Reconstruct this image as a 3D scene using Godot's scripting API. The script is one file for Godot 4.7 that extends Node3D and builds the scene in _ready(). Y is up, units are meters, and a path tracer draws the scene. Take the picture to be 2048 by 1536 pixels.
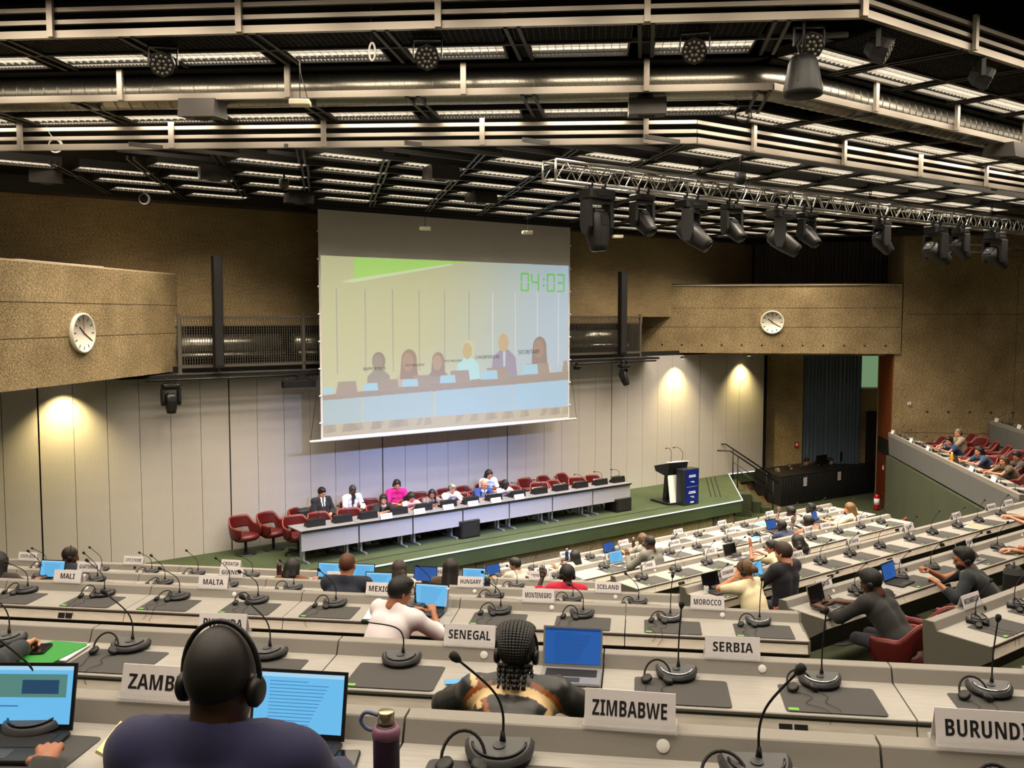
extends Node3D
# A conference hall in the shape of half an octagon: terraced desks, a stage with a projection screen, a stepped ceiling of louvred lights.
# Every length is in metres; y = 0 is the lowest floor. nd() takes a place by its distance towards the stage (n) and along it (d).
const EYE := 6.2
const Q := 0.70710678
const STAGE := 1.7   # strength of the stage lights
const LAMP := 1.15   # energy of one louvred ceiling light
var used := {}
var M := {}
var rng := RandomNumberGenerator.new()
const ORD := ["first", "second", "third", "fourth", "fifth", "sixth", "seventh", "eighth", "ninth", "tenth", "eleventh", "twelfth", "thirteenth", "fourteenth", "fifteenth", "sixteenth", "seventeenth", "eighteenth", "nineteenth", "twentieth"]


func _ready():
	rng.seed = 7
	var cam := Camera3D.new()
	cam.name = "camera"
	cam.fov = 44.236
	cam.near = 0.05
	cam.far = 200.0
	cam.position = Vector3(0, EYE, 0)
	cam.rotation = Vector3(deg_to_rad(-4.12), deg_to_rad(7.9), 0)
	add_child(cam, true)
	cam.current = true
	var we := WorldEnvironment.new()
	we.name = "environment"
	var e := Environment.new()
	e.background_mode = Environment.BG_COLOR
	e.background_color = Color(0.015, 0.015, 0.015)
	e.tonemap_mode = Environment.TONE_MAPPER_LINEAR
	e.tonemap_exposure = 1.75
	e.sdfgi_enabled = true
	e.ssao_enabled = true
	e.ssil_enabled = true
	we.environment = e
	add_child(we, true)
	make_materials()
	build_room()
	build_ceiling()
	build_stage_wall()
	build_stage()
	build_side_rooms()
	build_rows()
	build_rigging()
	build_people()
	build_small_things()


# ---------------------------------------------------------------- names
func nd(n: float, d: float, y: float) -> Vector3:
	return Vector3(Q * (d - n), y, -Q * (d + n))


func numbered(s: String) -> String:
	used[s] = used.get(s, 0) + 1
	return s if used[s] == 1 else "%s_%03d" % [s, used[s] - 1]


func tag(o: Node, label: String, category: String, group := "") -> Node:
	o.set_meta("label", label)
	o.set_meta("category", category)
	if group != "":
		o.set_meta("group", group)
	return o


func thing(called: String, label: String, category: String, xf := Transform3D.IDENTITY, group := "") -> Node3D:
	var o := Node3D.new()
	o.name = numbered(called)
	o.transform = xf
	add_child(o, true)
	tag(o, label, category, group)
	return o


func part(called: String, mesh: Mesh, mat: Material, parent: Node, xf := Transform3D.IDENTITY) -> MeshInstance3D:
	var o := MeshInstance3D.new()
	o.name = numbered(called) if parent == self else called
	o.mesh = mesh
	o.material_override = mat
	o.transform = xf
	o.cast_shadow = GeometryInstance3D.SHADOW_CASTING_SETTING_ON
	parent.add_child(o, true)
	return o


func struct(called: String, mesh: Mesh, mat: Material, xf := Transform3D.IDENTITY, label := "", category := "") -> MeshInstance3D:
	var o := part(called, mesh, mat, self, xf)
	o.set_meta("kind", "structure")
	if label != "":
		o.set_meta("label", label)
		o.set_meta("category", category)
	return o


func dup(proto: Node3D, called: String, label: String, xf: Transform3D, group := "", category := "") -> Node3D:
	var o: Node3D = proto.duplicate()
	o.name = numbered(called)
	o.transform = xf
	add_child(o, true)
	tag(o, label, category if category != "" else str(proto.get_meta("category")), group)
	return o


func at(x: float, y: float, z: float, ry := 0.0, rx := 0.0, rz := 0.0) -> Transform3D:
	return Transform3D(Basis.from_euler(Vector3(rx, ry, rz)), Vector3(x, y, z))


func at_v(p: Vector3, ry := 0.0) -> Transform3D:
	return Transform3D(Basis(Vector3.UP, ry), p)


# ---------------------------------------------------------------- shapes
func shp(smooth := false) -> SurfaceTool:
	var s := SurfaceTool.new()
	s.begin(Mesh.PRIMITIVE_TRIANGLES)
	s.set_smooth_group(0 if smooth else -1)
	return s


func fin(s: SurfaceTool) -> ArrayMesh:
	s.generate_normals()
	return s.commit()


func quad(s: SurfaceTool, a: Vector3, b: Vector3, c: Vector3, d: Vector3) -> void:   # clockwise seen from the front
	for v in [a, b, c, a, c, d]:
		s.add_vertex(v)


func box(s: SurfaceTool, c: Vector3, z: Vector3, b := Basis.IDENTITY) -> SurfaceTool:
	var h := z * 0.5
	var p := []
	for i in 8:
		p.append(c + b * Vector3(h.x if i & 1 else -h.x, h.y if i & 2 else -h.y, h.z if i & 4 else -h.z))
	quad(s, p[6], p[7], p[5], p[4])
	quad(s, p[3], p[2], p[0], p[1])
	quad(s, p[7], p[3], p[1], p[5])
	quad(s, p[2], p[6], p[4], p[0])
	quad(s, p[2], p[3], p[7], p[6])
	quad(s, p[4], p[5], p[1], p[0])
	return s


func bx(c: Vector3, z: Vector3, b := Basis.IDENTITY) -> ArrayMesh:
	return fin(box(shp(), c, z, b))


func bar(s: SurfaceTool, a: Vector3, b: Vector3, w: float, h: float, up := Vector3.UP) -> SurfaceTool:   # a straight bar of w across and h along up
	var z := (b - a).normalized()
	var x := up.cross(z).normalized()
	return box(s, (a + b) * 0.5, Vector3(w, h, a.distance_to(b)), Basis(x, z.cross(x).normalized(), z))


func rrect(w: float, d: float, r: float, n := 4) -> PackedVector2Array:   # rounded rectangle, counterclockwise in x, z
	var o := PackedVector2Array()
	for k in 4:
		var c := Vector2((w * 0.5 - r) * (1 if k in [0, 3] else -1), (d * 0.5 - r) * (1 if k < 2 else -1))
		for i in n + 1:
			var a := PI * 0.5 * (k + float(i) / n)
			o.append(c + Vector2(cos(a), sin(a)) * r)
	return o


func slab(s: SurfaceTool, poly: PackedVector2Array, y0: float, y1: float, bev := 0.0, xf := Transform3D.IDENTITY) -> SurfaceTool:   # poly in x, z stands from y0 to y1
	if not Geometry2D.is_polygon_clockwise(poly):
		poly = poly.duplicate()
		poly.reverse()
	var n := poly.size()
	var mid := Vector2.ZERO
	for v in poly:
		mid += v / n
	var lev := [[y0, 0.0], [y1, 0.0]]
	if bev > 0.0:
		lev = [[y0, bev], [y0 + bev, 0.0], [y1 - bev, 0.0], [y1, bev]]
	var ring := func(l): return Array(poly).map(func(v): return xf * (func(q): return Vector3(q.x, l[0], q.y)).call(v - (v - mid).normalized() * l[1]))
	var rs := lev.map(ring)
	for k in rs.size() - 1:
		for i in n:
			var j := (i + 1) % n
			quad(s, rs[k][i], rs[k][j], rs[k + 1][j], rs[k + 1][i])
	var tri := Geometry2D.triangulate_polygon(poly)
	for i in range(0, tri.size(), 3):
		var a := poly[tri[i]]
		var b := poly[tri[i + 1]]
		var c := poly[tri[i + 2]]
		var t := [tri[i], tri[i + 1], tri[i + 2]] if (b - a).cross(c - a) > 0 else [tri[i], tri[i + 2], tri[i + 1]]
		for q in t:
			s.add_vertex(rs[-1][q])
		for q in [t[0], t[2], t[1]]:
			s.add_vertex(rs[0][q])
	return s


func sl(poly: PackedVector2Array, y0: float, y1: float, bev := 0.0) -> ArrayMesh:
	return fin(slab(shp(), poly, y0, y1, bev))


func prism(s: SurfaceTool, poly: PackedVector2Array, x0: float, x1: float) -> SurfaceTool:   # poly in (z, y), drawn out along x
	return slab(s, poly, x0, x1, 0.0, Transform3D(Basis(Vector3(0, 0, 1), Vector3(1, 0, 0), Vector3(0, 1, 0)), Vector3.ZERO))


func tube(s: SurfaceTool, pts: Array, r: float, n := 6, r_end := -1.0, closed := false) -> SurfaceTool:
	var m := pts.size()
	var rings := []
	var u := Vector3.UP
	for i in m:
		var t: Vector3
		if closed:
			t = (pts[(i + 1) % m] - pts[(i + m - 1) % m]).normalized()
		else:
			t = (pts[mini(i + 1, m - 1)] - pts[maxi(i - 1, 0)]).normalized()
		if i == 0 and absf(t.dot(u)) > 0.9:
			u = Vector3.RIGHT
		var x := u.cross(t).normalized()
		u = t.cross(x).normalized()
		var rr := r if r_end < 0.0 else lerpf(r, r_end, float(i) / (m - 1))
		var ring := []
		for k in n:
			var a := TAU * k / n
			ring.append(pts[i] + (x * cos(a) + u * sin(a)) * rr)
		rings.append(ring)
	skin(s, rings, closed)
	if not closed:
		cap(s, rings[0], true)
		cap(s, rings[-1], false)
	return s


func skin(s: SurfaceTool, rings: Array, closed := false) -> void:
	var m := rings.size()
	for i in (m if closed else m - 1):
		var a: Array = rings[i]
		var b: Array = rings[(i + 1) % m]
		var n := a.size()
		for k in n:
			var l := (k + 1) % n
			quad(s, a[l], a[k], b[k], b[l])


func cap(s: SurfaceTool, ring: Array, start: bool) -> void:
	for k in range(1, ring.size() - 1):
		for v in ([ring[0], ring[k], ring[k + 1]] if start else [ring[0], ring[k + 1], ring[k]]):
			s.add_vertex(v)


func lathe(s: SurfaceTool, prof: Array, n := 16, xf := Transform3D.IDENTITY) -> SurfaceTool:   # prof: Vector2(radius, y) from the bottom up
	var rings := []
	for p in prof:
		var ring := []
		for k in n:
			var a := -TAU * k / n
			ring.append(xf * Vector3(cos(a) * p.x, p.y, sin(a) * p.x))
		rings.append(ring)
	skin(s, rings)
	cap(s, rings[0], true)
	cap(s, rings[-1], false)
	return s


func la(prof: Array, n := 16, smooth := true) -> ArrayMesh:
	return fin(lathe(shp(smooth), prof, n))


func curve(pts: Array, n := 6) -> Array:   # a smooth line through the points
	var o := []
	for i in pts.size() - 1:
		var a: Vector3 = pts[maxi(i - 1, 0)]
		var b: Vector3 = pts[i]
		var c: Vector3 = pts[i + 1]
		var d: Vector3 = pts[mini(i + 2, pts.size() - 1)]
		for k in n:
			o.append(b.cubic_interpolate(c, a, d, float(k) / n))
	o.append(pts[-1])
	return o


func text(line: String, size: float, depth := 0.002, font := "Droid Sans", bold := true) -> TextMesh:
	var t := TextMesh.new()
	t.text = line
	var f := SystemFont.new()
	f.font_names = PackedStringArray([font])
	f.font_weight = 700 if bold else 400
	t.font = f
	t.font_size = 48
	t.pixel_size = size / 48.0
	t.depth = depth
	t.curve_step = 2.0
	return t


# ---------------------------------------------------------------- materials
func mat(key: String, c: Color, rough := 0.6, metal := 0.0) -> StandardMaterial3D:
	if M.has(key):
		return M[key]
	var m := StandardMaterial3D.new()
	m.resource_name = key
	m.albedo_color = c
	m.roughness = rough
	m.metallic = metal
	M[key] = m
	return m


func glow(key: String, c: Color, energy: float) -> StandardMaterial3D:
	var m := mat(key, Color(0.2, 0.2, 0.2), 0.5)
	m.emission_enabled = true
	m.emission = c
	m.emission_energy_multiplier = energy
	return m


func noise_tex(freq: float, oct: int, ramp: Array, size := 512, type := FastNoiseLite.TYPE_SIMPLEX_SMOOTH, normal := false, bump := 4.0) -> NoiseTexture2D:
	var n := FastNoiseLite.new()
	n.noise_type = type
	n.frequency = freq
	n.fractal_octaves = oct
	n.seed = used.size() + ramp.size() * 3
	var t := NoiseTexture2D.new()
	t.width = size
	t.height = size
	t.seamless = true
	t.noise = n
	if normal:
		t.as_normal_map = true
		t.bump_strength = bump
	elif ramp.size():
		var g := Gradient.new()
		g.offsets = PackedFloat32Array(ramp.map(func(r): return r[0]))
		g.colors = PackedColorArray(ramp.map(func(r): return r[1]))
		t.color_ramp = g
	return t


func grain(m: StandardMaterial3D, t: Texture2D, scale: Vector3, world := true, detail: Texture2D = null) -> void:
	m.albedo_texture = t
	m.uv1_triplanar = true
	m.uv1_world_triplanar = world
	m.uv1_scale = scale
	if detail:
		m.detail_enabled = true
		m.detail_blend_mode = BaseMaterial3D.BLEND_MODE_MUL
		m.detail_albedo = detail
		m.detail_uv_layer = BaseMaterial3D.DETAIL_UV_2
		m.uv2_triplanar = true
		m.uv2_world_triplanar = world
		m.uv2_scale = scale * 0.13


func make_materials() -> void:
	# washed concrete with pebbles of ochre, brown and cream
	var c := mat("concrete", Color.WHITE, 0.9)
	var agg := noise_tex(0.09, 3, [[0.0, Color(0.44, 0.37, 0.26)], [0.35, Color(0.60, 0.525, 0.38)], [0.55, Color(0.69, 0.61, 0.46)], [0.75, Color(0.76, 0.68, 0.53)], [1.0, Color(0.90, 0.84, 0.70)]], 512, FastNoiseLite.TYPE_VALUE_CUBIC)
	grain(c, agg, Vector3.ONE * 1.15, true, noise_tex(0.012, 3, [[0.0, Color(0.72, 0.70, 0.66)], [1.0, Color(1, 1, 1)]], 256))
	c.normal_enabled = true
	c.normal_texture = noise_tex(0.09, 3, [], 512, FastNoiseLite.TYPE_VALUE_CUBIC, true, 6.0)
	c.normal_scale = 0.7
	# carpets
	for k in [["carpet", Color(0.24, 0.28, 0.13)], ["carpet_stage", Color(0.27, 0.34, 0.18)]]:
		var m := mat(k[0], k[1], 0.95)
		grain(m, noise_tex(0.2, 2, [[0.0, Color(0.62, 0.62, 0.62)], [1.0, Color(1, 1, 1)]], 256), Vector3.ONE * 1.3, true, noise_tex(0.02, 3, [[0.0, Color(0.8, 0.8, 0.76)], [1.0, Color(1, 1, 1)]], 256))
		m.rim_enabled = true
		m.rim = 0.3
	# desk laminates: faint streaks along the desk
	var lam := noise_tex(0.03, 3, [[0.0, Color(0.90, 0.90, 0.90)], [1.0, Color(1, 1, 1)]], 256)
	for k in [["desk_top", Color(0.66, 0.645, 0.62), 0.38], ["desk_fascia", Color(0.88, 0.85, 0.79), 0.42], ["desk_end", Color(0.40, 0.39, 0.355), 0.5], ["desk_front", Color(0.46, 0.46, 0.46), 0.5]]:
		var m := mat(k[0], k[1], k[2])
		grain(m, lam, Vector3(0.5, 6.0, 6.0), false)
	var pan := mat("wall_panel", Color(0.74, 0.72, 0.70), 0.55)
	grain(pan, noise_tex(0.03, 3, [[0.0, Color(0.94, 0.94, 0.94)], [1.0, Color(1, 1, 1)]], 256), Vector3(6.0, 0.4, 6.0), true)
	var rise := mat("desk_riser", Color(0.57, 0.55, 0.52), 0.6)
	grain(rise, noise_tex(0.25, 2, [[0.0, Color(0.88, 0.88, 0.88)], [1.0, Color(1, 1, 1)]], 256), Vector3(2.0, 8.0, 8.0), false)
	var wood := mat("wood", Color(0.50, 0.27, 0.09), 0.4)
	grain(wood, noise_tex(0.04, 4, [[0.0, Color(0.66, 0.58, 0.5)], [1.0, Color(1, 1, 1)]], 256), Vector3(5.0, 0.4, 5.0), false)
	mat("alu", Color(0.62, 0.59, 0.55), 0.42, 0.55)
	mat("alu_dark", Color(0.20, 0.19, 0.175), 0.5, 0.3)
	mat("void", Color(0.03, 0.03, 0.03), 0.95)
	mat("mesh_dark", Color(0.14, 0.135, 0.13), 0.6, 0.3)
	var duct := mat("duct", Color(0.66, 0.65, 0.62), 0.3, 0.95)
	grain(duct, noise_tex(0.05, 3, [[0.0, Color(0.75, 0.75, 0.72)], [1.0, Color(1, 1, 1)]], 256), Vector3.ONE * 2.0, false)
	mat("louvre", Color(0.85, 0.83, 0.79), 0.4)
	mat("chrome", Color(0.85, 0.85, 0.85), 0.15, 1.0)
	mat("truss", Color(0.80, 0.79, 0.77), 0.3, 0.9)
	mat("black", Color(0.045, 0.045, 0.048), 0.5)
	mat("black_gloss", Color(0.03, 0.03, 0.032), 0.16)
	mat("rubber", Color(0.06, 0.06, 0.06), 0.8)
	mat("grey_dark", Color(0.20, 0.20, 0.205), 0.45)
	mat("unit_grey", Color(0.27, 0.27, 0.28), 0.38, 0.2)
	mat("mat_grey", Color(0.27, 0.265, 0.26), 0.85)
	mat("white", Color(0.87, 0.86, 0.85), 0.55)
	mat("paper", Color(0.88, 0.86, 0.87), 0.75)
	mat("ink", Color(0.03, 0.03, 0.035), 0.7)
	mat("sticker", Color(0.42, 0.72, 0.22), 0.6)
	var lea := mat("leather", Color(0.36, 0.075, 0.075), 0.42)
	grain(lea, noise_tex(0.12, 3, [[0.0, Color(0.8, 0.8, 0.8)], [1.0, Color(1, 1, 1)]], 256), Vector3.ONE * 3.0, false)
	mat("leather_seam", Color(0.52, 0.22, 0.20), 0.5)
	mat("acrylic", Color(0.9, 0.9, 0.9, 0.18), 0.1).transparency = BaseMaterial3D.TRANSPARENCY_ALPHA
	var gl := mat("glass", Color(0.92, 0.95, 0.95, 0.12), 0.05)
	gl.transparency = BaseMaterial3D.TRANSPARENCY_ALPHA
	mat("brass", Color(0.75, 0.70, 0.60), 0.3, 0.9)
	mat("red", Color(0.62, 0.05, 0.05), 0.4)
	glow("lamp_face", Color(1.0, 0.96, 0.90), 3.2)


# ---------------------------------------------------------------- room
func poly3(pts: Array) -> PackedVector2Array:   # plan points as Vector3 -> x, z
	return PackedVector2Array(pts.map(func(p): return Vector2(p.x, p.z)))


func tier(z: float, n: float, xr: float, y: float) -> PackedVector2Array:
	return PackedVector2Array([Vector2(-15.5, -z), Vector2(z - 1.41421 * n, -z), Vector2(xr, -(1.41421 * n + xr)), Vector2(xr, -30.4), Vector2(24, -30.4), Vector2(24, 6), Vector2(-15.5, 6)])


func build_room() -> void:
	struct("floor", bx(Vector3(4, -0.15, -16), Vector3(44, 0.3, 52)), M.carpet)
	# terraces, each carpeted, from the lowest
	for t in [[14.45, 0.54, 8.0], [12.45, 0.99, 8.0], [10.4, 1.44, 8.0]]:
		var r := [nd(t[0], t[2], 0), nd(t[0], t[0] + 7.5, 0), nd(4.0, 11.5, 0), nd(4.0, t[2] - 2.0, 0)]
		struct("floor", sl(poly3(r), 0.0, t[1]), M.carpet)
	for t in [[12.35, 8.35, 7.5, 1.89], [10.4, 6.27, 9.7, 2.33], [8.34, 4.15, 11.2, 2.83], [5.2, 1.0, 14.4, 3.56], [3.1, -1.1, 16.5, 4.08], [0.55, -3.6, 19.0, 4.58]]:
		struct("floor", sl(tier(t[0], t[1], t[2], t[3]), 0.0, t[3]), M.carpet)
	# shell behind and above what the picture shows, closed so that no light leaks in
	struct("ceiling", bx(Vector3(4, 12.4, -16), Vector3(46, 0.4, 54)), M.void)
	struct("wall_rear", bx(Vector3(4, 6, 6.4), Vector3(46, 13, 0.4)), M.concrete)
	struct("wall_left", bx(Vector3(-15.7, 6, -16), Vector3(0.4, 13, 54)), M.concrete)
	struct("wall_right", bx(Vector3(24.2, 6, -16), Vector3(0.4, 13, 54)), M.concrete)
	struct("wall_far", bx(Vector3(4, 6, -42), Vector3(46, 13, 0.4)), M.concrete)
	# upper stage wall of washed concrete
	var s := shp()
	var bs := Basis(Vector3.UP, PI / 4)
	box(s, nd(21.3, 10.0, EYE + 1.6), Vector3(33.2, 3.25, 0.7), bs)
	struct("wall_stage_upper", fin(s), M.concrete)
	# galleries: left one runs away from the camera, right one faces it
	struct("wall_gallery_left", bx(Vector3(-10.75, EYE - 0.16, -7.6), Vector3(1.3, 2.10, 24.6)), M.concrete)
	struct("trim_1", bx(Vector3(-10.75, EYE + 0.905, -7.6), Vector3(1.26, 0.03, 24.5)), mat("cap_stone", Color(0.72, 0.66, 0.54), 0.8))
	part("trim_board", bx(Vector3(-10.95, EYE + 0.96, -16.4), Vector3(0.5, 0.05, 2.6)), M.white, self).set_meta("kind", "structure")
	struct("wall_gallery_right", bx(Vector3(3.88, EYE - 0.11, -31.0), Vector3(7.98, 2.12, 1.0)), M.concrete)
	struct("trim_2", bx(Vector3(4.1, EYE + 0.98, -30.95), Vector3(7.4, 0.06, 0.9)), mat("cap_dark", Color(0.10, 0.09, 0.08), 0.6))
	struct("trim_3", bx(Vector3(3.95, EYE + 0.962, -30.52), Vector3(7.8, 0.03, 0.1)), M.cap_stone)
	struct("wall_side", bx(Vector3(16.1, 6.2, -31.5), Vector3(16.4, 13.0, 2.0)), M.concrete)
	# shuttering marks and tie holes of the concrete
	s = shp()
	for y in [-0.35, 0.25]:
		box(s, Vector3(3.9, EYE + y, -30.499), Vector3(7.9, 0.012, 0.004))
		box(s, Vector3(-10.099, EYE + y - 0.02, -7.6), Vector3(0.004, 0.012, 24.4))
	for y in [-3.6, 0.05]:
		box(s, Vector3(15, EYE + y, -30.499), Vector3(14.0, 0.012, 0.004))
	for x in [11.2, 14.3]:
		box(s, Vector3(x, EYE - 1.5, -30.499), Vector3(0.01, 6.0, 0.004))
	struct("trim_4", fin(s), mat("joint", Color(0.26, 0.20, 0.12), 0.95))
	s = shp(true)
	for i in 12:
		lathe(s, [Vector2(0.035, 0.0), Vector2(0.035, 0.004)], 10, at(0.6 + i * 0.62, EYE - 0.92, -30.5, 0, PI / 2))
	for i in 8:
		lathe(s, [Vector2(0.04, 0.0), Vector2(0.04, 0.004)], 10, at(8.7 + i * 0.62, EYE - 2.95, -30.5, 0, PI / 2))
	struct("trim_5", fin(s), M.joint)


# ---------------------------------------------------------------- ceiling
func lumi_mesh(len: float, wid: float, rows: int) -> Array:
	# local: x along the light, z towards the stage from -0 (near edge) to -wid; hangs below y = 0
	var frame := shp()
	box(frame, Vector3(0, 0.06, 0.012), Vector3(len + 0.05, 0.12, 0.025))
	box(frame, Vector3(0, 0.06, -wid - 0.012), Vector3(len + 0.05, 0.12, 0.025))
	for sx in [-1, 1]:
		box(frame, Vector3(sx * (len * 0.5 + 0.012), 0.06, -wid * 0.5), Vector3(0.025, 0.12, wid))
	box(frame, Vector3(0, 0.125, -wid * 0.5), Vector3(len + 0.05, 0.012, wid + 0.05))
	var gap := wid * 0.66
	box(frame, Vector3(0, 0.05, -gap), Vector3(len, 0.10, 0.035))
	var face := bx(Vector3(0, 0.108, -wid * 0.5), Vector3(len - 0.02, 0.008, wid - 0.02))
	var lv := shp()
	for i in 13:
		box(lv, Vector3(-len * 0.5 + len * i / 12.0, 0.035, -gap * 0.5), Vector3(0.006, 0.06, gap - 0.02))
	for i in range(1, rows):
		box(lv, Vector3(0, 0.035, -gap * i / rows), Vector3(len, 0.06, 0.01))
	for i in 25:
		box(lv, Vector3(-len * 0.5 + len * i / 24.0, 0.035, -(gap + wid) * 0.5), Vector3(0.005, 0.05, wid - gap - 0.04))
	return [fin(frame), face, fin(lv)]


var lumi_proto: Array
var lumi_count := 0


func luminaire(p: Vector3, ry: float, label: String, stage := false) -> void:
	var o := thing("ceiling_light", label, "ceiling light", at_v(p, ry), "louvred ceiling lights")
	part("housing", lumi_proto[0], M.alu_dark, o)
	part("lamp_face", lumi_proto[1], M.lamp_face, o)
	part("louvre", lumi_proto[2], M.louvre, o)
	var l: Light3D
	if stage:   # deep louvres over the stage cut the light off to the sides
		l = SpotLight3D.new()
		l.spot_angle = 62.0
		l.spot_angle_attenuation = 0.9
		l.light_size = 0.25
		l.spot_range = 60.0
		l.spot_attenuation = 2.0
		l.light_energy = LAMP * 3.4
	else:
		l = AreaLight3D.new()
		l.area_size = Vector2(1.1, 0.46)
		l.area_range = 60.0
		l.area_attenuation = 2.0
		l.light_energy = LAMP
	l.name = "lamp"
	l.light_color = Color(1.0, 0.93, 0.83)
	l.shadow_enabled = true
	l.transform = Transform3D(Basis(Vector3.RIGHT, -PI / 2), Vector3(0, -0.012, -0.27))
	o.add_child(l)


func band(y0: float, y1: float, pts: Array, idx: int, rails: int, posts: Array) -> void:
	# an open fascia between two ceiling levels: a deep lower beam, thin rails above, posts in front
	var o := Node3D.new()
	o.name = "trim_%d" % idx
	o.set_meta("kind", "structure")
	o.set_meta("label", ["open aluminium fascia nearest the camera, beam with rails above", "aluminium fascia in front of the long round duct", "farthest aluminium fascia, above the stage ceiling lights"][idx - 11])
	o.set_meta("category", "ceiling fascia")
	add_child(o, true)
	for i in pts.size() - 1:
		var a: Vector3 = pts[i]
		var b: Vector3 = pts[i + 1]
		part("beam", fin(bar(shp(), Vector3(a.x, y0 + 0.04, a.z), Vector3(b.x, y0 + 0.04, b.z), 0.07, 0.085)), M.alu, o)
		for k in rails:
			var y := y0 + 0.04 + (y1 - y0) * (k + 1.0) / (rails + 1.0)
			part("rail", fin(bar(shp(), Vector3(a.x, y, a.z), Vector3(b.x, y, b.z), 0.05, 0.05)), M.alu, o)
	for q in posts:
		var p: Vector3 = q[0]
		part("post", bx(Vector3(0, 0, 0), Vector3(0.07, y1 - y0, 0.05)), M.alu, o, at(p.x, (y0 + y1) * 0.5, p.z, q[1]))


func grating(a: Vector3, u: Vector3, v: Vector3, y: float, called := "grating") -> MeshInstance3D:
	# open metal lattice: corner a, sides u and v
	var s := shp()
	var nu := int(u.length() / 0.075)
	var nv := int(v.length() / 0.05)
	for i in nu + 1:
		bar(s, Vector3(a.x, y, a.z) + u * i / nu, Vector3(a.x, y, a.z) + u * i / nu + v, 0.008, 0.03)
	for i in nv + 1:
		bar(s, Vector3(a.x, y, a.z) + v * i / nv, Vector3(a.x, y, a.z) + v * i / nv + u, 0.012, 0.03)
	var o := struct("ceiling_grating", fin(s), M.mesh_dark)
	o.set_meta("kind", "structure")
	return o


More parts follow.
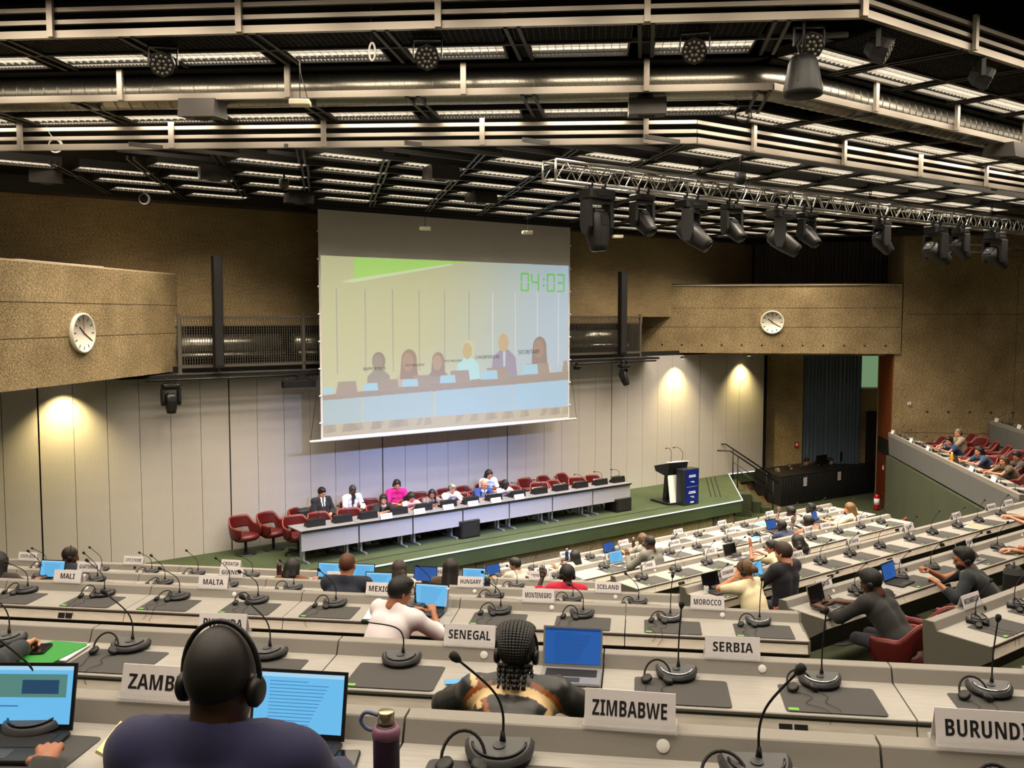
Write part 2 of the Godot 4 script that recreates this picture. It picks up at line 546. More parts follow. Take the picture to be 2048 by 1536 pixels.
func build_ceiling() -> void:
	lumi_proto = lumi_mesh(1.16, 0.54, 3)
	var yl := [EYE + 3.24, EYE + 2.84, EYE + 2.45]
	# each fascia runs along the left block, bends, and goes on along the middle block
	var corner := [Vector3(2.36, 0, -10.99), Vector3(1.58, 0, -12.48), Vector3(0.72, 0, -13.9)]
	var left := [Vector3(-12, 0, -10.2), Vector3(-12, 0, -11.62), Vector3(-12, 0, -12.88)]
	var right := [nd(5.92, 24, 0), nd(7.72, 26, 0), nd(8.85, 27, 0)]
	var tops := [EYE + 3.66, EYE + 3.24, EYE + 2.84]
	for k in 3:
		var posts := []
		var ul: Vector3 = (corner[k] - left[k]).normalized()
		var ur: Vector3 = (right[k] - corner[k]).normalized()
		var al := atan2(-ul.z, ul.x)
		for x in [-9.15, -6.87, -4.62, -2.32, 0.01]:
			var p: Vector3 = left[k] + ul * ((x - left[k].x) / ul.x)
			posts.append([p + Vector3(0, 0, 0.06), al])
		if k == 0:
			posts.append([corner[k] + Vector3(-0.02, 0, 0.07), PI / 8])
		for i in 6:
			var p: Vector3 = corner[k] + ur * ((2.2 if k < 2 else 1.15) + i * 2.2)
			posts.append([p + Vector3(0.05, 0, 0.05), PI / 4])
		band(yl[k], tops[k], [left[k], corner[k], right[k]], 11 + k, [2, 1, 2][k] if k != 1 else 0, posts)
	# dark soffits that close the strips above the lights and the stage ceiling's own backing
	# strips of lights between the fascias
	var words := ["strip above the long round duct", "strip below the long round duct"]
	for k in 2:
		var ul: Vector3 = (corner[k] - left[k]).normalized()
		var al := atan2(-ul.z, ul.x)
		var inw := Vector3(ul.z, 0, -ul.x)
		var dep: float = [0.62, 0.78][k]
		var i := 0
		for x in [1.48, 0.0, -1.5, -3.0, -4.5, -6.0, -7.5, -9.0, -10.5]:
			var cx: float = x - 0.75
			var p: Vector3 = left[k] + ul * ((cx - left[k].x) / ul.x) + inw * (dep + 0.13)
			luminaire(Vector3(p.x, yl[k], p.z), al, "louvred light in the left %s, %s from the bend" % [words[k], ORD[i]])
			# cross bars: a pair of channels with a dark slot between
			var q: Vector3 = left[k] + ul * ((x - left[k].x) / ul.x)
			var o := Node3D.new()
			o.name = numbered("trim_crossbar")
			o.set_meta("kind", "structure")
			add_child(o, true)
			for sx in [-0.075, 0.075]:
				part("channel", fin(bar(shp(), Vector3(q.x + sx, yl[k] + 0.02, q.z), Vector3(q.x + sx, yl[k] + 0.02, q.z - 1.36), 0.045, 0.07)), M.alu_dark, o)
			part("slot", fin(bar(shp(), Vector3(q.x, yl[k] + 0.045, q.z), Vector3(q.x, yl[k] + 0.045, q.z - 1.36), 0.11, 0.03)), M.void, o)
			if k == 0:
				var g0: Vector3 = left[k] + ul * ((x - 1.5 - left[k].x) / ul.x) + inw * 0.04
				grating(g0, ul * 1.36, inw * 0.56, yl[k] + 0.03)
			i += 1
		var ur: Vector3 = (right[k] - corner[k]).normalized()
		var ar := atan2(-ur.z, ur.x)
		var inr := Vector3(ur.z, 0, -ur.x)
		for j in 9:
			var along := 0.55 + j * 1.49 if k == 0 else 0.72 + j * 1.49
			var p: Vector3 = corner[k] + ur * (along + 0.58) + inr * ([1.02, 0.92][k])
			luminaire(Vector3(p.x, yl[k], p.z), ar, "louvred light in the right %s, %s from the bend" % [words[k], ORD[j]])
			var q: Vector3 = corner[k] + ur * (along + 1.55)
			var o := Node3D.new()
			o.name = numbered("trim_crossbar")
			o.set_meta("kind", "structure")
			add_child(o, true)
			var to: Vector3 = inr * [1.68, 1.42][k] - ur * 0.32
			for sx in [-0.06, 0.06]:
				part("channel", fin(bar(shp(), Vector3(q.x, yl[k] + 0.02, q.z) + ur * sx, Vector3(q.x, yl[k] + 0.02, q.z) + ur * sx + to, 0.04, 0.07)), M.alu_dark, o)
			if k == 0:
				grating(corner[k] + ur * (along + 0.07) + inr * 0.04, ur * 1.42, inr * 0.92, yl[k] + 0.03)
		# the long edges of the lights
		var s := shp()
		bar(s, Vector3(left[k].x, yl[k] + 0.02, left[k].z) + inw * (dep + 0.06), Vector3(corner[k].x, yl[k] + 0.02, corner[k].z) + inw * (dep + 0.06), 0.05, 0.06)
		bar(s, Vector3(corner[k].x, yl[k] + 0.02, corner[k].z) + inr * ([0.96, 0.86][k]), Vector3(right[k].x, yl[k] + 0.02, right[k].z) + inr * ([0.96, 0.86][k]), 0.05, 0.06)
		struct("trim_edge", fin(s), M.alu_dark)
		# backing above the strips
		s = shp()
		for e in [[left[k], corner[k], inw], [corner[k], right[k], inr]]:
			var a: Vector3 = e[0] + Vector3(0, yl[k] + 0.42, 0)
			var b: Vector3 = e[1] + Vector3(0, yl[k] + 0.42, 0)
			bar(s, a + e[2] * 0.7, b + e[2] * 0.7, 1.3, 0.02)
		struct("ceiling_backing", fin(s), M.void)
	# strips behind and above the camera that light the near desks
	for r in [[-9.3, EYE + 3.66], [-7.9, EYE + 4.05], [-6.5, EYE + 4.45], [-5.1, EYE + 4.85], [-3.7, EYE + 5.2], [-2.3, EYE + 5.4], [-0.9, EYE + 5.4], [0.5, EYE + 5.4]]:
		for i in 9:
			luminaire(Vector3(3.2 - i * 1.5, r[1], r[0]), 0.06, "louvred ceiling light in a strip above the nearest desks, out of view behind the fascia")
	for r in [[4.55, EYE + 3.66], [3.0, EYE + 4.05], [1.5, EYE + 4.45], [0.0, EYE + 4.8]]:
		for j in 8:
			luminaire(nd(r[0] + 0.3, 9.4 + j * 1.49, r[1]), PI / 4, "louvred ceiling light in a strip over the upper middle desks, %s from the bend" % ORD[j])
	# the stage ceiling: rows of lights parallel to the stage, crossed by slanting channels
	var rows_n := [10.05, 11.25, 12.45, 13.72, 14.93, 16.18, 17.4, 18.5, 19.6]
	var ends := [5.95, 6.45, 7.08, 7.63, 8.26, 8.85, 9.44, 10.03, 10.58]
	for r in 9:
		var n: float = rows_n[r]
		var s := shp()
		for sy in [0.0, -0.62]:
			var d0 := n - 11.0 if n > 13.9 else 10.2 - (n - 9.3) * 1.0
			bar(s, nd(n + 0.03 + sy, maxf(d0, 22.5 - n - 12.0), yl[2] + 0.02), nd(n + 0.03 + sy, 26.0, yl[2] + 0.02), 0.035, 0.06)
		struct("trim_channel", fin(s), M.alu_dark)
		var i := 0
		for j in range(-4, 12):
			var d: float = ends[r] + j * 1.47 - 0.6
			var p := nd(n - 0.54, d, yl[2])
			var q := p + Vector3(0, 0, 0)
			# keep to the stage side of the last fascia and inside the walls
			var zlim: float = left[2].z + (corner[2].z - left[2].z) * (q.x - left[2].x) / (corner[2].x - left[2].x)
			if q.x < corner[2].x and q.z > zlim - 0.75:
				continue
			if r == 8 and d > 7.8 and d < 18.2:
				continue
			if q.x < -10.0 or q.z < -30.0 or q.x > 16.5:
				continue
			luminaire(p, PI / 4, "louvred ceiling light toward the stage, %s row from fascia, %s from left" % [ORD[r], ORD[i]], true)
			i += 1
			var bq := nd(n - 0.6, d - 0.72 - 0.3, yl[2] + 0.02)
			var o := Node3D.new()
			o.name = numbered("trim_crossbar")
			o.set_meta("kind", "structure")
			add_child(o, true)
			for sx in [-0.05, 0.05]:
				part("channel", fin(bar(shp(), bq + nd(0, sx, 0), bq + nd(1.22, 0.6 + sx, 0), 0.035, 0.06)), M.alu_dark, o)
	struct("ceiling_backing", sl(poly3([Vector3(-10.2, 0, -13.3), corner[2] + Vector3(0, 0, -0.3), nd(9.3, 27, 0), nd(21, 27, 0), nd(21, 3, 0)]), yl[2] + 0.5, yl[2] + 0.52), M.void)
	# a dark shadow gap closes the ceiling against the walls
	struct("trim_gap", fin(box(shp(), nd(20.7, 13.0, yl[2] + 0.12), Vector3(30, 0.3, 0.5), Basis(Vector3.UP, PI / 4))), M.alu_dark)
	struct("trim_gap", bx(Vector3(10, yl[2] + 0.12, -30.2), Vector3(24, 0.3, 0.4)), M.alu_dark)
	# long round duct behind the second fascia, with its bend
	var o2 := Node3D.new()
	o2.name = numbered("air_duct")
	add_child(o2, true)
	tag(o2, "long round galvanised air duct with spiral seams behind the middle fascia", "duct")
	var inn := Vector3(0, 0, -0.42)
	var path: Array = [left[1] + inn, corner[1] + inn + Vector3(-0.35, 0, 0)]
	var du: Vector3 = (right[1] - corner[1]).normalized()
	for i in 5:
		var a := i / 4.0
		path.append((corner[1] + inn + Vector3(-0.2, 0, 0)).lerp(corner[1] + du * 0.5 + nd(0.35, 0, 0), a) + Vector3(0.06, 0, -0.03) * sin(a * PI))
	path.append(corner[1] + du * 7.4 + nd(0.35, 0, 0))
	path = path.map(func(p): return Vector3(p.x, EYE + 3.06, p.z))
	part("pipe", fin(tube(shp(true), path, 0.235, 28)), M.duct, o2)
	var seam := shp(true)
	var left_dir: Vector3 = (path[1] - path[0]).normalized()
	for k in 64:
		var c: Vector3 = path[0] + left_dir * (0.19 * k + 0.3)
		if c.x > path[1].x:
			break
		ring_seam(seam, c, left_dir, 0.236)
	for k in 38:
		ring_seam(seam, path[-1] - du * (0.05 + 0.18 * k), du, 0.236)
	part("spiral_seam", fin(seam), M.duct, o2)
	var o3 := Node3D.new()
	o3.name = numbered("air_duct")
	add_child(o3, true)
	tag(o3, "short round duct going on past the gap at the far right of the fascia", "duct")
	part("pipe", fin(tube(shp(true), [corner[1] + du * 8.3 + nd(0.35, 0, 0) + Vector3(0, EYE + 3.06, 0), corner[1] + du * 13 + nd(0.35, 0, 0) + Vector3(0, EYE + 3.06, 0)], 0.235, 24)), M.duct, o3)
	part("end_ring", fin(tube(shp(true), circle_pts(corner[1] + du * 8.3 + nd(0.35, 0, 0) + Vector3(0, EYE + 3.06, 0), du, 0.24, 24), 0.012, 6, -1.0, true)), M.duct, o3)
	# a second, thinner one half seen below the first
	var o4 := Node3D.new()
	o4.name = numbered("air_duct")
	add_child(o4, true)
	tag(o4, "lower galvanised duct half hidden under the middle fascia", "duct")
	part("pipe", fin(tube(shp(true), [left[1] + Vector3(0, EYE + 3.25, -1.0), corner[1] + Vector3(-0.9, EYE + 3.25, -1.0)], 0.2, 20)), M.duct, o4)


func circle_pts(c: Vector3, axis: Vector3, r: float, n: int) -> Array:
	var x := axis.cross(Vector3.UP).normalized()
	var y := x.cross(axis).normalized()
	return range(n).map(func(k): return c + (x * cos(TAU * k / n) + y * sin(TAU * k / n)) * r)


func ring_seam(s: SurfaceTool, c: Vector3, axis: Vector3, r: float) -> void:
	tube(s, circle_pts(c, axis, r, 20), 0.005, 3, -1.0, true)


# ---------------------------------------------------------------- stage
func sf(n: float, d: float, y: float, turn := 0.0) -> Transform3D:   # stage frame: x along the stage, +z towards the audience
	return Transform3D(Basis(Vector3.UP, PI / 4 + turn), nd(n, d, y))


func build_stage_wall() -> void:
	var o := Node3D.new()
	o.name = "wall_stage"
	o.set_meta("kind", "structure")
	o.set_meta("label", "pale panelled wall behind the stage with narrow vertical joints")
	o.set_meta("category", "wall")
	o.transform = sf(20.72, 0, 0)
	add_child(o, true)
	part("backing", bx(Vector3(12.0, 3.0, -0.06), Vector3(29.6, 4.2, 0.04)), M.void, o)
	var k := 0
	for i in range(-8, 36):
		var x0 := 3.13 + i * 0.651
		var wide0 := posmod(i - 1, 6) == 0
		var wide1 := posmod(i, 6) == 0
		var a := x0 + (0.016 if wide0 else 0.005)
		var b := x0 + 0.651 - (0.016 if wide1 else 0.005)
		part("panel", bx(Vector3((a + b) * 0.5, 2.93, 0), Vector3(b - a, 4.06, 0.03)), M.wall_panel, o)
		k += 1
	# catwalk with lattice guards in front of a recess full of ducts
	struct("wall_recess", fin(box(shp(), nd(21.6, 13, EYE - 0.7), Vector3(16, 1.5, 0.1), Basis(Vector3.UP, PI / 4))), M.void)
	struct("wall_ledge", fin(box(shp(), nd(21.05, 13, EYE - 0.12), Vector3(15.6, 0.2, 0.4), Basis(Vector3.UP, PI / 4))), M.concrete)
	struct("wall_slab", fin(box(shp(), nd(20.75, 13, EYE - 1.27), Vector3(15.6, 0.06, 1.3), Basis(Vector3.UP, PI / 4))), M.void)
	var cw := thing("catwalk_guard", "grey lattice guard of the catwalk left and right of the projection screen", "guard rail", sf(20.2, 0, EYE))
	for r in [[6.45, 9.27, 0], [9.27, 10.6, 1], [16.4, 17.25, 1], [17.25, 20.07, 0]]:
		var w: float = r[1] - r[0]
		part("post", bx(Vector3(r[0], -0.6, 0.0), Vector3(0.07, 1.3, 0.05)), M.alu_dark2 if M.has("alu_dark2") else mat("alu_dark2", Color(0.36, 0.34, 0.31), 0.5, 0.3), cw)
		part("rail", bx(Vector3((r[0] + r[1]) * 0.5, -0.02, 0), Vector3(w, 0.04, 0.05)), M.alu_dark2, cw)
		part("rail", bx(Vector3((r[0] + r[1]) * 0.5, -1.08, 0), Vector3(w, 0.06, 0.05)), M.alu_dark2, cw)
		part("rail", bx(Vector3((r[0] + r[1]) * 0.5, -1.25, 0.06), Vector3(w + 0.2, 0.06, 0.08)), M.alu_dark2, cw)
		var s := shp()
		var nn := int(w / 0.055)
		for i in nn:
			box(s, Vector3(r[0] + w * i / nn, -0.55, -0.01), Vector3(0.008, 1.05, 0.02))
		for i in 18:
			box(s, Vector3((r[0] + r[1]) * 0.5, -0.06 - i * 0.057, -0.012), Vector3(w, 0.006, 0.008))
		part("lattice", fin(s), M.alu_dark2, cw)
	part("post", bx(Vector3(20.07, -0.6, 0.0), Vector3(0.07, 1.3, 0.05)), M.alu_dark2, cw)
	var tk := thing("lighting_track", "black lighting bar under the catwalk carrying stage lights", "lighting bar", sf(20.05, 0, EYE - 1.34))
	part("tube", fin(tube(shp(true), [Vector3(5.7, 0, 0), Vector3(10.2, 0, 0)], 0.025, 8)), M.black, tk)
	part("tube", fin(tube(shp(true), [Vector3(16.6, 0, 0), Vector3(20.6, 0, 0)], 0.025, 8)), M.black, tk)
	for r in [[6.6, 9.0, "left"], [9.35, 11.0, "left"], [15.9, 18.35, "right"], [18.45, 20.0, "right"]]:
		var d := thing("air_duct", "round duct behind the catwalk lattice on the %s, %s the screen" % [r[2], "away from" if r[0] in [6.6, 18.45] else "next to"], "duct", sf(20.95, 0, EYE - 0.66))
		part("pipe", fin(tube(shp(true), [Vector3(r[0], 0, 0), Vector3(r[1], 0, 0)], 0.24, 24)), M.duct, d)
		part("pipe", fin(tube(shp(true), [Vector3(r[0], -0.2, 0.3), Vector3(r[1], -0.22, 0.3)], 0.05, 10)), M.duct, d)
	# tall line array loudspeakers
	for r in [[7.2, 0.2, "left"], [19.1, 0.25, "right"]]:
		var l := thing("column_loudspeaker", "tall narrow black column loudspeaker standing before the catwalk %s of the screen" % r[2], "loudspeaker", sf(19.95, r[0], EYE + 0.07))
		part("cabinet", sl(rrect(r[1], 0.16, 0.02), -1.18, 1.2), M.black, l)
		part("grille", bx(Vector3(0, 0.02, 0.082), Vector3(r[1] - 0.04, 2.3, 0.006)), M.rubber, l)
		part("bracket", bx(Vector3(0, -0.4, -0.13), Vector3(0.06, 0.08, 0.14)), M.alu_dark, l)
		part("bracket", bx(Vector3(0, -1.22, 0), Vector3(0.05, 0.1, 0.05)), M.alu_dark, l)
	# projection screen
	var ps := thing("projection_screen", "large white projection screen hanging over the stage with a washed-out live picture", "screen", sf(19.7, 13.16, EYE))
	part("fabric", bx(Vector3(0, -0.2, -0.004), Vector3(7.44, 5.28, 0.006)), mat("screen_cloth", Color(0.80, 0.79, 0.78), 0.9), ps)
	part("bottom_bar", fin(tube(shp(true), [Vector3(-4.0, -2.84, 0), Vector3(3.97, -2.84, 0)], 0.03, 8)), M.white, ps)
	part("roller_case", bx(Vector3(0, 2.47, -0.05), Vector3(7.8, 0.16, 0.16)), M.alu_dark, ps)
	for sx in [-1, 1]:
		part("guy_line", fin(tube(shp(true), [Vector3(sx * 3.72, -1.2, 0), Vector3(sx * 3.98, -2.82, 0)], 0.006, 4)), M.rubber, ps)
		var e := shp(true)
		for i in 8:
			lathe(e, [Vector2(0.025, -0.02), Vector2(0.03, 0.0), Vector2(0.025, 0.02)], 8, at(sx * 3.73, 1.9 - i * 0.62, 0.0))
		part("tab_tensioner", fin(e), M.white, ps)
	var pic := shp()
	var pw := 7.34
	quad_uv(pic, Vector3(-pw / 2, 1.36, 0.004), Vector3(pw / 2, 1.36, 0.004), Vector3(pw / 2, -2.76, 0.004), Vector3(-pw / 2, -2.76, 0.004))
	var pm := mat("projected_picture", Color(0.40, 0.40, 0.40), 0.9)
	pm.emission_enabled = true
	pm.emission_texture = ImageTexture.create_from_image(picture_of_podium())
	pm.emission_energy_multiplier = 0.36
	part("projected_picture", fin(pic), pm, ps)
	var lm := mat("projected_letters", Color(0.16, 0.17, 0.18), 0.9)
	for w in [["SECRETARY", 2.30, -0.95, 0.145], ["CHAIRPERSON", 0.94, -1.05, 0.115], ["RAPPORTEUR", -2.33, -1.24, 0.10], ["VICE-PRESIDENT", -1.22, -1.19, 0.075], ["VICE-PRESIDENT", -0.10, -1.12, 0.075]]:
		part("projected_word", text(w[0], w[3], 0.001, "Droid Sans", false), lm, ps, at(w[1], w[2], 0.006))


func quad_uv(s: SurfaceTool, a: Vector3, b: Vector3, c: Vector3, d: Vector3) -> void:
	var p := [a, b, c, a, c, d]
	var u := [Vector2(0, 0), Vector2(1, 0), Vector2(1, 1), Vector2(0, 0), Vector2(1, 1), Vector2(0, 1)]
	for i in 6:
		s.set_uv(u[i])
		s.add_vertex(p[i])


func poly_fill(im: Image, pts: Array, c: Color) -> void:
	var poly := PackedVector2Array(pts)
	var lo := poly[0]
	var hi := poly[0]
	for v in poly:
		lo = lo.min(v)
		hi = hi.max(v)
	for y in range(maxi(0, int(lo.y)), mini(im.get_height(), int(hi.y) + 1)):
		for x in range(maxi(0, int(lo.x)), mini(im.get_width(), int(hi.x) + 1)):
			if Geometry2D.is_point_in_polygon(Vector2(x + 0.5, y + 0.5), poly):
				im.set_pixel(x, y, im.get_pixel(x, y).lerp(c, c.a) if c.a < 1.0 else c)


func disc(im: Image, c: Vector2, r: Vector2, col: Color) -> void:
	for y in range(maxi(0, int(c.y - r.y)), mini(im.get_height(), int(c.y + r.y) + 1)):
		for x in range(maxi(0, int(c.x - r.x)), mini(im.get_width(), int(c.x + r.x) + 1)):
			if ((Vector2(x, y) - c) / r).length() < 1.0:
				im.set_pixel(x, y, im.get_pixel(x, y).lerp(col, col.a))


func picture_of_podium() -> Image:
	# the live camera picture thrown on the screen: a long table with six speakers before a panelled wall
	var W := 900
	var Hh := 505
	var im := Image.create(W, Hh, false, Image.FORMAT_RGB8)
	for y in Hh:
		for x in W:
			var t := float(x) / W
			var c := Color(0.85, 0.84, 0.64).lerp(Color(0.74, 0.83, 0.90), smoothstep(0.25, 0.95, t + 0.18 * (float(y) / Hh - 0.5)))
			im.set_pixel(x, y, c)
	for i in 10:
		var x := 45.0 + i * 90.0
		poly_fill(im, [Vector2(x, 90), Vector2(x + 3, 90), Vector2(x + 3, 330), Vector2(x, 330)], Color(0.66, 0.68, 0.62) if i < 6 else Color(0.93, 0.96, 0.99))
	poly_fill(im, [Vector2(105, 2), Vector2(505, 0), Vector2(420, 10), Vector2(98, 66)], Color(0.74, 0.95, 0.47))
	poly_fill(im, [Vector2(60, 72), Vector2(98, 62), Vector2(430, 8), Vector2(440, 12), Vector2(100, 72)], Color(0.90, 0.97, 0.76))
	# timer in seven-segment figures
	var segs := {"0": "abcdef", "4": "bcfg", "3": "abcdg"}
	var px := 700.0
	for ch in ["0", "4", ":", "0", "3"]:
		if ch == ":":
			for yy in [44.0, 64.0]:
				poly_fill(im, [Vector2(px + 6, yy), Vector2(px + 13, yy), Vector2(px + 13, yy + 7), Vector2(px + 6, yy + 7)], Color(0.40, 0.85, 0.33))
			px += 24.0
			continue
		var a := {"a": [0, 0, 30, 6], "b": [26, 3, 32, 28], "c": [26, 32, 32, 57], "d": [0, 54, 30, 60], "e": [-2, 32, 4, 57], "f": [-2, 3, 4, 28], "g": [2, 27, 28, 33]}
		for sg in segs[ch]:
			var r: Array = a[sg]
			poly_fill(im, [Vector2(px + r[0], 28 + r[1]), Vector2(px + r[2], 28 + r[1]), Vector2(px + r[2], 28 + r[3]), Vector2(px + r[0], 28 + r[3])], Color(0.40, 0.87, 0.33))
		px += 42.0
	# speakers: head, hair, shoulders
	for p in [[178, 300, 20, Color(0.62, 0.56, 0.48), Color(0.55, 0.50, 0.44), Color(0.62, 0.58, 0.52)], [280, 300, 24, Color(0.72, 0.58, 0.47), Color(0.60, 0.48, 0.41), Color(0.86, 0.74, 0.64)], [382, 305, 20, Color(0.76, 0.62, 0.50), Color(0.60, 0.50, 0.44), Color(0.64, 0.58, 0.55)], [492, 272, 22, Color(0.83, 0.74, 0.52), Color(0.88, 0.86, 0.70), Color(0.76, 0.96, 0.97)], [632, 248, 25, Color(0.84, 0.72, 0.54), Color(0.84, 0.72, 0.54), Color(0.62, 0.58, 0.68)], [776, 272, 26, Color(0.66, 0.52, 0.46), Color(0.56, 0.47, 0.45), Color(0.88, 0.85, 0.80)]]:
		var c := Vector2(p[0], p[1])
		var r: float = p[2]
		poly_fill(im, [c + Vector2(-r * 0.6, r), c + Vector2(r * 0.6, r), c + Vector2(r * 1.8, r * 2.0), c + Vector2(r * 2.1, r * 4.5), c + Vector2(-r * 2.1, r * 4.5), c + Vector2(-r * 1.8, r * 2.0)], p[5])
		if p[4] != p[3]:
			disc(im, c + Vector2(0, -r * 0.15), Vector2(r * 1.1, r * 1.32), p[4])
			if p[0] in [280, 382, 776]:
				poly_fill(im, [c + Vector2(-r * 1.1, 0), c + Vector2(r * 1.1, 0), c + Vector2(r * 1.3, r * 2.2), c + Vector2(-r * 1.3, r * 2.2)], p[4])
		disc(im, c + Vector2(-r * 0.15, r * 0.1), Vector2(r * 0.82, r * 1.15), p[3])
		if p[0] == 632:
			poly_fill(im, [c + Vector2(-5, r * 1.3), c + Vector2(5, r * 1.3), c + Vector2(4, r * 3.2), c + Vector2(-4, r * 3.2)], Color(0.78, 0.88, 0.96))
	# table, monitors and name cards
	poly_fill(im, [Vector2(0, 388), Vector2(0, 402), Vector2(W, 382), Vector2(W, 352), Vector2(560, 362)], Color(0.62, 0.55, 0.50))
	for m in [[40, 110, 352, 392], [180, 246, 352, 385], [286, 356, 344, 380], [420, 500, 334, 372], [556, 650, 330, 368], [712, 820, 322, 362], [872, 900, 316, 352]]:
		poly_fill(im, [Vector2(m[0], m[3]), Vector2(m[0] + 8, m[2]), Vector2(m[1] - 6, m[2]), Vector2(m[1], m[3])], Color(0.66, 0.57, 0.52))
	for m in [[0, 36, 366, 384], [128, 176, 360, 382], [256, 312, 354, 376], [388, 446, 347, 371], [540, 606, 338, 366], [706, 770, 324, 356]]:
		poly_fill(im, [Vector2(m[0], m[3]), Vector2(m[0] + 3, m[2]), Vector2(m[1] - 3, m[2]), Vector2(m[1], m[3])], Color(0.66, 0.88, 0.97))
	for m in [[0, 120], [124, 364], [372, 662], [670, 900]]:
		poly_fill(im, [Vector2(m[0], 402 - m[0] * 0.024), Vector2(m[1], 402 - m[1] * 0.024), Vector2(m[1], 470), Vector2(m[0], 472)], Color(0.70, 0.80, 0.82).lerp(Color(0.66, 0.84, 0.96), float(m[1]) / W))
	poly_fill(im, [Vector2(0, 472), Vector2(W, 470), Vector2(W, Hh), Vector2(0, Hh)], Color(0.80, 0.74, 0.60))
	var r2 := RandomNumberGenerator.new()
	r2.seed = 3
	for i in 34:
		var x := r2.randf() * W
		poly_fill(im, [Vector2(x, 472), Vector2(x + 8 + r2.randf() * 26, 472), Vector2(x + r2.randf() * 40, 492), Vector2(x - 8, 496)], Color(0.62, 0.55, 0.46, 0.5))
	return im


func build_stage() -> void:
	var top := [nd(17.5, 0.5, 0), nd(17.5, 21.56, 0), Vector3(2.88, 0, -32.17), Vector3(4.14, 0, -33.2), nd(21.2, 27.0, 0), nd(21.2, 0.5, 0)]
	var inner := [nd(17.66, 0.5, 0), nd(17.66, 21.40, 0), Vector3(2.70, 0, -32.22), Vector3(4.0, 0, -33.3), nd(21.1, 27.0, 0), nd(21.1, 0.5, 0)]
	struct("floor_stage", sl(poly3(top), 0.56, 0.9), M.carpet_stage)
	struct("wall_stage_front", sl(poly3(inner), 0.0, 0.56), M.concrete)
	for d in [12.4, 20.6]:
		struct("trim_stage_front", fin(box(shp(), nd(17.64, d, 0.28), Vector3(0.22, 0.56, 0.04), Basis(Vector3.UP, PI / 4))), M.alu_dark2)
	var s := shp()
	bar(s, nd(18.06, 2, 0.902), nd(18.06, 20.2, 0.902), 0.035, 0.006)
	struct("trim_stage_groove", fin(s), M.void)
	s = shp()
	for i in 3:
		bar(s, Vector3(2.02 + i * 0.14, 0.902, -28.0), Vector3(2.10 + i * 0.14, 0.902, -31.7), 0.03, 0.006)
	struct("trim_stage_cover", fin(s), M.void)
	var led := thing("led_strip_light", "thin white led strip light along the stage edge", "strip light")
	s = shp()
	bar(s, nd(17.49, 8.6, 0.895), nd(17.49, 21.57, 0.895), 0.02, 0.03)
	bar(s, Vector3(2.89, 0.895, -27.63), Vector3(2.89, 0.895, -32.17), 0.02, 0.03)
	bar(s, Vector3(2.89, 0.895, -32.17), Vector3(4.14, 0.895, -33.2), 0.02, 0.03)
	part("led_strip", fin(s), glow("led_white", Color(0.97, 0.98, 0.95), 0.7), led)
	# table of seven units
	for i in 7:
		var o := thing("podium_table", "%s table unit of the long stage table, counted from the left end" % ORD[i], "table", sf(18.42, 8.34 + (i + 0.5) * 1.385, 0.9), "stage table units")
		var w := 1.37
		part("tabletop", sl(rrect(w, 0.72, 0.012, 2), 0.715, 0.745, 0.004), mat("table_grey", Color(0.50, 0.50, 0.52), 0.4), o, at(0, 0, -0.36))
		part("edge_band", bx(Vector3(0, 0.728, 0.004), Vector3(w, 0.036, 0.012)), M.black, o)
		part("modesty_panel", bx(Vector3(0, 0.50, -0.05), Vector3(w - 0.02, 0.40, 0.018)), mat("panel_lilac", Color(0.63, 0.63, 0.67), 0.45), o)
		for sx in [-0.52, 0.52]:
			var l := shp()
			box(l, Vector3(sx, 0.36, -0.30), Vector3(0.05, 0.70, 0.07))
			box(l, Vector3(sx, 0.36, -0.42), Vector3(0.04, 0.70, 0.04))
			box(l, Vector3(sx, 0.025, -0.34), Vector3(0.05, 0.04, 0.62))
			box(l, Vector3(sx, 0.69, -0.34), Vector3(0.05, 0.03, 0.56))
			part("leg", fin(l), mat("leg_silver", Color(0.68, 0.70, 0.73), 0.35, 0.6), o)
	# delegate stations on it
	var xs := [8.82, 9.47, 10.11, 10.90, 11.57, 12.26, 12.91, 13.62, 14.35, 15.07, 15.78, 16.47, 17.18, 17.82]
	for i in 14:
		var o := thing("table_monitor", "black wedge monitor on the stage table, %s from the left" % ORD[i], "monitor", sf(18.72, xs[i], 1.645), "stage table monitors")
		var pr := PackedVector2Array([Vector2(0.05, 0), Vector2(-0.16, 0), Vector2(-0.16, 0.04), Vector2(0.0, 0.165), Vector2(0.03, 0.155)])
		part("housing", fin(prism(shp(), pr, -0.21, 0.21)), M.black, o)
		part("screen", fin(box(shp(), Vector3(0, 0.106, -0.083), Vector3(0.36, 0.006, 0.15), Basis(Vector3.RIGHT, 0.66))), M.black_gloss, o)
		part("gooseneck", fin(tube(shp(true), curve([Vector3(0.13, 0.05, -0.1), Vector3(0.13, 0.25, -0.12), Vector3(0.10, 0.31, -0.2), Vector3(0.05, 0.31, -0.30)]), 0.006, 5)), M.rubber, o)
		part("microphone", fin(tube(shp(true), [Vector3(0.05, 0.31, -0.30), Vector3(0.03, 0.305, -0.35)], 0.014, 8)), M.rubber, o)
	var plates := [[10.43, "VICE-CHAIRPERSON"], [11.30, "RAPPORTEUR"], [12.10, "VICE-PRESIDENT"], [12.81, "VICE-PRESIDENT"], [13.49, "CHAIRPERSON"], [14.21, "SECRETARY"]]
	for i in 6:
		name_plate("name_plate_small", sf(18.5, plates[i][0], 1.645), plates[i][1], 0.30, 0.12, "white name card %s on the front edge of the stage table, %s from the left" % [["with two lines of small print", "reading RAPPORTEUR", "before the woman in grey", "before the woman in white", "reading CHAIRPERSON", "reading SECRETARY"][i], ORD[i]], "name cards on the stage table", 0.034)
	# lectern
	var le := thing("lectern", "white fronted lectern with a dark desk and two goosenecks at the right of the stage", "lectern", sf(18.55, 19.72, 0.9, -0.15))
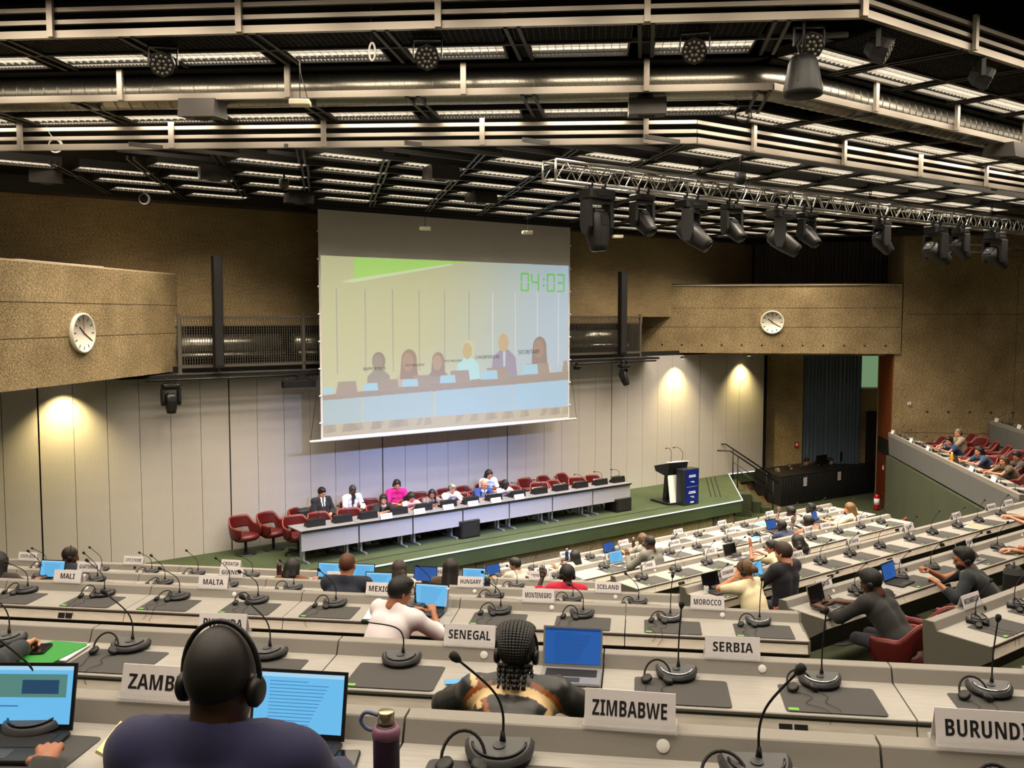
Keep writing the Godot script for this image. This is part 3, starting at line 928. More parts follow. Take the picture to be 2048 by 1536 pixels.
	part("base", sl(rrect(0.72, 0.85, 0.03), 0.0, 0.06, 0.01), M.black, le, at(-0.05, 0, -0.02))
	part("column", fin(box(shp(), Vector3(-0.05, 0.5, -0.05), Vector3(0.22, 0.95, 0.16), Basis(Vector3.RIGHT, 0.10))), M.black, le)
	part("front_panel", fin(box(shp(), Vector3(0.0, 0.62, 0.27), Vector3(0.62, 1.16, 0.025), Basis(Vector3.RIGHT, -0.16))), M.white, le)
	part("emblem", fin(box(shp(), Vector3(0.0, 0.98, 0.348), Vector3(0.08, 0.06, 0.004), Basis(Vector3.RIGHT, -0.16))), mat("emblem_grey", Color(0.7, 0.7, 0.72), 0.5), le)
	part("desk", fin(prism(shp(), PackedVector2Array([Vector2(0.34, 1.19), Vector2(-0.36, 1.02), Vector2(-0.30, 0.88), Vector2(0.24, 0.78)]), -0.33, 0.33)), M.black, le)
	part("desk_top", fin(box(shp(), Vector3(0, 1.115, -0.01), Vector3(0.70, 0.02, 0.74), Basis(Vector3.RIGHT, -0.238))), M.white, le)
	for sx in [-0.2, 0.2]:
		part("gooseneck", fin(tube(shp(true), curve([Vector3(sx, 1.18, 0.22), Vector3(sx, 1.42, 0.26), Vector3(sx * 0.8, 1.56, 0.12), Vector3(sx * 0.7, 1.55, -0.04)]), 0.007, 5)), M.rubber, le)
		part("microphone", fin(tube(shp(true), [Vector3(sx * 0.7, 1.55, -0.04), Vector3(sx * 0.65, 1.535, -0.10)], 0.014, 8)), M.rubber, le)
	var sg := thing("poster_stand", "dark floor stand with a blue poster in front of the lectern", "poster stand", sf(18.05, 19.86, 0.9, 0.0))
	part("frame", sl(rrect(0.62, 0.30, 0.02), 0.0, 1.02, 0.008), mat("stand_grey", Color(0.13, 0.14, 0.16), 0.4), sg)
	part("poster", bx(Vector3(0.02, 0.52, 0.153), Vector3(0.50, 0.94, 0.006)), mat("poster_blue", Color(0.035, 0.10, 0.42), 0.4), sg)
	s = shp()
	for r in [[0.84, 0.26, 0.02], [0.80, 0.28, 0.024], [0.66, 0.14, 0.018], [0.64, 0.08, 0.014], [0.52, 0.44, 0.003], [0.38, 0.26, 0.02], [0.34, 0.30, 0.022], [0.24, 0.14, 0.018], [0.21, 0.08, 0.014], [0.08, 0.14, 0.04]]:
		box(s, Vector3(0.02 + (0.05 if r[2] < 0.015 and r[2] > 0.005 else 0.0), r[0], 0.157), Vector3(r[1], r[2], 0.003))
	part("print_lines", fin(s), M.white, sg)
	# loudspeaker boxes and cases under and beside the table
	for r in [[18.62, 17.72, "at the right end of the stage table", 0.36], [18.62, 12.66, "under the middle of the stage table", 0.42]]:
		var b := thing("subwoofer", "black subwoofer box on the stage floor %s" % r[2], "loudspeaker", sf(r[0], r[1], 0.9))
		part("cabinet", sl(rrect(0.56, 0.5, 0.03), 0.0, r[3], 0.01), M.black, b)
		part("grille", bx(Vector3(0, r[3] * 0.5, 0.252), Vector3(0.48, r[3] - 0.08, 0.008)), M.rubber, b)
	var cs := thing("flight_case", "brown case standing under the stage table", "case", sf(19.2, 11.3, 0.9))
	part("body", sl(rrect(0.5, 0.3, 0.02), 0.0, 0.3, 0.01), mat("case_brown", Color(0.20, 0.10, 0.07), 0.5), cs)
	part("lid", sl(rrect(0.51, 0.31, 0.02), 0.3, 0.34, 0.008), mat("case_lid", Color(0.14, 0.07, 0.05), 0.5), cs)
	part("handle", fin(tube(shp(true), [Vector3(-0.08, 0.2, 0.155), Vector3(-0.07, 0.2, 0.19), Vector3(0.07, 0.2, 0.19), Vector3(0.08, 0.2, 0.155)], 0.01, 6)), M.black, cs)
	var wd := thing("wooden_cabinet", "low brown wooden cabinet behind the left end of the stage table", "cabinet", sf(20.2, 9.55, 0.9))
	part("body", sl(rrect(0.9, 0.4, 0.01), 0.0, 0.52, 0.006), M.wood, wd)
	part("door", bx(Vector3(-0.22, 0.26, 0.204), Vector3(0.42, 0.46, 0.012)), M.wood, wd)
	part("door", bx(Vector3(0.22, 0.26, 0.204), Vector3(0.42, 0.46, 0.012)), M.wood, wd)
	part("handle", bx(Vector3(0.0, 0.3, 0.216), Vector3(0.05, 0.1, 0.012)), M.black, wd)


func name_plate(called: String, xf: Transform3D, line: String, w: float, h: float, label: String, group: String, size := 0.0, tilt := 0.30, lines := 1) -> void:
	# folded card like a tent, printed on the side towards +z
	var o := thing(called, label, "name plate", xf, group)
	var s := shp()
	var dz := h * sin(tilt)
	var hy := h * cos(tilt)
	for sz in [1, -1]:
		box(s, Vector3(0, hy * 0.5, sz * dz * 0.5), Vector3(w, h, 0.003), Basis(Vector3.RIGHT, -tilt * sz))
	part("card", fin(s), M.paper, o)
	if called == "name_plate":
		part("holder", fin(box(box(shp(), Vector3(0, 0.006, 0), Vector3(w + 0.01, 0.012, dz * 2.0 + 0.03)), Vector3(0, 0.02, dz + 0.008), Vector3(w, 0.04, 0.003), Basis(Vector3.RIGHT, -tilt))), M.acrylic, o)
	var f := size if size > 0.0 else 0.068 - 0.0012 * maxf(line.length() - 6.0, 0.0)
	var parts := line.split("|")
	for i in parts.size():
		var y := hy * 0.52 + (0.5 * (parts.size() - 1) - i) * f * 0.72
		var tm := text(parts[i], f, 0.0012)
		var sx := minf(0.92, w * 0.82 / maxf(tm.get_aabb().size.x, 0.001))
		part("lettering", tm, M.ink, o, Transform3D(Basis(Vector3.RIGHT, -tilt), Vector3(0, y, dz * (1.0 - y / hy) + 0.0022)) * Transform3D(Basis.from_scale(Vector3(sx, 1.0, 1.0)), Vector3.ZERO))


func curtain(a: Vector3, b: Vector3, y0: float, y1: float, folds: int, depth: float) -> ArrayMesh:
	var s := shp(true)
	var u := b - a
	var n := Vector3(-u.z, 0, u.x).normalized()
	var m := folds * 8
	var rows := []
	for j in 5:
		var row := []
		for i in m + 1:
			var t := float(i) / m
			var ph := t * folds * TAU + sin(t * 23.0) * 0.9
			row.append(a + u * t + n * depth * (sin(ph) + 0.25 * sin(ph * 2.3 + j * 0.2)) * (0.75 + 0.1 * j) + Vector3(0, lerpf(y1, y0, j / 4.0), 0))
		rows.append(row)
	for j in 4:
		for i in m:
			quad(s, rows[j][i], rows[j][i + 1], rows[j + 1][i + 1], rows[j + 1][i])
	return fin(s)


func build_side_rooms() -> void:
	# side bay behind the right gallery: concrete pier, curtains, high window, dark door
	struct("wall_pier", bx(Vector3(4.85, 3.4, -34.9), Vector3(1.5, 6.8, 1.2)), M.concrete)
	struct("wall_bay", bx(Vector3(9.0, 4.0, -37.0), Vector3(12.0, 9.0, 0.3)), M.concrete)
	struct("wall_bay_side", bx(Vector3(9.4, 4.0, -34.5), Vector3(0.3, 9.0, 5.0)), M.concrete)
	struct("ceiling_bay", bx(Vector3(6.5, EYE - 1.2, -33.9), Vector3(9.0, 0.12, 5.0)), M.concrete)
	var cu := mat("curtain_blue", Color(0.36, 0.42, 0.48), 0.9)
	cu.rim_enabled = true
	cu.rim = 0.4
	var c := thing("curtain", "long blue grey pleated curtain in the bay behind the interpreters' table", "curtain")
	part("drape", curtain(Vector3(5.55, 0, -34.4), Vector3(7.62, 0, -34.5), 0.1, EYE - 1.3, 17, 0.055), cu, c)
	part("curtain_rail", bx(Vector3(6.55, EYE - 1.29, -34.45), Vector3(2.3, 0.04, 0.08)), M.alu_dark, c)
	var c2 := thing("curtain", "grey pleated curtain above the right gallery, near the ceiling", "curtain")
	var cg := mat("curtain_grey", Color(0.40, 0.38, 0.38), 0.9)
	cg.rim_enabled = true
	cg.rim = 0.4
	part("drape", curtain(Vector3(3.7, 0, -33.0), Vector3(8.05, 0, -33.0), EYE + 0.2, EYE + 2.45, 34, 0.055), cg, c2)
	part("curtain_rail", bx(Vector3(5.9, EYE + 2.47, -33.0), Vector3(4.4, 0.05, 0.08)), M.alu_dark, c2)
	struct("wall_gallery_back", bx(Vector3(6.0, EYE + 1.2, -33.4), Vector3(6.0, 3.4, 0.2)), M.void)
	var wp := Node3D.new()
	wp.name = "wall_wood"
	wp.set_meta("kind", "structure")
	wp.set_meta("label", "orange brown wooden reveal beside the right gallery curtain")
	wp.set_meta("category", "wall lining")
	add_child(wp, true)
	for i in 4:
		part("board", bx(Vector3(8.28, EYE + 1.6, -31.2 - i * 0.46), Vector3(0.06, 3.0, 0.45)), M.wood, wp)
	var w := Node3D.new()
	w.name = "window_1"
	w.set_meta("kind", "structure")
	w.set_meta("label", "small high window of frosted greenish glass right of the blue curtain")
	w.set_meta("category", "window")
	add_child(w, true)
	part("pane", bx(Vector3(7.95, 4.25, -34.62), Vector3(0.62, 1.1, 0.02)), glow("window_glass", Color(0.62, 0.78, 0.58), 0.25), w)
	var fr := shp()
	box(fr, Vector3(7.95, 3.67, -34.6), Vector3(0.74, 0.05, 0.1))
	box(fr, Vector3(7.6, 4.25, -34.6), Vector3(0.05, 1.2, 0.1))
	box(fr, Vector3(8.29, 4.25, -34.6), Vector3(0.05, 1.2, 0.1))
	part("window_frame", fin(fr), M.white, w)
	struct("wall_below_window", bx(Vector3(8.0, 3.25, -34.8), Vector3(0.9, 0.8, 0.3)), M.concrete)
	struct("door_1", bx(Vector3(8.1, 1.43, -34.75), Vector3(0.5, 2.85, 0.1)), mat("door_dark", Color(0.12, 0.06, 0.04), 0.5), Transform3D.IDENTITY, "dark brown door at the back of the side bay", "door")
	struct("wall_beside_door", bx(Vector3(7.7, 1.43, -34.8), Vector3(0.34, 2.86, 0.14)), M.concrete)
	# wooden reveal of the big opening with its vent
	struct("wall_reveal", bx(Vector3(7.95, 2.4, -31.55), Vector3(0.5, 5.3, 2.0)), M.concrete)
	var jm := Node3D.new()
	jm.name = "door_2"
	jm.set_meta("kind", "structure")
	jm.set_meta("label", "tall wooden side door with a dark vent in the reveal of the right wall")
	jm.set_meta("category", "door")
	add_child(jm, true)
	for i in 4:
		part("board", bx(Vector3(7.68, 3.75, -30.83 - i * 0.40), Vector3(0.05, 2.9, 0.385)), M.wood, jm)
	part("leaf", bx(Vector3(7.68, 0.9, -31.43), Vector3(0.05, 1.8, 1.56)), mat("wood_red", Color(0.36, 0.15, 0.06), 0.35), jm)
	part("vent", bx(Vector3(7.665, 2.05, -31.4), Vector3(0.05, 0.46, 1.45)), M.black, jm)
	part("lock", bx(Vector3(7.65, 1.35, -31.35), Vector3(0.02, 0.12, 0.08)), M.white, jm)
	part("lock", bx(Vector3(7.65, 0.5, -31.35), Vector3(0.02, 0.03, 0.1)), M.brass, jm)
	# technicians' table draped in black
	var tt := thing("draped_table", "long table draped in black cloth at the foot of the side bay", "table")
	var p := [nd(19.0, 25.35, 0), nd(18.55, 30.2, 0), nd(20.2, 30.4, 0), nd(20.5, 25.9, 0)]
	part("drape", sl(poly3(p), 0.02, 0.96), mat("black_cloth", Color(0.02, 0.02, 0.022), 0.95), tt)
	part("tabletop", sl(poly3(p), 0.96, 0.98), M.black, tt)
	var fold := shp(true)
	for i in 40:
		var t := i / 40.0
		var q := nd(19.0 - 0.45 * t - 0.012, 25.4 + t * 4.8, 0.48)
		tube(fold, [q + Vector3(0, -0.46, 0), q + Vector3(0, 0.46, 0)], 0.018, 5)
	part("pleats", fin(fold), M.black_cloth, tt)
	for r in [[0.22, 0.72, 0.0], [0.57, 0.76, 0.0]]:
		var q := nd(19.0 - 0.45 * r[0] - 0.035, 25.4 + r[0] * 4.8, r[1])
		var sh := thing("paper_notice", "white paper notice pinned to the black table drape, %s one" % ("left" if r[0] < 0.4 else "right"), "notice", Transform3D(Basis(Vector3.UP, PI / 4 + 0.09), q))
		part("sheet", bx(Vector3.ZERO, Vector3(0.21, 0.29, 0.002)), M.paper, sh)
		var ln := shp()
		for k in 7:
			box(ln, Vector3(0, 0.1 - k * 0.03, 0.002), Vector3(0.14 - 0.02 * (k % 3), 0.006, 0.001))
		part("print", fin(ln), mat("print_grey", Color(0.45, 0.45, 0.45), 0.8), sh)
	# steps from the stage down to the floor, with handrails
	for i in 4:
		var y := 0.72 - i * 0.18
		struct("floor_step", bx(Vector3(3.03 + i * 0.28, y * 0.5, -31.2), Vector3(0.3, y, 2.0)), M.carpet)
		struct("trim_nosing", bx(Vector3(3.17 + i * 0.28, y + 0.004, -31.2), Vector3(0.035, 0.012, 2.0)), M.wood)
	struct("wall_step_side", bx(Vector3(3.12, 0.35, -29.9), Vector3(0.5, 0.7, 0.6)), M.carpet)
	for z in [-30.3, -31.9]:
		var h := thing("handrail", "black metal handrail %s the steps at the right end of the stage" % ("nearer side of" if z > -31 else "farther side of"), "handrail")
		part("rail", fin(tube(shp(true), [Vector3(2.35, 1.95, z), Vector3(2.75, 1.95, z), Vector3(4.25, 0.95, z)], 0.025, 8)), M.black, h)
		part("post", fin(tube(shp(true), [Vector3(3.0, 0.55, z), Vector3(3.0, 1.78, z)], 0.02, 8)), M.black, h)
		part("post", fin(tube(shp(true), [Vector3(4.1, 0.0, z), Vector3(4.1, 1.03, z)], 0.02, 8)), M.black, h)
		part("foot", la([Vector2(0.06, 0.0), Vector2(0.06, 0.02), Vector2(0.03, 0.04)], 10), M.black, h, at(4.1, 0, z))
		part("mid_rail", fin(tube(shp(true), [Vector3(3.0, 1.35, z), Vector3(4.1, 0.62, z)], 0.015, 6)), M.black, h)
	# small fixtures
	var fe := thing("fire_extinguisher", "red fire extinguisher on the floor beside the wooden door", "fire extinguisher", at(7.45, 0.02, -31.2))
	part("cylinder", la([Vector2(0.08, 0.0), Vector2(0.085, 0.02), Vector2(0.085, 0.42), Vector2(0.06, 0.48), Vector2(0.025, 0.5)], 16), M.red, fe)
	part("label", fin(lathe(shp(true), [Vector2(0.087, 0.16), Vector2(0.087, 0.36)], 16)), M.paper, fe)
	part("valve", la([Vector2(0.03, 0.5), Vector2(0.03, 0.55), Vector2(0.015, 0.57)], 10), M.black, fe)
	part("lever", bx(Vector3(-0.04, 0.58, 0), Vector3(0.12, 0.02, 0.02)), M.black, fe)
	part("hose", fin(tube(shp(true), curve([Vector3(0.03, 0.53, 0), Vector3(0.12, 0.48, 0), Vector3(0.11, 0.25, 0.02)]), 0.012, 6)), M.black, fe)
	var fa := thing("fire_call_point", "small red fire call point on the concrete pier", "call point", at(5.42, 1.65, -34.29))
	part("box", bx(Vector3.ZERO, Vector3(0.15, 0.2, 0.06)), M.red, fa)
	part("window", bx(Vector3(0, 0.01, 0.032), Vector3(0.08, 0.09, 0.006)), M.white, fa)
	var th := thing("wall_box", "small white box on the right concrete wall", "sensor", at(8.16, EYE - 2.7, -30.47))
	part("cover", sl(rrect(0.10, 0.10, 0.012), -0.015, 0.02, 0.005), M.white, th, at(0, 0, 0, 0, PI / 2))
	part("lens", bx(Vector3(0, -0.01, 0.022), Vector3(0.03, 0.02, 0.004)), M.grey_dark, th)
	clock(Transform3D(Basis(Vector3.UP, 0.0), Vector3(3.99, EYE - 0.2, -30.5)), "round white wall clock on the front of the right gallery")
	clock(Transform3D(Basis(Vector3.UP, PI / 2), Vector3(-10.1, EYE - 0.31, -15.9)), "round white wall clock on the left gallery")


func clock(xf: Transform3D, label: String) -> void:
	var o := thing("wall_clock", label, "clock", xf)
	var up := Transform3D(Basis(Vector3.RIGHT, PI / 2), Vector3.ZERO)
	part("case", fin(lathe(shp(true), [Vector2(0.355, 0.0), Vector2(0.365, 0.03), Vector2(0.365, 0.075), Vector2(0.35, 0.085), Vector2(0.325, 0.085), Vector2(0.32, 0.07)], 48, up)), mat("clock_case", Color(0.84, 0.82, 0.76), 0.35), o)
	part("dial", fin(lathe(shp(), [Vector2(0.322, 0.06), Vector2(0.322, 0.068)], 48, up)), M.white, o)
	for i in 12:
		var a := TAU * i / 12.0
		part("hour_mark", fin(box(shp(), Vector3(sin(a) * 0.275, cos(a) * 0.275, 0.0695), Vector3(0.022, 0.07, 0.003), Basis(Vector3.BACK, -a))), M.ink, o)
	var a := TAU * (10.0 + 20.0 / 60.0) / 12.0
	part("hour_hand", fin(box(shp(), Vector3(sin(a), cos(a), 0) * 0.07 + Vector3(0, 0, 0.072), Vector3(0.028, 0.20, 0.004), Basis(Vector3.BACK, -a))), M.ink, o)
	a = TAU * 20.0 / 60.0
	part("minute_hand", fin(box(shp(), Vector3(sin(a), cos(a), 0) * 0.11 + Vector3(0, 0, 0.075), Vector3(0.02, 0.30, 0.004), Basis(Vector3.BACK, -a))), M.ink, o)
	part("second_hand", bx(Vector3(0, 0.1, 0.078), Vector3(0.008, 0.28, 0.003)), M.red, o)


# ---------------------------------------------------------------- desks
# row: phrase, frame, first joint, module length, modules, microphones (along), empty of headset, plates [along, word], lean of the goosenecks
func row_list() -> Array:
	var l := func(z, drop): return Transform3D(Basis.IDENTITY, Vector3(0, EYE - drop - 0.81, -z))
	var c := func(n, drop): return Transform3D(Basis(Vector3.UP, PI / 4), nd(n, 0, EYE - drop - 0.81))
	var r := func(x, drop): return Transform3D(Basis(Vector3.UP, PI / 2), Vector3(x, EYE - drop - 0.81, 0))
	return [
		{"k": "A", "of": "nearest desk row", "t": l.call(2.93, 1.31), "s": -3.74, "m": 1.49, "n": 5, "mics": [-2.0, -0.43, 0.35, 1.12], "bare": [-2.0], "plates": [[-1.62, "ZAMBIA"], [-0.03, "ZIMBABWE"], [1.04, "BURUNDI"]], "end": false},
		{"k": "B", "of": "RWANDA desk row", "t": l.call(5.04, 1.83), "s": -6.175, "m": 1.495, "n": 7, "mics": [-3.66, -2.89, -2.07, -1.30, 0.19, 0.92, 1.75], "bare": [-3.66, -1.30], "plates": [[-2.39, "RWANDA"], [-0.94, "SENEGAL"], [0.49, "SERBIA"], [2.12, "SLOVAKIA"]], "end": false},
		{"k": "C", "of": "MALTA desk row", "t": l.call(8.25, 2.56), "s": -7.578, "m": 1.49, "n": 6, "mics": [-5.82, -5.03, -4.28, -3.51, -2.76, -2.02, -1.24, -0.51, 0.25, 1.0], "bare": [-2.02], "plates": [[-5.47, "MALI"], [-3.99, "MALTA"], [-2.36, "MEXICO"], [-0.91, "MONTENEGRO"], [0.58, "MOROCCO"]], "end": true},
		{"k": "D", "of": "HUNGARY desk row", "t": l.call(10.32, 3.06), "s": -9.06, "m": 1.58, "n": 6, "mics": [-7.1, -6.39, -5.54, -4.74, -3.96, -2.35, -1.62, -0.75, -0.03], "bare": [-7.1], "plates": [[-6.56, "GUATEMALA"], [-4.76, "GUINEA"], [-3.45, "HAITI"], [-1.91, "HUNGARY"], [-0.36, "ICELAND"]], "end": true},
		{"k": "E", "of": "CROATIA desk row", "t": l.call(12.25, 3.5), "s": -10.9, "m": 1.5, "n": 7, "mics": [-8.37, -7.52, -6.77, -6.09, -5.30, -1.63], "bare": [-7.52], "plates": [[-8.72, "COSTA RICA"], [-7.10, "COTE D'IVOIRE"], [-5.65, "CROATIA"], [-4.13, "CYPRUS"], [-2.75, "CZECHIA"], [-1.33, "DEMOCRATIC REPUBLIC|OF THE CONGO"]], "end": true},
		{"k": "c1", "of": "AUSTRIA desk row", "t": c.call(14.3, 4.85), "s": 10.0, "m": 1.6, "n": 7, "mics": [10.45, 11.26, 12.10, 12.74, 13.55, 15.25, 15.98, 16.88, 17.59, 18.49, 19.35, 20.5], "bare": [10.45, 13.55, 19.35], "plates": [[10.62, "ARGENTINA"], [12.2, "ARMENIA"], [13.8, "AUSTRALIA"], [15.48, "AUSTRIA"], [16.95, "AZERBAIJAN"], [18.7, "BANGLADESH"]], "end": true},
		{"k": "c2", "of": "BULGARIA desk row", "t": c.call(12.35, 4.4), "s": 9.7, "m": 1.6, "n": 6, "mics": [10.25, 11.32, 12.1, 13.0, 13.75, 14.65, 15.43, 16.35, 17.19, 18.0, 18.8], "bare": [12.1, 16.35, 18.0], "plates": [[9.99, "BENIN"], [11.63, "BRAZIL"], [13.28, "BULGARIA"], [14.91, "BURKINA FASO"], [16.68, "CAMEROON"], [18.37, "CANADA"]], "end": true},
		{"k": "c3", "of": "CHAD desk row", "t": c.call(10.3, 3.95), "s": 9.75, "m": 1.5, "n": 5, "mics": [10.21, 10.96, 11.70, 12.42, 13.3, 14.51, 15.33, 16.05, 16.74], "bare": [12.42, 13.3], "plates": [[10.49, "CHAD"], [11.94, "CHILE"], [13.39, "CHINA"], [14.62, "COLOMBIA"], [15.12, "COMOROS"], [16.29, "CONGO"]], "end": true},
		{"k": "c4", "of": "ECUADOR desk row", "t": c.call(8.2, 3.5), "s": 9.0, "m": 1.5, "n": 7, "mics": [9.49, 10.25, 11.0, 11.75, 12.48, 13.27, 14.12, 14.81, 15.62, 16.33, 17.15], "bare": [9.49, 10.25, 11.0], "plates": [[9.86, "DENMARK"], [11.37, "DJIBOUTI"], [12.78, "ECUADOR"], [14.34, "EGYPT"], [15.85, "ESTONIA"], [17.08, "MADAGASCAR"], [17.72, "ETHIOPIA"]], "end": true},
		{"k": "c5", "of": "INDIA desk row", "t": c.call(6.18, 3.06), "s": 8.37, "m": 1.5, "n": 5, "mics": [8.88, 9.5, 10.42, 11.13, 12.07, 12.82], "bare": [8.88, 10.42, 11.13, 12.07], "plates": [[9.09, "INDIA"], [10.50, "IRAN|(ISLAMIC REPUBLIC OF)"], [12.24, "IRELAND"]], "end": true},
		{"k": "c6", "of": "MOZAMBIQUE desk row", "t": c.call(4.06, 2.56), "s": 7.5, "m": 1.5, "n": 3, "mics": [8.01, 8.72, 9.5], "bare": [], "plates": [[8.17, "MOZAMBIQUE"]], "end": true},
		{"k": "R1", "of": "right wing's front row", "t": r.call(7.6, 3.58), "s": 20.0, "m": 1.47, "n": 7, "mics": [29.9, 29.1, 28.2, 27.5, 26.6, 25.8, 24.9, 24.1, 23.2, 22.4, 21.5, 20.7], "bare": [29.9, 29.1, 24.1, 21.5], "plates": [[29.9, "AUT"], [27.9, "BEL"], [26.3, "CYP"], [22.9, "BLR"], [21.5, "FIN"]], "end": true},
		{"k": "R2", "of": "right wing's upper row", "t": r.call(10.5, 3.15), "s": 23.0, "m": 1.45, "n": 5, "mics": [29.9, 29.1, 28.2], "bare": [29.9, 29.1], "plates": [[29.7, "SWE"], [28.0, "ITA"]], "end": true},
	]


var seat_marks := {}


func desk_mesh(m: float) -> Dictionary:
	var g := 0.004
	var x0 := g
	var x1 := m - g
	var P := func(pts): return fin(prism(shp(), PackedVector2Array(pts), x0, x1))
	return {
		"worktop": P.call([Vector2(0.036, 0.74), Vector2(0.484, 0.735), Vector2(0.488, 0.730), Vector2(0.484, 0.716), Vector2(0.036, 0.716)]),
		"riser": P.call([Vector2(0.036, 0.738), Vector2(0.003, 0.806), Vector2(-0.002, 0.81), Vector2(-0.076, 0.81), Vector2(-0.08, 0.806), Vector2(-0.08, 0.70), Vector2(0.02, 0.70)]),
		"shadow_gap": P.call([Vector2(0.476, 0.716), Vector2(0.476, 0.69), Vector2(0.03, 0.69), Vector2(0.03, 0.716)]),
		"fascia": P.call([Vector2(0.478, 0.70), Vector2(0.508, 0.632), Vector2(0.50, 0.622), Vector2(0.46, 0.622), Vector2(0.46, 0.70)]),
		"underside": P.call([Vector2(0.49, 0.62), Vector2(0.25, 0.45), Vector2(-0.02, 0.42), Vector2(-0.02, 0.69), Vector2(0.46, 0.69)]),
		"front_panel": P.call([Vector2(-0.078, 0.70), Vector2(-0.04, 0.13), Vector2(-0.02, 0.13), Vector2(-0.02, 0.70)]),
		"end": [Vector2(0.49, 0.733), Vector2(0.512, 0.63), Vector2(0.25, 0.44), Vector2(-0.03, 0.12), Vector2(-0.042, 0.12), Vector2(-0.084, 0.72), Vector2(-0.084, 0.812), Vector2(0.0, 0.812), Vector2(0.038, 0.742)],
	}


func seat_xf(row: Dictionary, along: float, z: float, y := 0.74, turn := 0.0) -> Transform3D:
	return row.t * Transform3D(Basis(Vector3.UP, turn), Vector3(along, y, z))


var mic_proto: Array = []
var headset_proto: Array = []
var mat_proto: Node3D
var chair_proto: Node3D
var star_chair_proto: Node3D


func dshape(w: float, d: float, y_back: float, y_front: float, grow: float) -> Array:
	var o := []
	for i in 19:
		var a := PI * i / 18.0
		var x := cos(a) * (w * 0.5 + grow)
		var z := -d * 0.4 + pow(sin(a), 0.8) * (d + grow)
		o.append(Vector3(x, lerpf(y_back, y_front, (z + d * 0.4) / d), z))
	return o


func make_mic(lean: float, tip: float) -> Node3D:
	var o := Node3D.new()
	tag(o, "microphone unit", "microphone unit")
	var s := shp(true)
	skin(s, [dshape(0.205, 0.135, 0.0, 0.0, -0.012), dshape(0.205, 0.135, 0.006, 0.006, 0.0), dshape(0.215, 0.14, 0.03, 0.02, 0.002)])
	cap(s, dshape(0.205, 0.135, 0.0, 0.0, -0.012), true)
	part("foot", fin(s), M.rubber, o)
	s = shp(true)
	skin(s, [dshape(0.215, 0.14, 0.03, 0.02, 0.002), dshape(0.22, 0.142, 0.042, 0.026, 0.0), dshape(0.205, 0.135, 0.058, 0.038, -0.006)])
	part("shell", fin(s), M.unit_grey, o)
	s = shp()
	cap(s, dshape(0.205, 0.135, 0.058, 0.038, -0.006), false)
	part("top_plate", fin(s), M.unit_grey, o)
	var arc := dshape(0.17, 0.105, 0.060, 0.045, 0.0).slice(1, 18)
	part("trim_arc", fin(tube(shp(true), arc, 0.0045, 5)), M.chrome if lean < 0.35 else M.black_gloss, o)
	part("speaker_disc", fin(lathe(shp(), [Vector2(0.02, 0.0), Vector2(0.02, 0.003)], 14, at(0, 0.0515, -0.005, 0, 0.14))), M.grey_dark, o)
	var up := Vector3(sin(tip) * sin(lean), cos(lean), cos(tip) * sin(lean))
	var b := Vector3(0.01, 0.057, -0.03)
	part("neck_boot", fin(tube(shp(true), [b - Vector3(0, 0.004, 0), b + Vector3(0, 0.03, 0)], 0.011, 8, 0.006)), M.rubber, o)
	var pts := curve([b, b + Vector3(0, 0.09, 0), b + Vector3(0, 0.13, 0) + up * 0.05, b + Vector3(0, 0.12, 0) + up * 0.20], 5)
	part("gooseneck", fin(tube(shp(true), pts, 0.0042, 5)), M.rubber, o)
	var e: Vector3 = pts[-1]
	var dir: Vector3 = (pts[-1] - pts[-3]).normalized()
	var xf := Transform3D(Basis(Quaternion(Vector3.UP, dir)), e)
	part("microphone_head", fin(lathe(shp(true), [Vector2(0.005, -0.005), Vector2(0.012, 0.006), Vector2(0.0155, 0.02), Vector2(0.013, 0.033), Vector2(0.004, 0.038)], 10, xf)), M.rubber, o)
	return o


func make_headset(k: int) -> Node3D:
	# lies against the microphone unit: band standing up at the back, ear pads in front, cord over the desk edge
	var o := Node3D.new()
	tag(o, "headset", "headset")
	var tilt: float = [0.75, 0.55, 0.95][k]
	var B := Basis(Vector3.RIGHT, -tilt)
	var band := []
	for i in 15:
		var a := PI * (i - 1.0) / 12.0
		band.append(B * Vector3(cos(a) * 0.068, 0.028 + sin(a) * 0.085, 0) + Vector3(0, 0.004, 0.0))
	part("headband", fin(tube(shp(true), band, 0.0055, 5)), M.rubber, o)
	for sx in [-1, 1]:
		var c := Vector3(sx * 0.055, 0.022, 0.012)
		var xf := Transform3D(Basis.from_euler(Vector3(0.5, sx * 0.5, -sx * 0.2)), c)
		part("ear_pad", fin(lathe(shp(true), [Vector2(0.022, -0.012), Vector2(0.03, -0.006), Vector2(0.03, 0.006), Vector2(0.018, 0.012), Vector2(0.006, 0.010)], 14, xf)), M.black, o)
	var cords := shp(true)
	for sx in [-1, 1]:
		var w: float = [0.03, -0.02, 0.05][k]
		tube(cords, curve([Vector3(sx * 0.055, 0.008, 0.03), Vector3(sx * 0.04 + w, 0.004, 0.10), Vector3(sx * 0.05, 0.004, 0.17), Vector3(sx * 0.03 + w, 0.005, 0.265), Vector3(sx * 0.03 + w, -0.05, 0.292), Vector3(sx * 0.05 - w, -0.16, 0.30)], 5), 0.0016, 4)
	part("cord", fin(cords), M.black, o)
	return o


func shell_ring(y: float, f: Callable) -> Array:
	return []


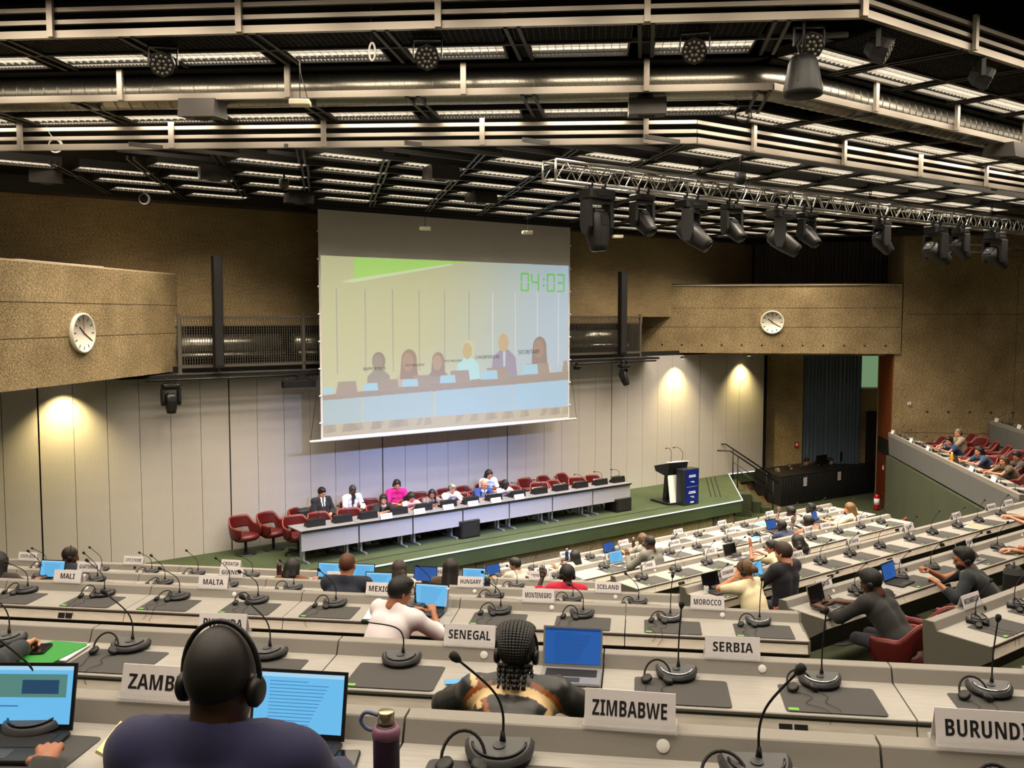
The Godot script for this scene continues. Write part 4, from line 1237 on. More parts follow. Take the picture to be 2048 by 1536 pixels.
func make_chair(star: bool) -> Node3D:
	var o := Node3D.new()
	tag(o, "chair", "chair")
	var n := 40
	var outer := []
	var inner := []
	var rows := 7
	var grid := []   # [i][j] outer and inner points
	for i in n + 1:
		var ph := lerpf(-2.25, 2.25, float(i) / n)
		var q := absf(ph)
		var top := lerpf(0.82, 0.63, smoothstep(0.62, 1.35, q)) - 0.03 * smoothstep(1.5, 2.25, q)
		var bot := lerpf(0.56, 0.36, smoothstep(0.75, 1.05, q)) + 0.10 * smoothstep(1.9, 2.25, q)
		var col := []
		for j in rows + 1:
			var t := float(j) / rows
			var y := lerpf(bot, top, t)
			var r := 1.0 + 0.13 * (y - 0.42) / 0.4
			var x := sin(ph) * 0.30 * r
			var z := cos(ph) * 0.29 * r
			var k := pow(absf(sin(ph * 2.0)), 2.0) * 0.07
			var bulge := 0.012 * sin(t * PI)
			var nrm := Vector3(sin(ph), 0, cos(ph))
			var p := Vector3(x * (1 + k), y, z * (1 + k))
			col.append([p + nrm * (0.012 + bulge), p - nrm * 0.022])
		grid.append(col)
	var s := shp(true)
	for i in n:
		for j in rows:
			quad(s, grid[i][j][0], grid[i][j + 1][0], grid[i + 1][j + 1][0], grid[i + 1][j][0])
			quad(s, grid[i][j][1], grid[i + 1][j][1], grid[i + 1][j + 1][1], grid[i][j + 1][1])
		quad(s, grid[i][rows][0], grid[i][rows][1], grid[i + 1][rows][1], grid[i + 1][rows][0])
		quad(s, grid[i][0][0], grid[i + 1][0][0], grid[i + 1][0][1], grid[i][0][1])
	for e in [0, n]:
		for j in rows:
			quad(s, grid[e][j][0], grid[e][j][1], grid[e][j + 1][1], grid[e][j + 1][0])
	part("shell", fin(s), M.leather, o)
	var pipe := []
	for i in n + 1:
		pipe.append((grid[i][rows][0] + grid[i][rows][1]) * 0.5)
	part("piping", fin(tube(shp(true), pipe, 0.017, 6)), M.leather_seam, o)
	s = shp(true)
	var rr := []
	for lv in [[0.10, 0.30], [0.24, 0.32], [0.30, 0.37], [0.30, 0.41], [0.275, 0.455], [0.20, 0.468], [0.05, 0.462]]:
		rr.append(range(28).map(func(k): return Vector3(cos(-TAU * k / 28.0) * lv[0], lv[1] - 0.012 * cos(-TAU * k / 28.0 * 2), sin(-TAU * k / 28.0) * lv[0] - 0.01)))
	skin(s, rr)
	cap(s, rr[0], true)
	cap(s, rr[-1], false)
	part("seat", fin(s), M.leather, o)
	if star:
		part("post", la([Vector2(0.03, 0.08), Vector2(0.03, 0.32)], 10), M.black, o)
		var st := shp()
		var ca := shp(true)
		for k in 5:
			var a := TAU * k / 5.0
			bar(st, Vector3(0, 0.10, 0), Vector3(cos(a) * 0.30, 0.07, sin(a) * 0.30), 0.04, 0.035)
			tube(ca, [Vector3(cos(a) * 0.30 - sin(a) * 0.02, 0.03, sin(a) * 0.30 + cos(a) * 0.02), Vector3(cos(a) * 0.30 + sin(a) * 0.02, 0.03, sin(a) * 0.30 - cos(a) * 0.02)], 0.03, 10)
		part("star_base", fin(st), M.black, o)
		part("caster", fin(ca), M.rubber, o)
	else:
		part("post", la([Vector2(0.032, 0.02), Vector2(0.032, 0.32)], 12), M.black, o)
		part("foot", la([Vector2(0.24, 0.0), Vector2(0.24, 0.012), Vector2(0.10, 0.03), Vector2(0.04, 0.05)], 24), M.black, o)
	return o


func chair(xf: Transform3D, label: String, group: String, star := false) -> Node3D:
	if chair_proto == null:
		chair_proto = make_chair(false)
		star_chair_proto = make_chair(true)
	return dup(star_chair_proto if star else chair_proto, "armchair", label, xf, group)


func build_rows() -> void:
	for k in [[0.9, -0.7], [0.75, -1.3], [0.12, 0.5], [0.6, 0.9], [0.95, 1.3], [1.35, -1.5]]:
		mic_proto.append(make_mic(k[0], k[1]))
	for k in 3:
		headset_proto.append(make_headset(k))
	mat_proto = Node3D.new()
	tag(mat_proto, "desk mat", "desk mat")
	part("pad", sl(rrect(0.475, 0.335, 0.02, 3), 0.0, 0.003, 0.001), M.mat_grey, mat_proto)
	part("sticker", bx(Vector3(-0.20, 0.0036, 0.142), Vector3(0.05, 0.001, 0.028)), M.sticker, mat_proto)
	var roundel := fin(lathe(shp(true), [Vector2(0.0215, 0.0), Vector2(0.0215, 0.003), Vector2(0.018, 0.005)], 20))
	for row in row_list():
		var dm := desk_mesh(row.m)
		var nm: int = row.n
		for i in nm:
			var x: float = row.s + i * row.m
			var xf: Transform3D = row.t * Transform3D(Basis.IDENTITY, Vector3(x, 0, 0))
			var o := thing("conference_desk", "grey ledged desk unit, %s from left in the %s" % [ORD[i], row.of], "desk", xf, "desk units of the " + row.of)
			part("worktop", dm.worktop, M.desk_top, o)
			part("riser", dm.riser, M.desk_riser, o)
			part("shadow_gap", dm.shadow_gap, M.desk_end, o)
			part("fascia", dm.fascia, M.desk_fascia, o)
			part("underside", dm.underside, M.black, o)
			part("front_panel", dm.front_panel, M.desk_front, o)
			var tilt := Basis(Vector3.RIGHT, -0.41)
			for sx in [-0.036, 0.036]:
				part("socket", fin(box(shp(), Vector3(row.m * 0.62 + sx, 0.664, 0.497), Vector3(0.062, 0.045, 0.006), tilt)), M.black, o)
			part("roundel", roundel, M.white if (i + nm) % 3 != 0 else M.rubber, o, Transform3D(Basis(Vector3.RIGHT, PI / 2 - 0.45), Vector3(row.m * 0.56, 0.775, 0.019)))
			if row.end and i in [0, nm - 1]:
				var ex: float = 0.0 if i == 0 else row.m
				part("end_panel", fin(prism(shp(), PackedVector2Array(dm.end), ex - 0.012, ex + 0.008)), M.desk_end, o)
		var q := 0
		for x in row.mics:
			var w: String = ORD[q] + " from the left"
			var center: bool = row.k.begins_with("c")
			var pick := rng.randi() % 2 if not center else 3 + rng.randi() % 2
			if row.k in ["B", "C"] and x > -0.2 or row.k == "A" and x > 0.0:
				pick = 2
			if row.k == "B" and x == -1.30:
				pick = 5
			if row.k == "A" and x > 0:
				pick = 3
			dup(mat_proto, "desk_mat", "grey desk mat with green sticker, %s on the %s" % [w, row.of], seat_xf(row, x + 0.02, 0.30, 0.7385), "desk mats")
			dup(mic_proto[pick], "microphone_unit", "dark half-moon microphone unit, %s on the %s" % [w, row.of], seat_xf(row, x, 0.125, 0.7395, rng.randf_range(-0.12, 0.12)), "microphone units")
			if not row.bare.has(x):
				dup(headset_proto[q % 3], "headset", "black headset by the microphone unit, %s on the %s" % [w, row.of], seat_xf(row, x - 0.10, 0.20, 0.7425, rng.randf_range(-0.25, 0.25)), "headsets")
			q += 1
		for p in row.plates:
			var words: String = str(p[1]).replace("|", " ")
			name_plate("name_plate", row.t * Transform3D(Basis(Vector3.UP, rng.randf_range(-0.04, 0.04)), Vector3(p[0], 0.811, -0.038)), p[1], 0.288, 0.118, "white name plate reading %s on the %s" % [words, row.of], "name plates", 0.0 if not p[1].contains("|") else 0.026)
	build_chairs()


func build_chairs() -> void:
	var rows := {}
	for r in row_list():
		rows[r.k] = r
	var put := func(k, along, z, turn, what): chair(seat_xf(rows[k], along, z, 0.0, turn), what, "burgundy armchairs at the desks")
	var i := 0
	for x in [-5.82, -5.03, -4.28, -3.51, -2.76, -2.02, -1.24, -0.51, 0.25, 1.0]:
		put.call("C", x, 0.98 + 0.05 * sin(i * 2.1), 0.25 * sin(i * 1.7), "burgundy armchair behind the %s, %s from the left" % [rows.C.of, ORD[i]])
		i += 1
	for k in [["c4", [9.5, 10.9, 11.75, 12.5, 13.3, 14.1, 14.8, 15.6, 16.3, 17.2]], ["c5", [8.9, 9.75, 10.55, 11.4, 12.1, 12.9]], ["c6", [7.95, 8.75, 9.55]], ["c3", [13.2, 15.3, 16.1, 16.8]], ["c2", [18.1, 18.9]], ["D", [-3.2]], ["E", [-7.4, -4.75, -2.9, -2.1, -1.0]]]:
		i = 0
		for x in k[1]:
			put.call(k[0], x, 1.0 + 0.06 * sin(i * 1.3 + x), 0.3 * sin(i * 2.3 + x), "burgundy armchair behind the %s, %s from the left" % [rows[k[0]].of, ORD[i]])
			i += 1
	for r in [[0.95, [29.2, 28.4, 26.9, 26.1, 25.2, 24.4, 23.6, 22.6, 21.7, 20.9], "first chair row"], [1.85, [29.4, 28.5, 27.6, 26.7, 25.8, 24.9, 24.0, 23.1, 22.2], "second chair row"]]:
		i = 0
		for a in r[1]:
			chair(seat_xf(rows.R1, a, r[0], 0.0 if r[0] < 1.5 else 0.08, 0.35 * sin(i * 1.9)), "burgundy armchair in the %s of the right-hand wing, %s from the wall" % [r[2], ORD[i]], "burgundy armchairs in the right-hand wing")
			i += 1
	# on the stage
	i = 0
	for d in [7.79, 8.44, 9.18, 9.69, 10.48, 10.98, 11.70, 12.43, 13.25, 13.84, 14.45, 15.12, 15.88, 16.55, 17.23]:
		var t := [0.25, 0.35, 0.7, -0.05, 0.0, -0.1, 0.1, 0.0, 0.1, 0.25, 0.1, 0.3, 0.15, 0.3, 0.35]
		chair(sf(20.15, d, 0.9, PI + t[i]), "burgundy shell armchair against the panelled wall, %s from the left" % ORD[i], "burgundy armchairs along the stage wall")
		i += 1
	i = 0
	for d in [8.72, 9.33, 10.03, 10.82, 11.62, 12.23, 12.79, 13.22, 13.70, 14.40, 14.95, 15.71, 16.30, 17.07, 17.69]:
		chair(sf(19.42, d, 0.9, PI + 0.3 * sin(i * 2.7)), "burgundy swivel chair drawn up to the stage table, %s from the left" % ORD[i], "burgundy chairs at the stage table", true)
		i += 1


# ---------------------------------------------------------------- truss and stage lights
func truss(called: String, label: String, xf: Transform3D, len: float, side: float, step: float) -> Node3D:
	var o := thing(called, label, "truss", xf)
	for sy in [0, 1]:
		for sz in [0, 1]:
			part("chord", fin(tube(shp(true), [Vector3(0, sy * side, -sz * side), Vector3(len, sy * side, -sz * side)], side * 0.086, 8)), M.truss, o)
	var up := fin(tube(shp(true), [Vector3(0, 0, 0), Vector3(step, side, 0)], side * 0.035, 5))
	var dn := fin(tube(shp(true), [Vector3(0, side, 0), Vector3(step, 0, 0)], side * 0.035, 5))
	for i in int(len / step):
		for sz in [0, 1]:
			part("brace", up if i % 2 == 0 else dn, M.truss, o, at(i * step, 0, -sz * side))
		if i % 4 == 0:
			part("cross_brace", fin(tube(shp(true), [Vector3(i * step, side, 0), Vector3(i * step, side, -side)], side * 0.035, 5)), M.truss, o)
			part("cross_brace", fin(tube(shp(true), [Vector3(i * step, 0, 0), Vector3(i * step, 0, -side)], side * 0.035, 5)), M.truss, o)
	for sz in [0, 1]:
		part("end_tube", fin(tube(shp(true), [Vector3(0, 0, -sz * side), Vector3(0, side, -sz * side)], side * 0.06, 6)), M.truss, o)
	return o


func moving_head(label: String, xf: Transform3D, k: float, pan: float, pitch: float) -> Node3D:
	# hangs from the origin: clamps, base, yoke, head; pan about y, pitch from straight down
	var o := thing("moving_head_light", label, "stage light", xf, "moving head stage lights on the truss")
	for sx in [-0.13, 0.13]:
		var s := shp(true)
		tube(s, circle_pts(Vector3(sx * k, 0.0, 0), Vector3.RIGHT, 0.038, 12), 0.014, 6, -1.0, true)
		box(s, Vector3(sx * k, -0.06, 0), Vector3(0.04, 0.06, 0.05))
		part("clamp", fin(s), M.black, o)
	part("base", fin(slab(shp(), rrect(0.50 * k, 0.30 * k, 0.04), -0.22 * k, -0.08, 0.015)), M.grey_dark if false else M.black, o)
	for z in [-1, 1]:
		part("handle", bx(Vector3(0, -0.15 * k, z * 0.155 * k), Vector3(0.26 * k, 0.05, 0.02)), M.rubber, o)
	var y := Node3D.new()
	y.name = "yoke"
	var yk := Basis(Vector3.UP, pan)
	var s := shp()
	box(s, Vector3(0, -0.25 * k, 0), Vector3(0.46 * k, 0.07 * k, 0.18 * k))
	for sx in [-1, 1]:
		slab(s, PackedVector2Array([Vector2(-0.09, -0.24), Vector2(0.09, -0.24), Vector2(0.10, -0.62), Vector2(0.05, -0.74), Vector2(-0.05, -0.74), Vector2(-0.10, -0.62)].map(func(v): return v * k)), sx * 0.235 * k - 0.04 * k, sx * 0.235 * k + 0.04 * k, 0.012, Transform3D(Basis(Vector3(0, 0, 1), Vector3(1, 0, 0), Vector3(0, 1, 0)), Vector3.ZERO))
	part("yoke", fin(s), M.black, o, Transform3D(yk, Vector3.ZERO))
	var hx := Transform3D(yk, Vector3.ZERO) * Transform3D(Basis(Vector3.RIGHT, -pitch), Vector3(0, -0.60 * k, 0))
	s = shp(true)
	var rings := []
	for r in [[0.20, 0.12, 0.11], [0.18, 0.165, 0.15], [0.05, 0.18, 0.17], [-0.10, 0.17, 0.16], [-0.30, 0.135, 0.13], [-0.36, 0.125, 0.12]]:
		rings.append(range(20).map(func(q): return Vector3(signf(cos(-TAU * q / 20.0)) * pow(absf(cos(TAU * q / 20.0)), 0.7) * r[1], r[0], signf(sin(-TAU * q / 20.0)) * pow(absf(sin(TAU * q / 20.0)), 0.7) * r[2]) * k))
	rings.reverse()
	skin(s, rings)
	cap(s, rings[0], true)
	cap(s, rings[-1], false)
	part("head", fin(s), M.black, o, hx)
	part("lens", fin(lathe(shp(true), [Vector2(0.105 * k, -0.375 * k), Vector2(0.11 * k, -0.355 * k)], 20)), M.black_gloss, o, hx)
	part("rear_cover", sl(rrect(0.20 * k, 0.18 * k, 0.02), 0.195 * k, 0.235 * k, 0.01), M.grey_dark, o, hx)
	part("vent", bx(Vector3(0, 0.05 * k, 0.165 * k), Vector3(0.16 * k, 0.14 * k, 0.02)), M.rubber, o, hx)
	part("badge", bx(Vector3(0, 0.236 * k, 0.02), Vector3(0.07 * k, 0.004, 0.02 * k)), M.white, o, hx)
	return o


func spot(p: Vector3, to: Vector3, angle: float, energy: float, c: Color, size: float, parent: Node, soft := 0.8) -> void:
	var l := SpotLight3D.new()
	l.name = "beam"
	l.spot_angle = angle
	l.spot_angle_attenuation = soft
	l.light_energy = energy
	l.light_color = c
	l.light_size = size
	l.shadow_enabled = true
	l.spot_range = 60.0
	l.spot_attenuation = 2.0
	add_child(l, true)
	l.look_at_from_position(p, to, Vector3.UP if absf((to - p).normalized().y) < 0.95 else Vector3.RIGHT)


func build_rigging() -> void:
	truss("lighting_truss", "long silver box truss with stage lights hanging below the right-hand ceiling", sf(10.5, 8.72, EYE + 1.93), 16.0, 0.29, 0.2)
	var heads := [[9.52, 1.0, 0.1, 0.12, "big", "pointing straight down at the left truss end"], [10.45, 0.78, 0.0, 0.8, "small", "second from the left truss end"], [11.55, 1.0, 0.5, 0.9, "big", "third from the left truss end"], [12.55, 0.78, 0.0, 0.85, "small", "fourth from the left truss end"], [13.85, 1.0, 0.6, 0.95, "big", "fifth from the left truss end"], [14.6, 0.78, 0.1, 0.85, "small", "sixth from the left truss end"], [17.0, 0.78, 1.1, 0.7, "small", "hanging alone, seventh from the left truss end"], [19.0, 1.0, 1.25, 1.0, "big", "eighth from the left truss end"], [20.0, 0.78, 1.2, 0.7, "small", "ninth, half hidden by its big neighbour"], [21.5, 1.0, 1.3, 1.0, "big", "last one at the right truss end"]]
	for h in heads:
		moving_head("%s black moving head light on the truss, %s" % [h[4], h[5]], sf(10.5, h[0], EYE + 1.93, 0.0), h[1], h[2], h[3])
	for d in [11.9, 16.8, 21.6]:
		var o := thing("chain_hoist", "chain hoist holding up the truss, %s" % {11.9: "nearest the left end", 16.8: "in its middle", 21.6: "near the right end"}[d], "hoist", sf(10.64, d, EYE + 2.22))
		part("body", sl(rrect(0.26, 0.12, 0.02), 0.02, 0.10, 0.01), M.grey_dark, o)
		var s := shp(true)
		for i in 5:
			tube(s, circle_pts(Vector3(0, 0.13 + i * 0.045, 0), Vector3.RIGHT if i % 2 else Vector3.BACK, 0.025, 8), 0.008, 5, -1.0, true)
		part("chain", fin(s), M.black, o)
	truss("lighting_truss", "short thin truss hanging before the right concrete wall", Transform3D(Basis.IDENTITY, Vector3(8.55, EYE + 1.87, -29.4)), 2.75, 0.22, 0.24)
	# wash lights under the fascia
	var pars := [[-5.74, -10.9, 0.35, "above the left end of the duct"], [-2.53, -11.05, 0.15, "beside the hanging ring"], [0.55, -11.2, -0.1, "left of the ceiling bend"], [1.80, -11.15, 0.1, "right above the hanging bell loudspeaker"], [2.62, -11.45, 1.3, "just right of the ceiling bend, turned sideways"], [4.22, -12.95, 1.4, "far right under the nearest fascia, turned sideways"]]
	for p in pars:
		var o := thing("wash_light", "black led wash light with a face of round lenses, %s" % p[3], "stage light", at(p[0], EYE + 3.24, p[1], p[2]), "led wash lights under the ceiling")
		part("hanger", fin(box(box(box(shp(), Vector3(0, -0.02, 0), Vector3(0.34, 0.03, 0.06)), Vector3(-0.165, -0.12, 0), Vector3(0.015, 0.22, 0.05)), Vector3(0.165, -0.12, 0), Vector3(0.015, 0.22, 0.05))), M.black, o)
		var hx := Transform3D(Basis(Vector3.RIGHT, 0.45), Vector3(0, -0.21, 0)) * Transform3D(Basis(Vector3.RIGHT, PI / 2), Vector3.ZERO)
		part("body", fin(lathe(shp(), [Vector2(0.09, -0.14), Vector2(0.135, -0.05), Vector2(0.15, 0.06), Vector2(0.15, 0.11), Vector2(0.14, 0.12)], 8, hx)), M.black, o)
		var lens := fin(lathe(shp(true), [Vector2(0.019, 0.0), Vector2(0.017, 0.008), Vector2(0.006, 0.012)], 10))
		for i in 18:
			var rr := 0.045 if i < 6 else 0.102
			var a := TAU * (i / 6.0 if i < 6 else (i - 6) / 12.0)
			part("lens", lens, mat("lens_grey", Color(0.42, 0.40, 0.36), 0.15), o, hx * at(cos(a) * rr, 0.118, sin(a) * rr))
	# bell loudspeaker hanging at the bend
	var b := thing("pendant_loudspeaker", "black bell-shaped loudspeaker hanging at the ceiling bend", "loudspeaker", at(1.72, EYE + 2.42, -11.0, 0.3))
	part("cabinet", la([Vector2(0.17, 0.0), Vector2(0.215, 0.015), Vector2(0.215, 0.06), Vector2(0.16, 0.36), Vector2(0.13, 0.43), Vector2(0.05, 0.46)], 28), M.black, b)
	part("grille", la([Vector2(0.15, -0.01), Vector2(0.2, 0.005)], 28), M.rubber, b)
	part("rod", fin(tube(shp(true), [Vector3(0, 0.45, 0), Vector3(0, 0.86, 0)], 0.02, 8)), M.black, b)
	for sx in [-1, 1]:
		part("fin", fin(tube(shp(true), [Vector3(sx * 0.1, 0.40, 0.10), Vector3(sx * 0.13, 0.12, 0.15)], 0.008, 5)), M.grey_dark, b)
	# wedge loudspeakers below the ceiling grid
	for p in [[-5.83, 2.60, -12.05, 0.1, "under the middle fascia at the left"], [0.02, 2.60, -12.7, 0.05, "under the middle fascia left of the bend"], [-7.01, 2.22, -14.95, 0.55, "left of the white ceiling sensor"], [-3.30, 2.22, -15.46, 0.55, "nearest the left truss end"], [-3.19, 2.22, -18.74, 0.6, "above the right part of the screen"], [-6.79, 2.22, -18.24, 0.6, "just above the left top corner of the screen"], [-10.0, 2.22, -14.9, 0.5, "at the far left end of the stage ceiling"], [6.0, 2.60, -16.9, 0.8, "under the middle fascia at the far right"]]:
		var o := thing("ceiling_loudspeaker", "grey brown wedge loudspeaker box %s" % p[4], "loudspeaker", at(p[0], EYE + p[1], p[2], p[3]), "wedge loudspeakers below the ceiling")
		part("cabinet", fin(prism(shp(), PackedVector2Array([Vector2(0.16, 0.24), Vector2(-0.30, 0.24), Vector2(-0.36, 0.06), Vector2(0.20, 0.0)]), -0.24, 0.24)), mat("speaker_brown", Color(0.21, 0.19, 0.175), 0.6), o)
		part("driver", fin(lathe(shp(true), [Vector2(0.11, -0.005), Vector2(0.115, 0.005)], 20, at(0, 0.022, -0.05, 0, -0.107))), M.rubber, o)
	# white wireless boxes on thin rods
	for p in [[-4.98, 2.0, -21.39, 0.45, "in front of the screen, left"], [-2.78, 2.0, -22.75, 0.45, "in front of the screen, right"], [-0.66, 2.0, -24.2, 0.45, "under the second stage light, over the bare wall"], [-4.35, 2.70, -11.75, 0.85, "large and near, in front of the middle fascia"]]:
		var o := thing("wireless_box", "white wireless box hanging from a thin rod, %s" % p[4], "access point", at(p[0], EYE + p[1], p[2], 0.2))
		part("case", sl(rrect(0.26, 0.20, 0.02), -0.035, 0.035, 0.01), mat("ivory", Color(0.86, 0.83, 0.72), 0.5), o)
		part("rod", fin(tube(shp(true), [Vector3(0, 0.03, 0), Vector3(0, p[3], 0)], 0.006, 5)), M.alu_dark, o)
		if p[3] > 0.6:
			part("cable", fin(tube(shp(true), curve([Vector3(0.1, 0.03, 0), Vector3(0.06, 0.2, 0.02), Vector3(0.01, 0.4, 0), Vector3(0.0, 0.8, 0)]), 0.005, 4)), M.black, o)
	# links, cable coils, dome cameras
	var lk := thing("lifting_ring", "white oval steel ring hanging on a wire below the nearest fascia", "ring", at(-3.11, EYE + 3.02, -10.75))
	var oval := range(20).map(func(i): return Vector3(cos(TAU * i / 20.0) * 0.035, sin(TAU * i / 20.0) * 0.10, 0))
	part("ring", fin(tube(shp(true), oval, 0.012, 8, -1.0, true)), M.white, lk)
	part("wire", fin(tube(shp(true), [Vector3(-0.01, 0.1, 0), Vector3(-0.01, 0.7, 0)], 0.008, 5)), M.alu_dark, lk)
	for p in [[-8.83, 2.56, -13.4, "white cable coil hanging behind the farthest fascia at the left"], [-9.8, 2.3, -17.7, "thin wire coil hanging from the stage ceiling at the left"], [1.25, 2.62, -12.9, "black cable loop hanging behind the bend of the middle fascia"]]:
		var o := thing("cable_coil", p[3], "cable", at(p[0], EYE + p[1], p[2], 0.2))
		var c: Material = M.white if p[0] < -8.0 and p[0] > -9.0 else M.rubber
		for i in 3:
			part("loop", fin(tube(shp(true), circle_pts(Vector3(0.01 * i, 0, 0.008 * i), Vector3.BACK, 0.09 + 0.008 * i, 18), 0.007, 5, -1.0, true)), c, o)
		part("tail", fin(tube(shp(true), curve([Vector3(0, 0.09, 0), Vector3(-0.1, 0.25, 0), Vector3(-0.12, 0.45, 0)]), 0.006, 5)), c, o)
	for p in [[1.45, 2.1, -15.0, "black dome camera hanging near the left truss end"], [-6.2, 2.28, -15.9, "small pale sensor below the stage ceiling lights"]]:
		var o := thing("dome_camera", p[3], "camera", at(p[0], EYE + p[1], p[2]))
		part("arm", fin(tube(shp(true), [Vector3(0, 0.1, 0), Vector3(0, 0.32 if p[0] > 0 else 0.16, 0)], 0.02, 8)), M.alu_dark, o)
		part("housing", la([Vector2(0.03, -0.09), Vector2(0.075, -0.06), Vector2(0.085, 0.0), Vector2(0.085, 0.08), Vector2(0.03, 0.1)], 16), M.black if p[0] > 0 else M.alu_dark2, o)
		part("dome", la([Vector2(0.01, -0.105), Vector2(0.05, -0.09), Vector2(0.065, -0.06)], 14), M.black_gloss, o)
	# stage lights under the catwalk
	moving_head("black moving head light under the catwalk, left of the screen", sf(20.05, 6.2, EYE - 1.34), 0.72, 0.0, 0.05)
	moving_head("black moving head light under the catwalk, right of the screen", sf(20.05, 19.27, EYE - 1.34), 0.72, 0.5, 0.35)
	var pj := thing("led_batten", "black led batten under the catwalk at the left screen edge", "stage light", sf(20.0, 9.05, EYE - 1.62))
	part("housing", sl(rrect(0.78, 0.16, 0.02), 0.0, 0.16, 0.01), M.black, pj)
	part("lens_strip", bx(Vector3(0, -0.006, 0.03), Vector3(0.74, 0.012, 0.08)), mat("lens_pale", Color(0.5, 0.55, 0.62), 0.2), pj)
	part("bracket", bx(Vector3(0.05, 0.22, 0), Vector3(0.2, 0.12, 0.1)), M.black, pj)
	for i in 6:
		part("knob", la([Vector2(0.02, 0.16), Vector2(0.02, 0.2), Vector2(0.01, 0.21)], 8), M.black, pj, at(-0.3 + i * 0.12, 0, 0))
	var ct := thing("track_camera", "small black camera under the catwalk just right of the screen", "camera", sf(20.0, 17.4, EYE - 1.5))
	part("body", sl(rrect(0.16, 0.14, 0.03), 0.0, 0.1, 0.01), M.black, ct)
	part("lens", fin(lathe(shp(true), [Vector2(0.04, 0.0), Vector2(0.045, 0.1)], 12, at(0, 0.05, 0.05, 0, 1.3))), M.black_gloss, ct)
	part("stem", bx(Vector3(0, 0.14, 0), Vector3(0.05, 0.1, 0.05)), M.black, ct)
	# what these lamps throw on the stage: cool white from the truss, warm from small downlights under the galleries
	for r in [[9.52, 11.2, 16.0], [11.55, 12.6, 16.0], [13.85, 14.0, 16.0]]:
		spot(nd(10.75, r[0], EYE + 1.0), nd(19.6, r[1], 1.6), 24.0, r[2] * STAGE, Color(0.62, 0.72, 1.0), 0.1, self, 1.0)
	spot(nd(10.75, 19.0, EYE + 1.0), nd(18.2, 20.2, 0.9), 12.0, 12.0 * STAGE, Color(0.70, 0.95, 0.85), 0.1, self, 1.0)
	for d in [0.6, 4.25, 22.1, 25.3]:
		var o := thing("downlight", "small round downlight under the %s, lighting the panelled wall" % {0.6: "left gallery, out of view", 4.25: "left gallery", 22.1: "right gallery, nearer the screen", 25.3: "right gallery, nearer the pier"}[d], "downlight", sf(20.35, d, EYE - 1.33))
		part("can", la([Vector2(0.07, 0.0), Vector2(0.07, 0.06), Vector2(0.05, 0.07)], 14), M.alu_dark, o)
		part("lamp_face", la([Vector2(0.055, -0.004), Vector2(0.055, 0.004)], 14), M.lamp_face, o)
		spot(nd(20.35, d, EYE - 1.36), nd(20.6, d, 0.9), 52.0, 4.2 * STAGE, Color(1.0, 0.90, 0.62), 0.05, self, 1.0)


# ---------------------------------------------------------------- bodies: a distance field of tapered limbs, meshed as surface nets
class Soup:
	var v := PackedVector3Array()
	var n := PackedVector3Array()
	var c := PackedColorArray()
	var i := PackedInt32Array()

	func add(o: Soup, xf: Transform3D) -> void:
		var b := v.size()
		var flip := xf.basis.determinant() < 0.0
		for k in o.v.size():
			v.append(xf * o.v[k])
			n.append((xf.basis * o.n[k]).normalized())
			c.append(o.c[k])
		for k in range(0, o.i.size(), 3):
			i.append(b + o.i[k])
			i.append(b + o.i[k + (2 if flip else 1)])
			i.append(b + o.i[k + (1 if flip else 2)])

	func mesh() -> ArrayMesh:
		var a := []
		a.resize(Mesh.ARRAY_MAX)
		a[Mesh.ARRAY_VERTEX] = v
		a[Mesh.ARRAY_NORMAL] = n
		a[Mesh.ARRAY_COLOR] = c
		a[Mesh.ARRAY_INDEX] = i
		var m := ArrayMesh.new()
		m.add_surface_from_arrays(Mesh.PRIMITIVE_TRIANGLES, a)
		return m


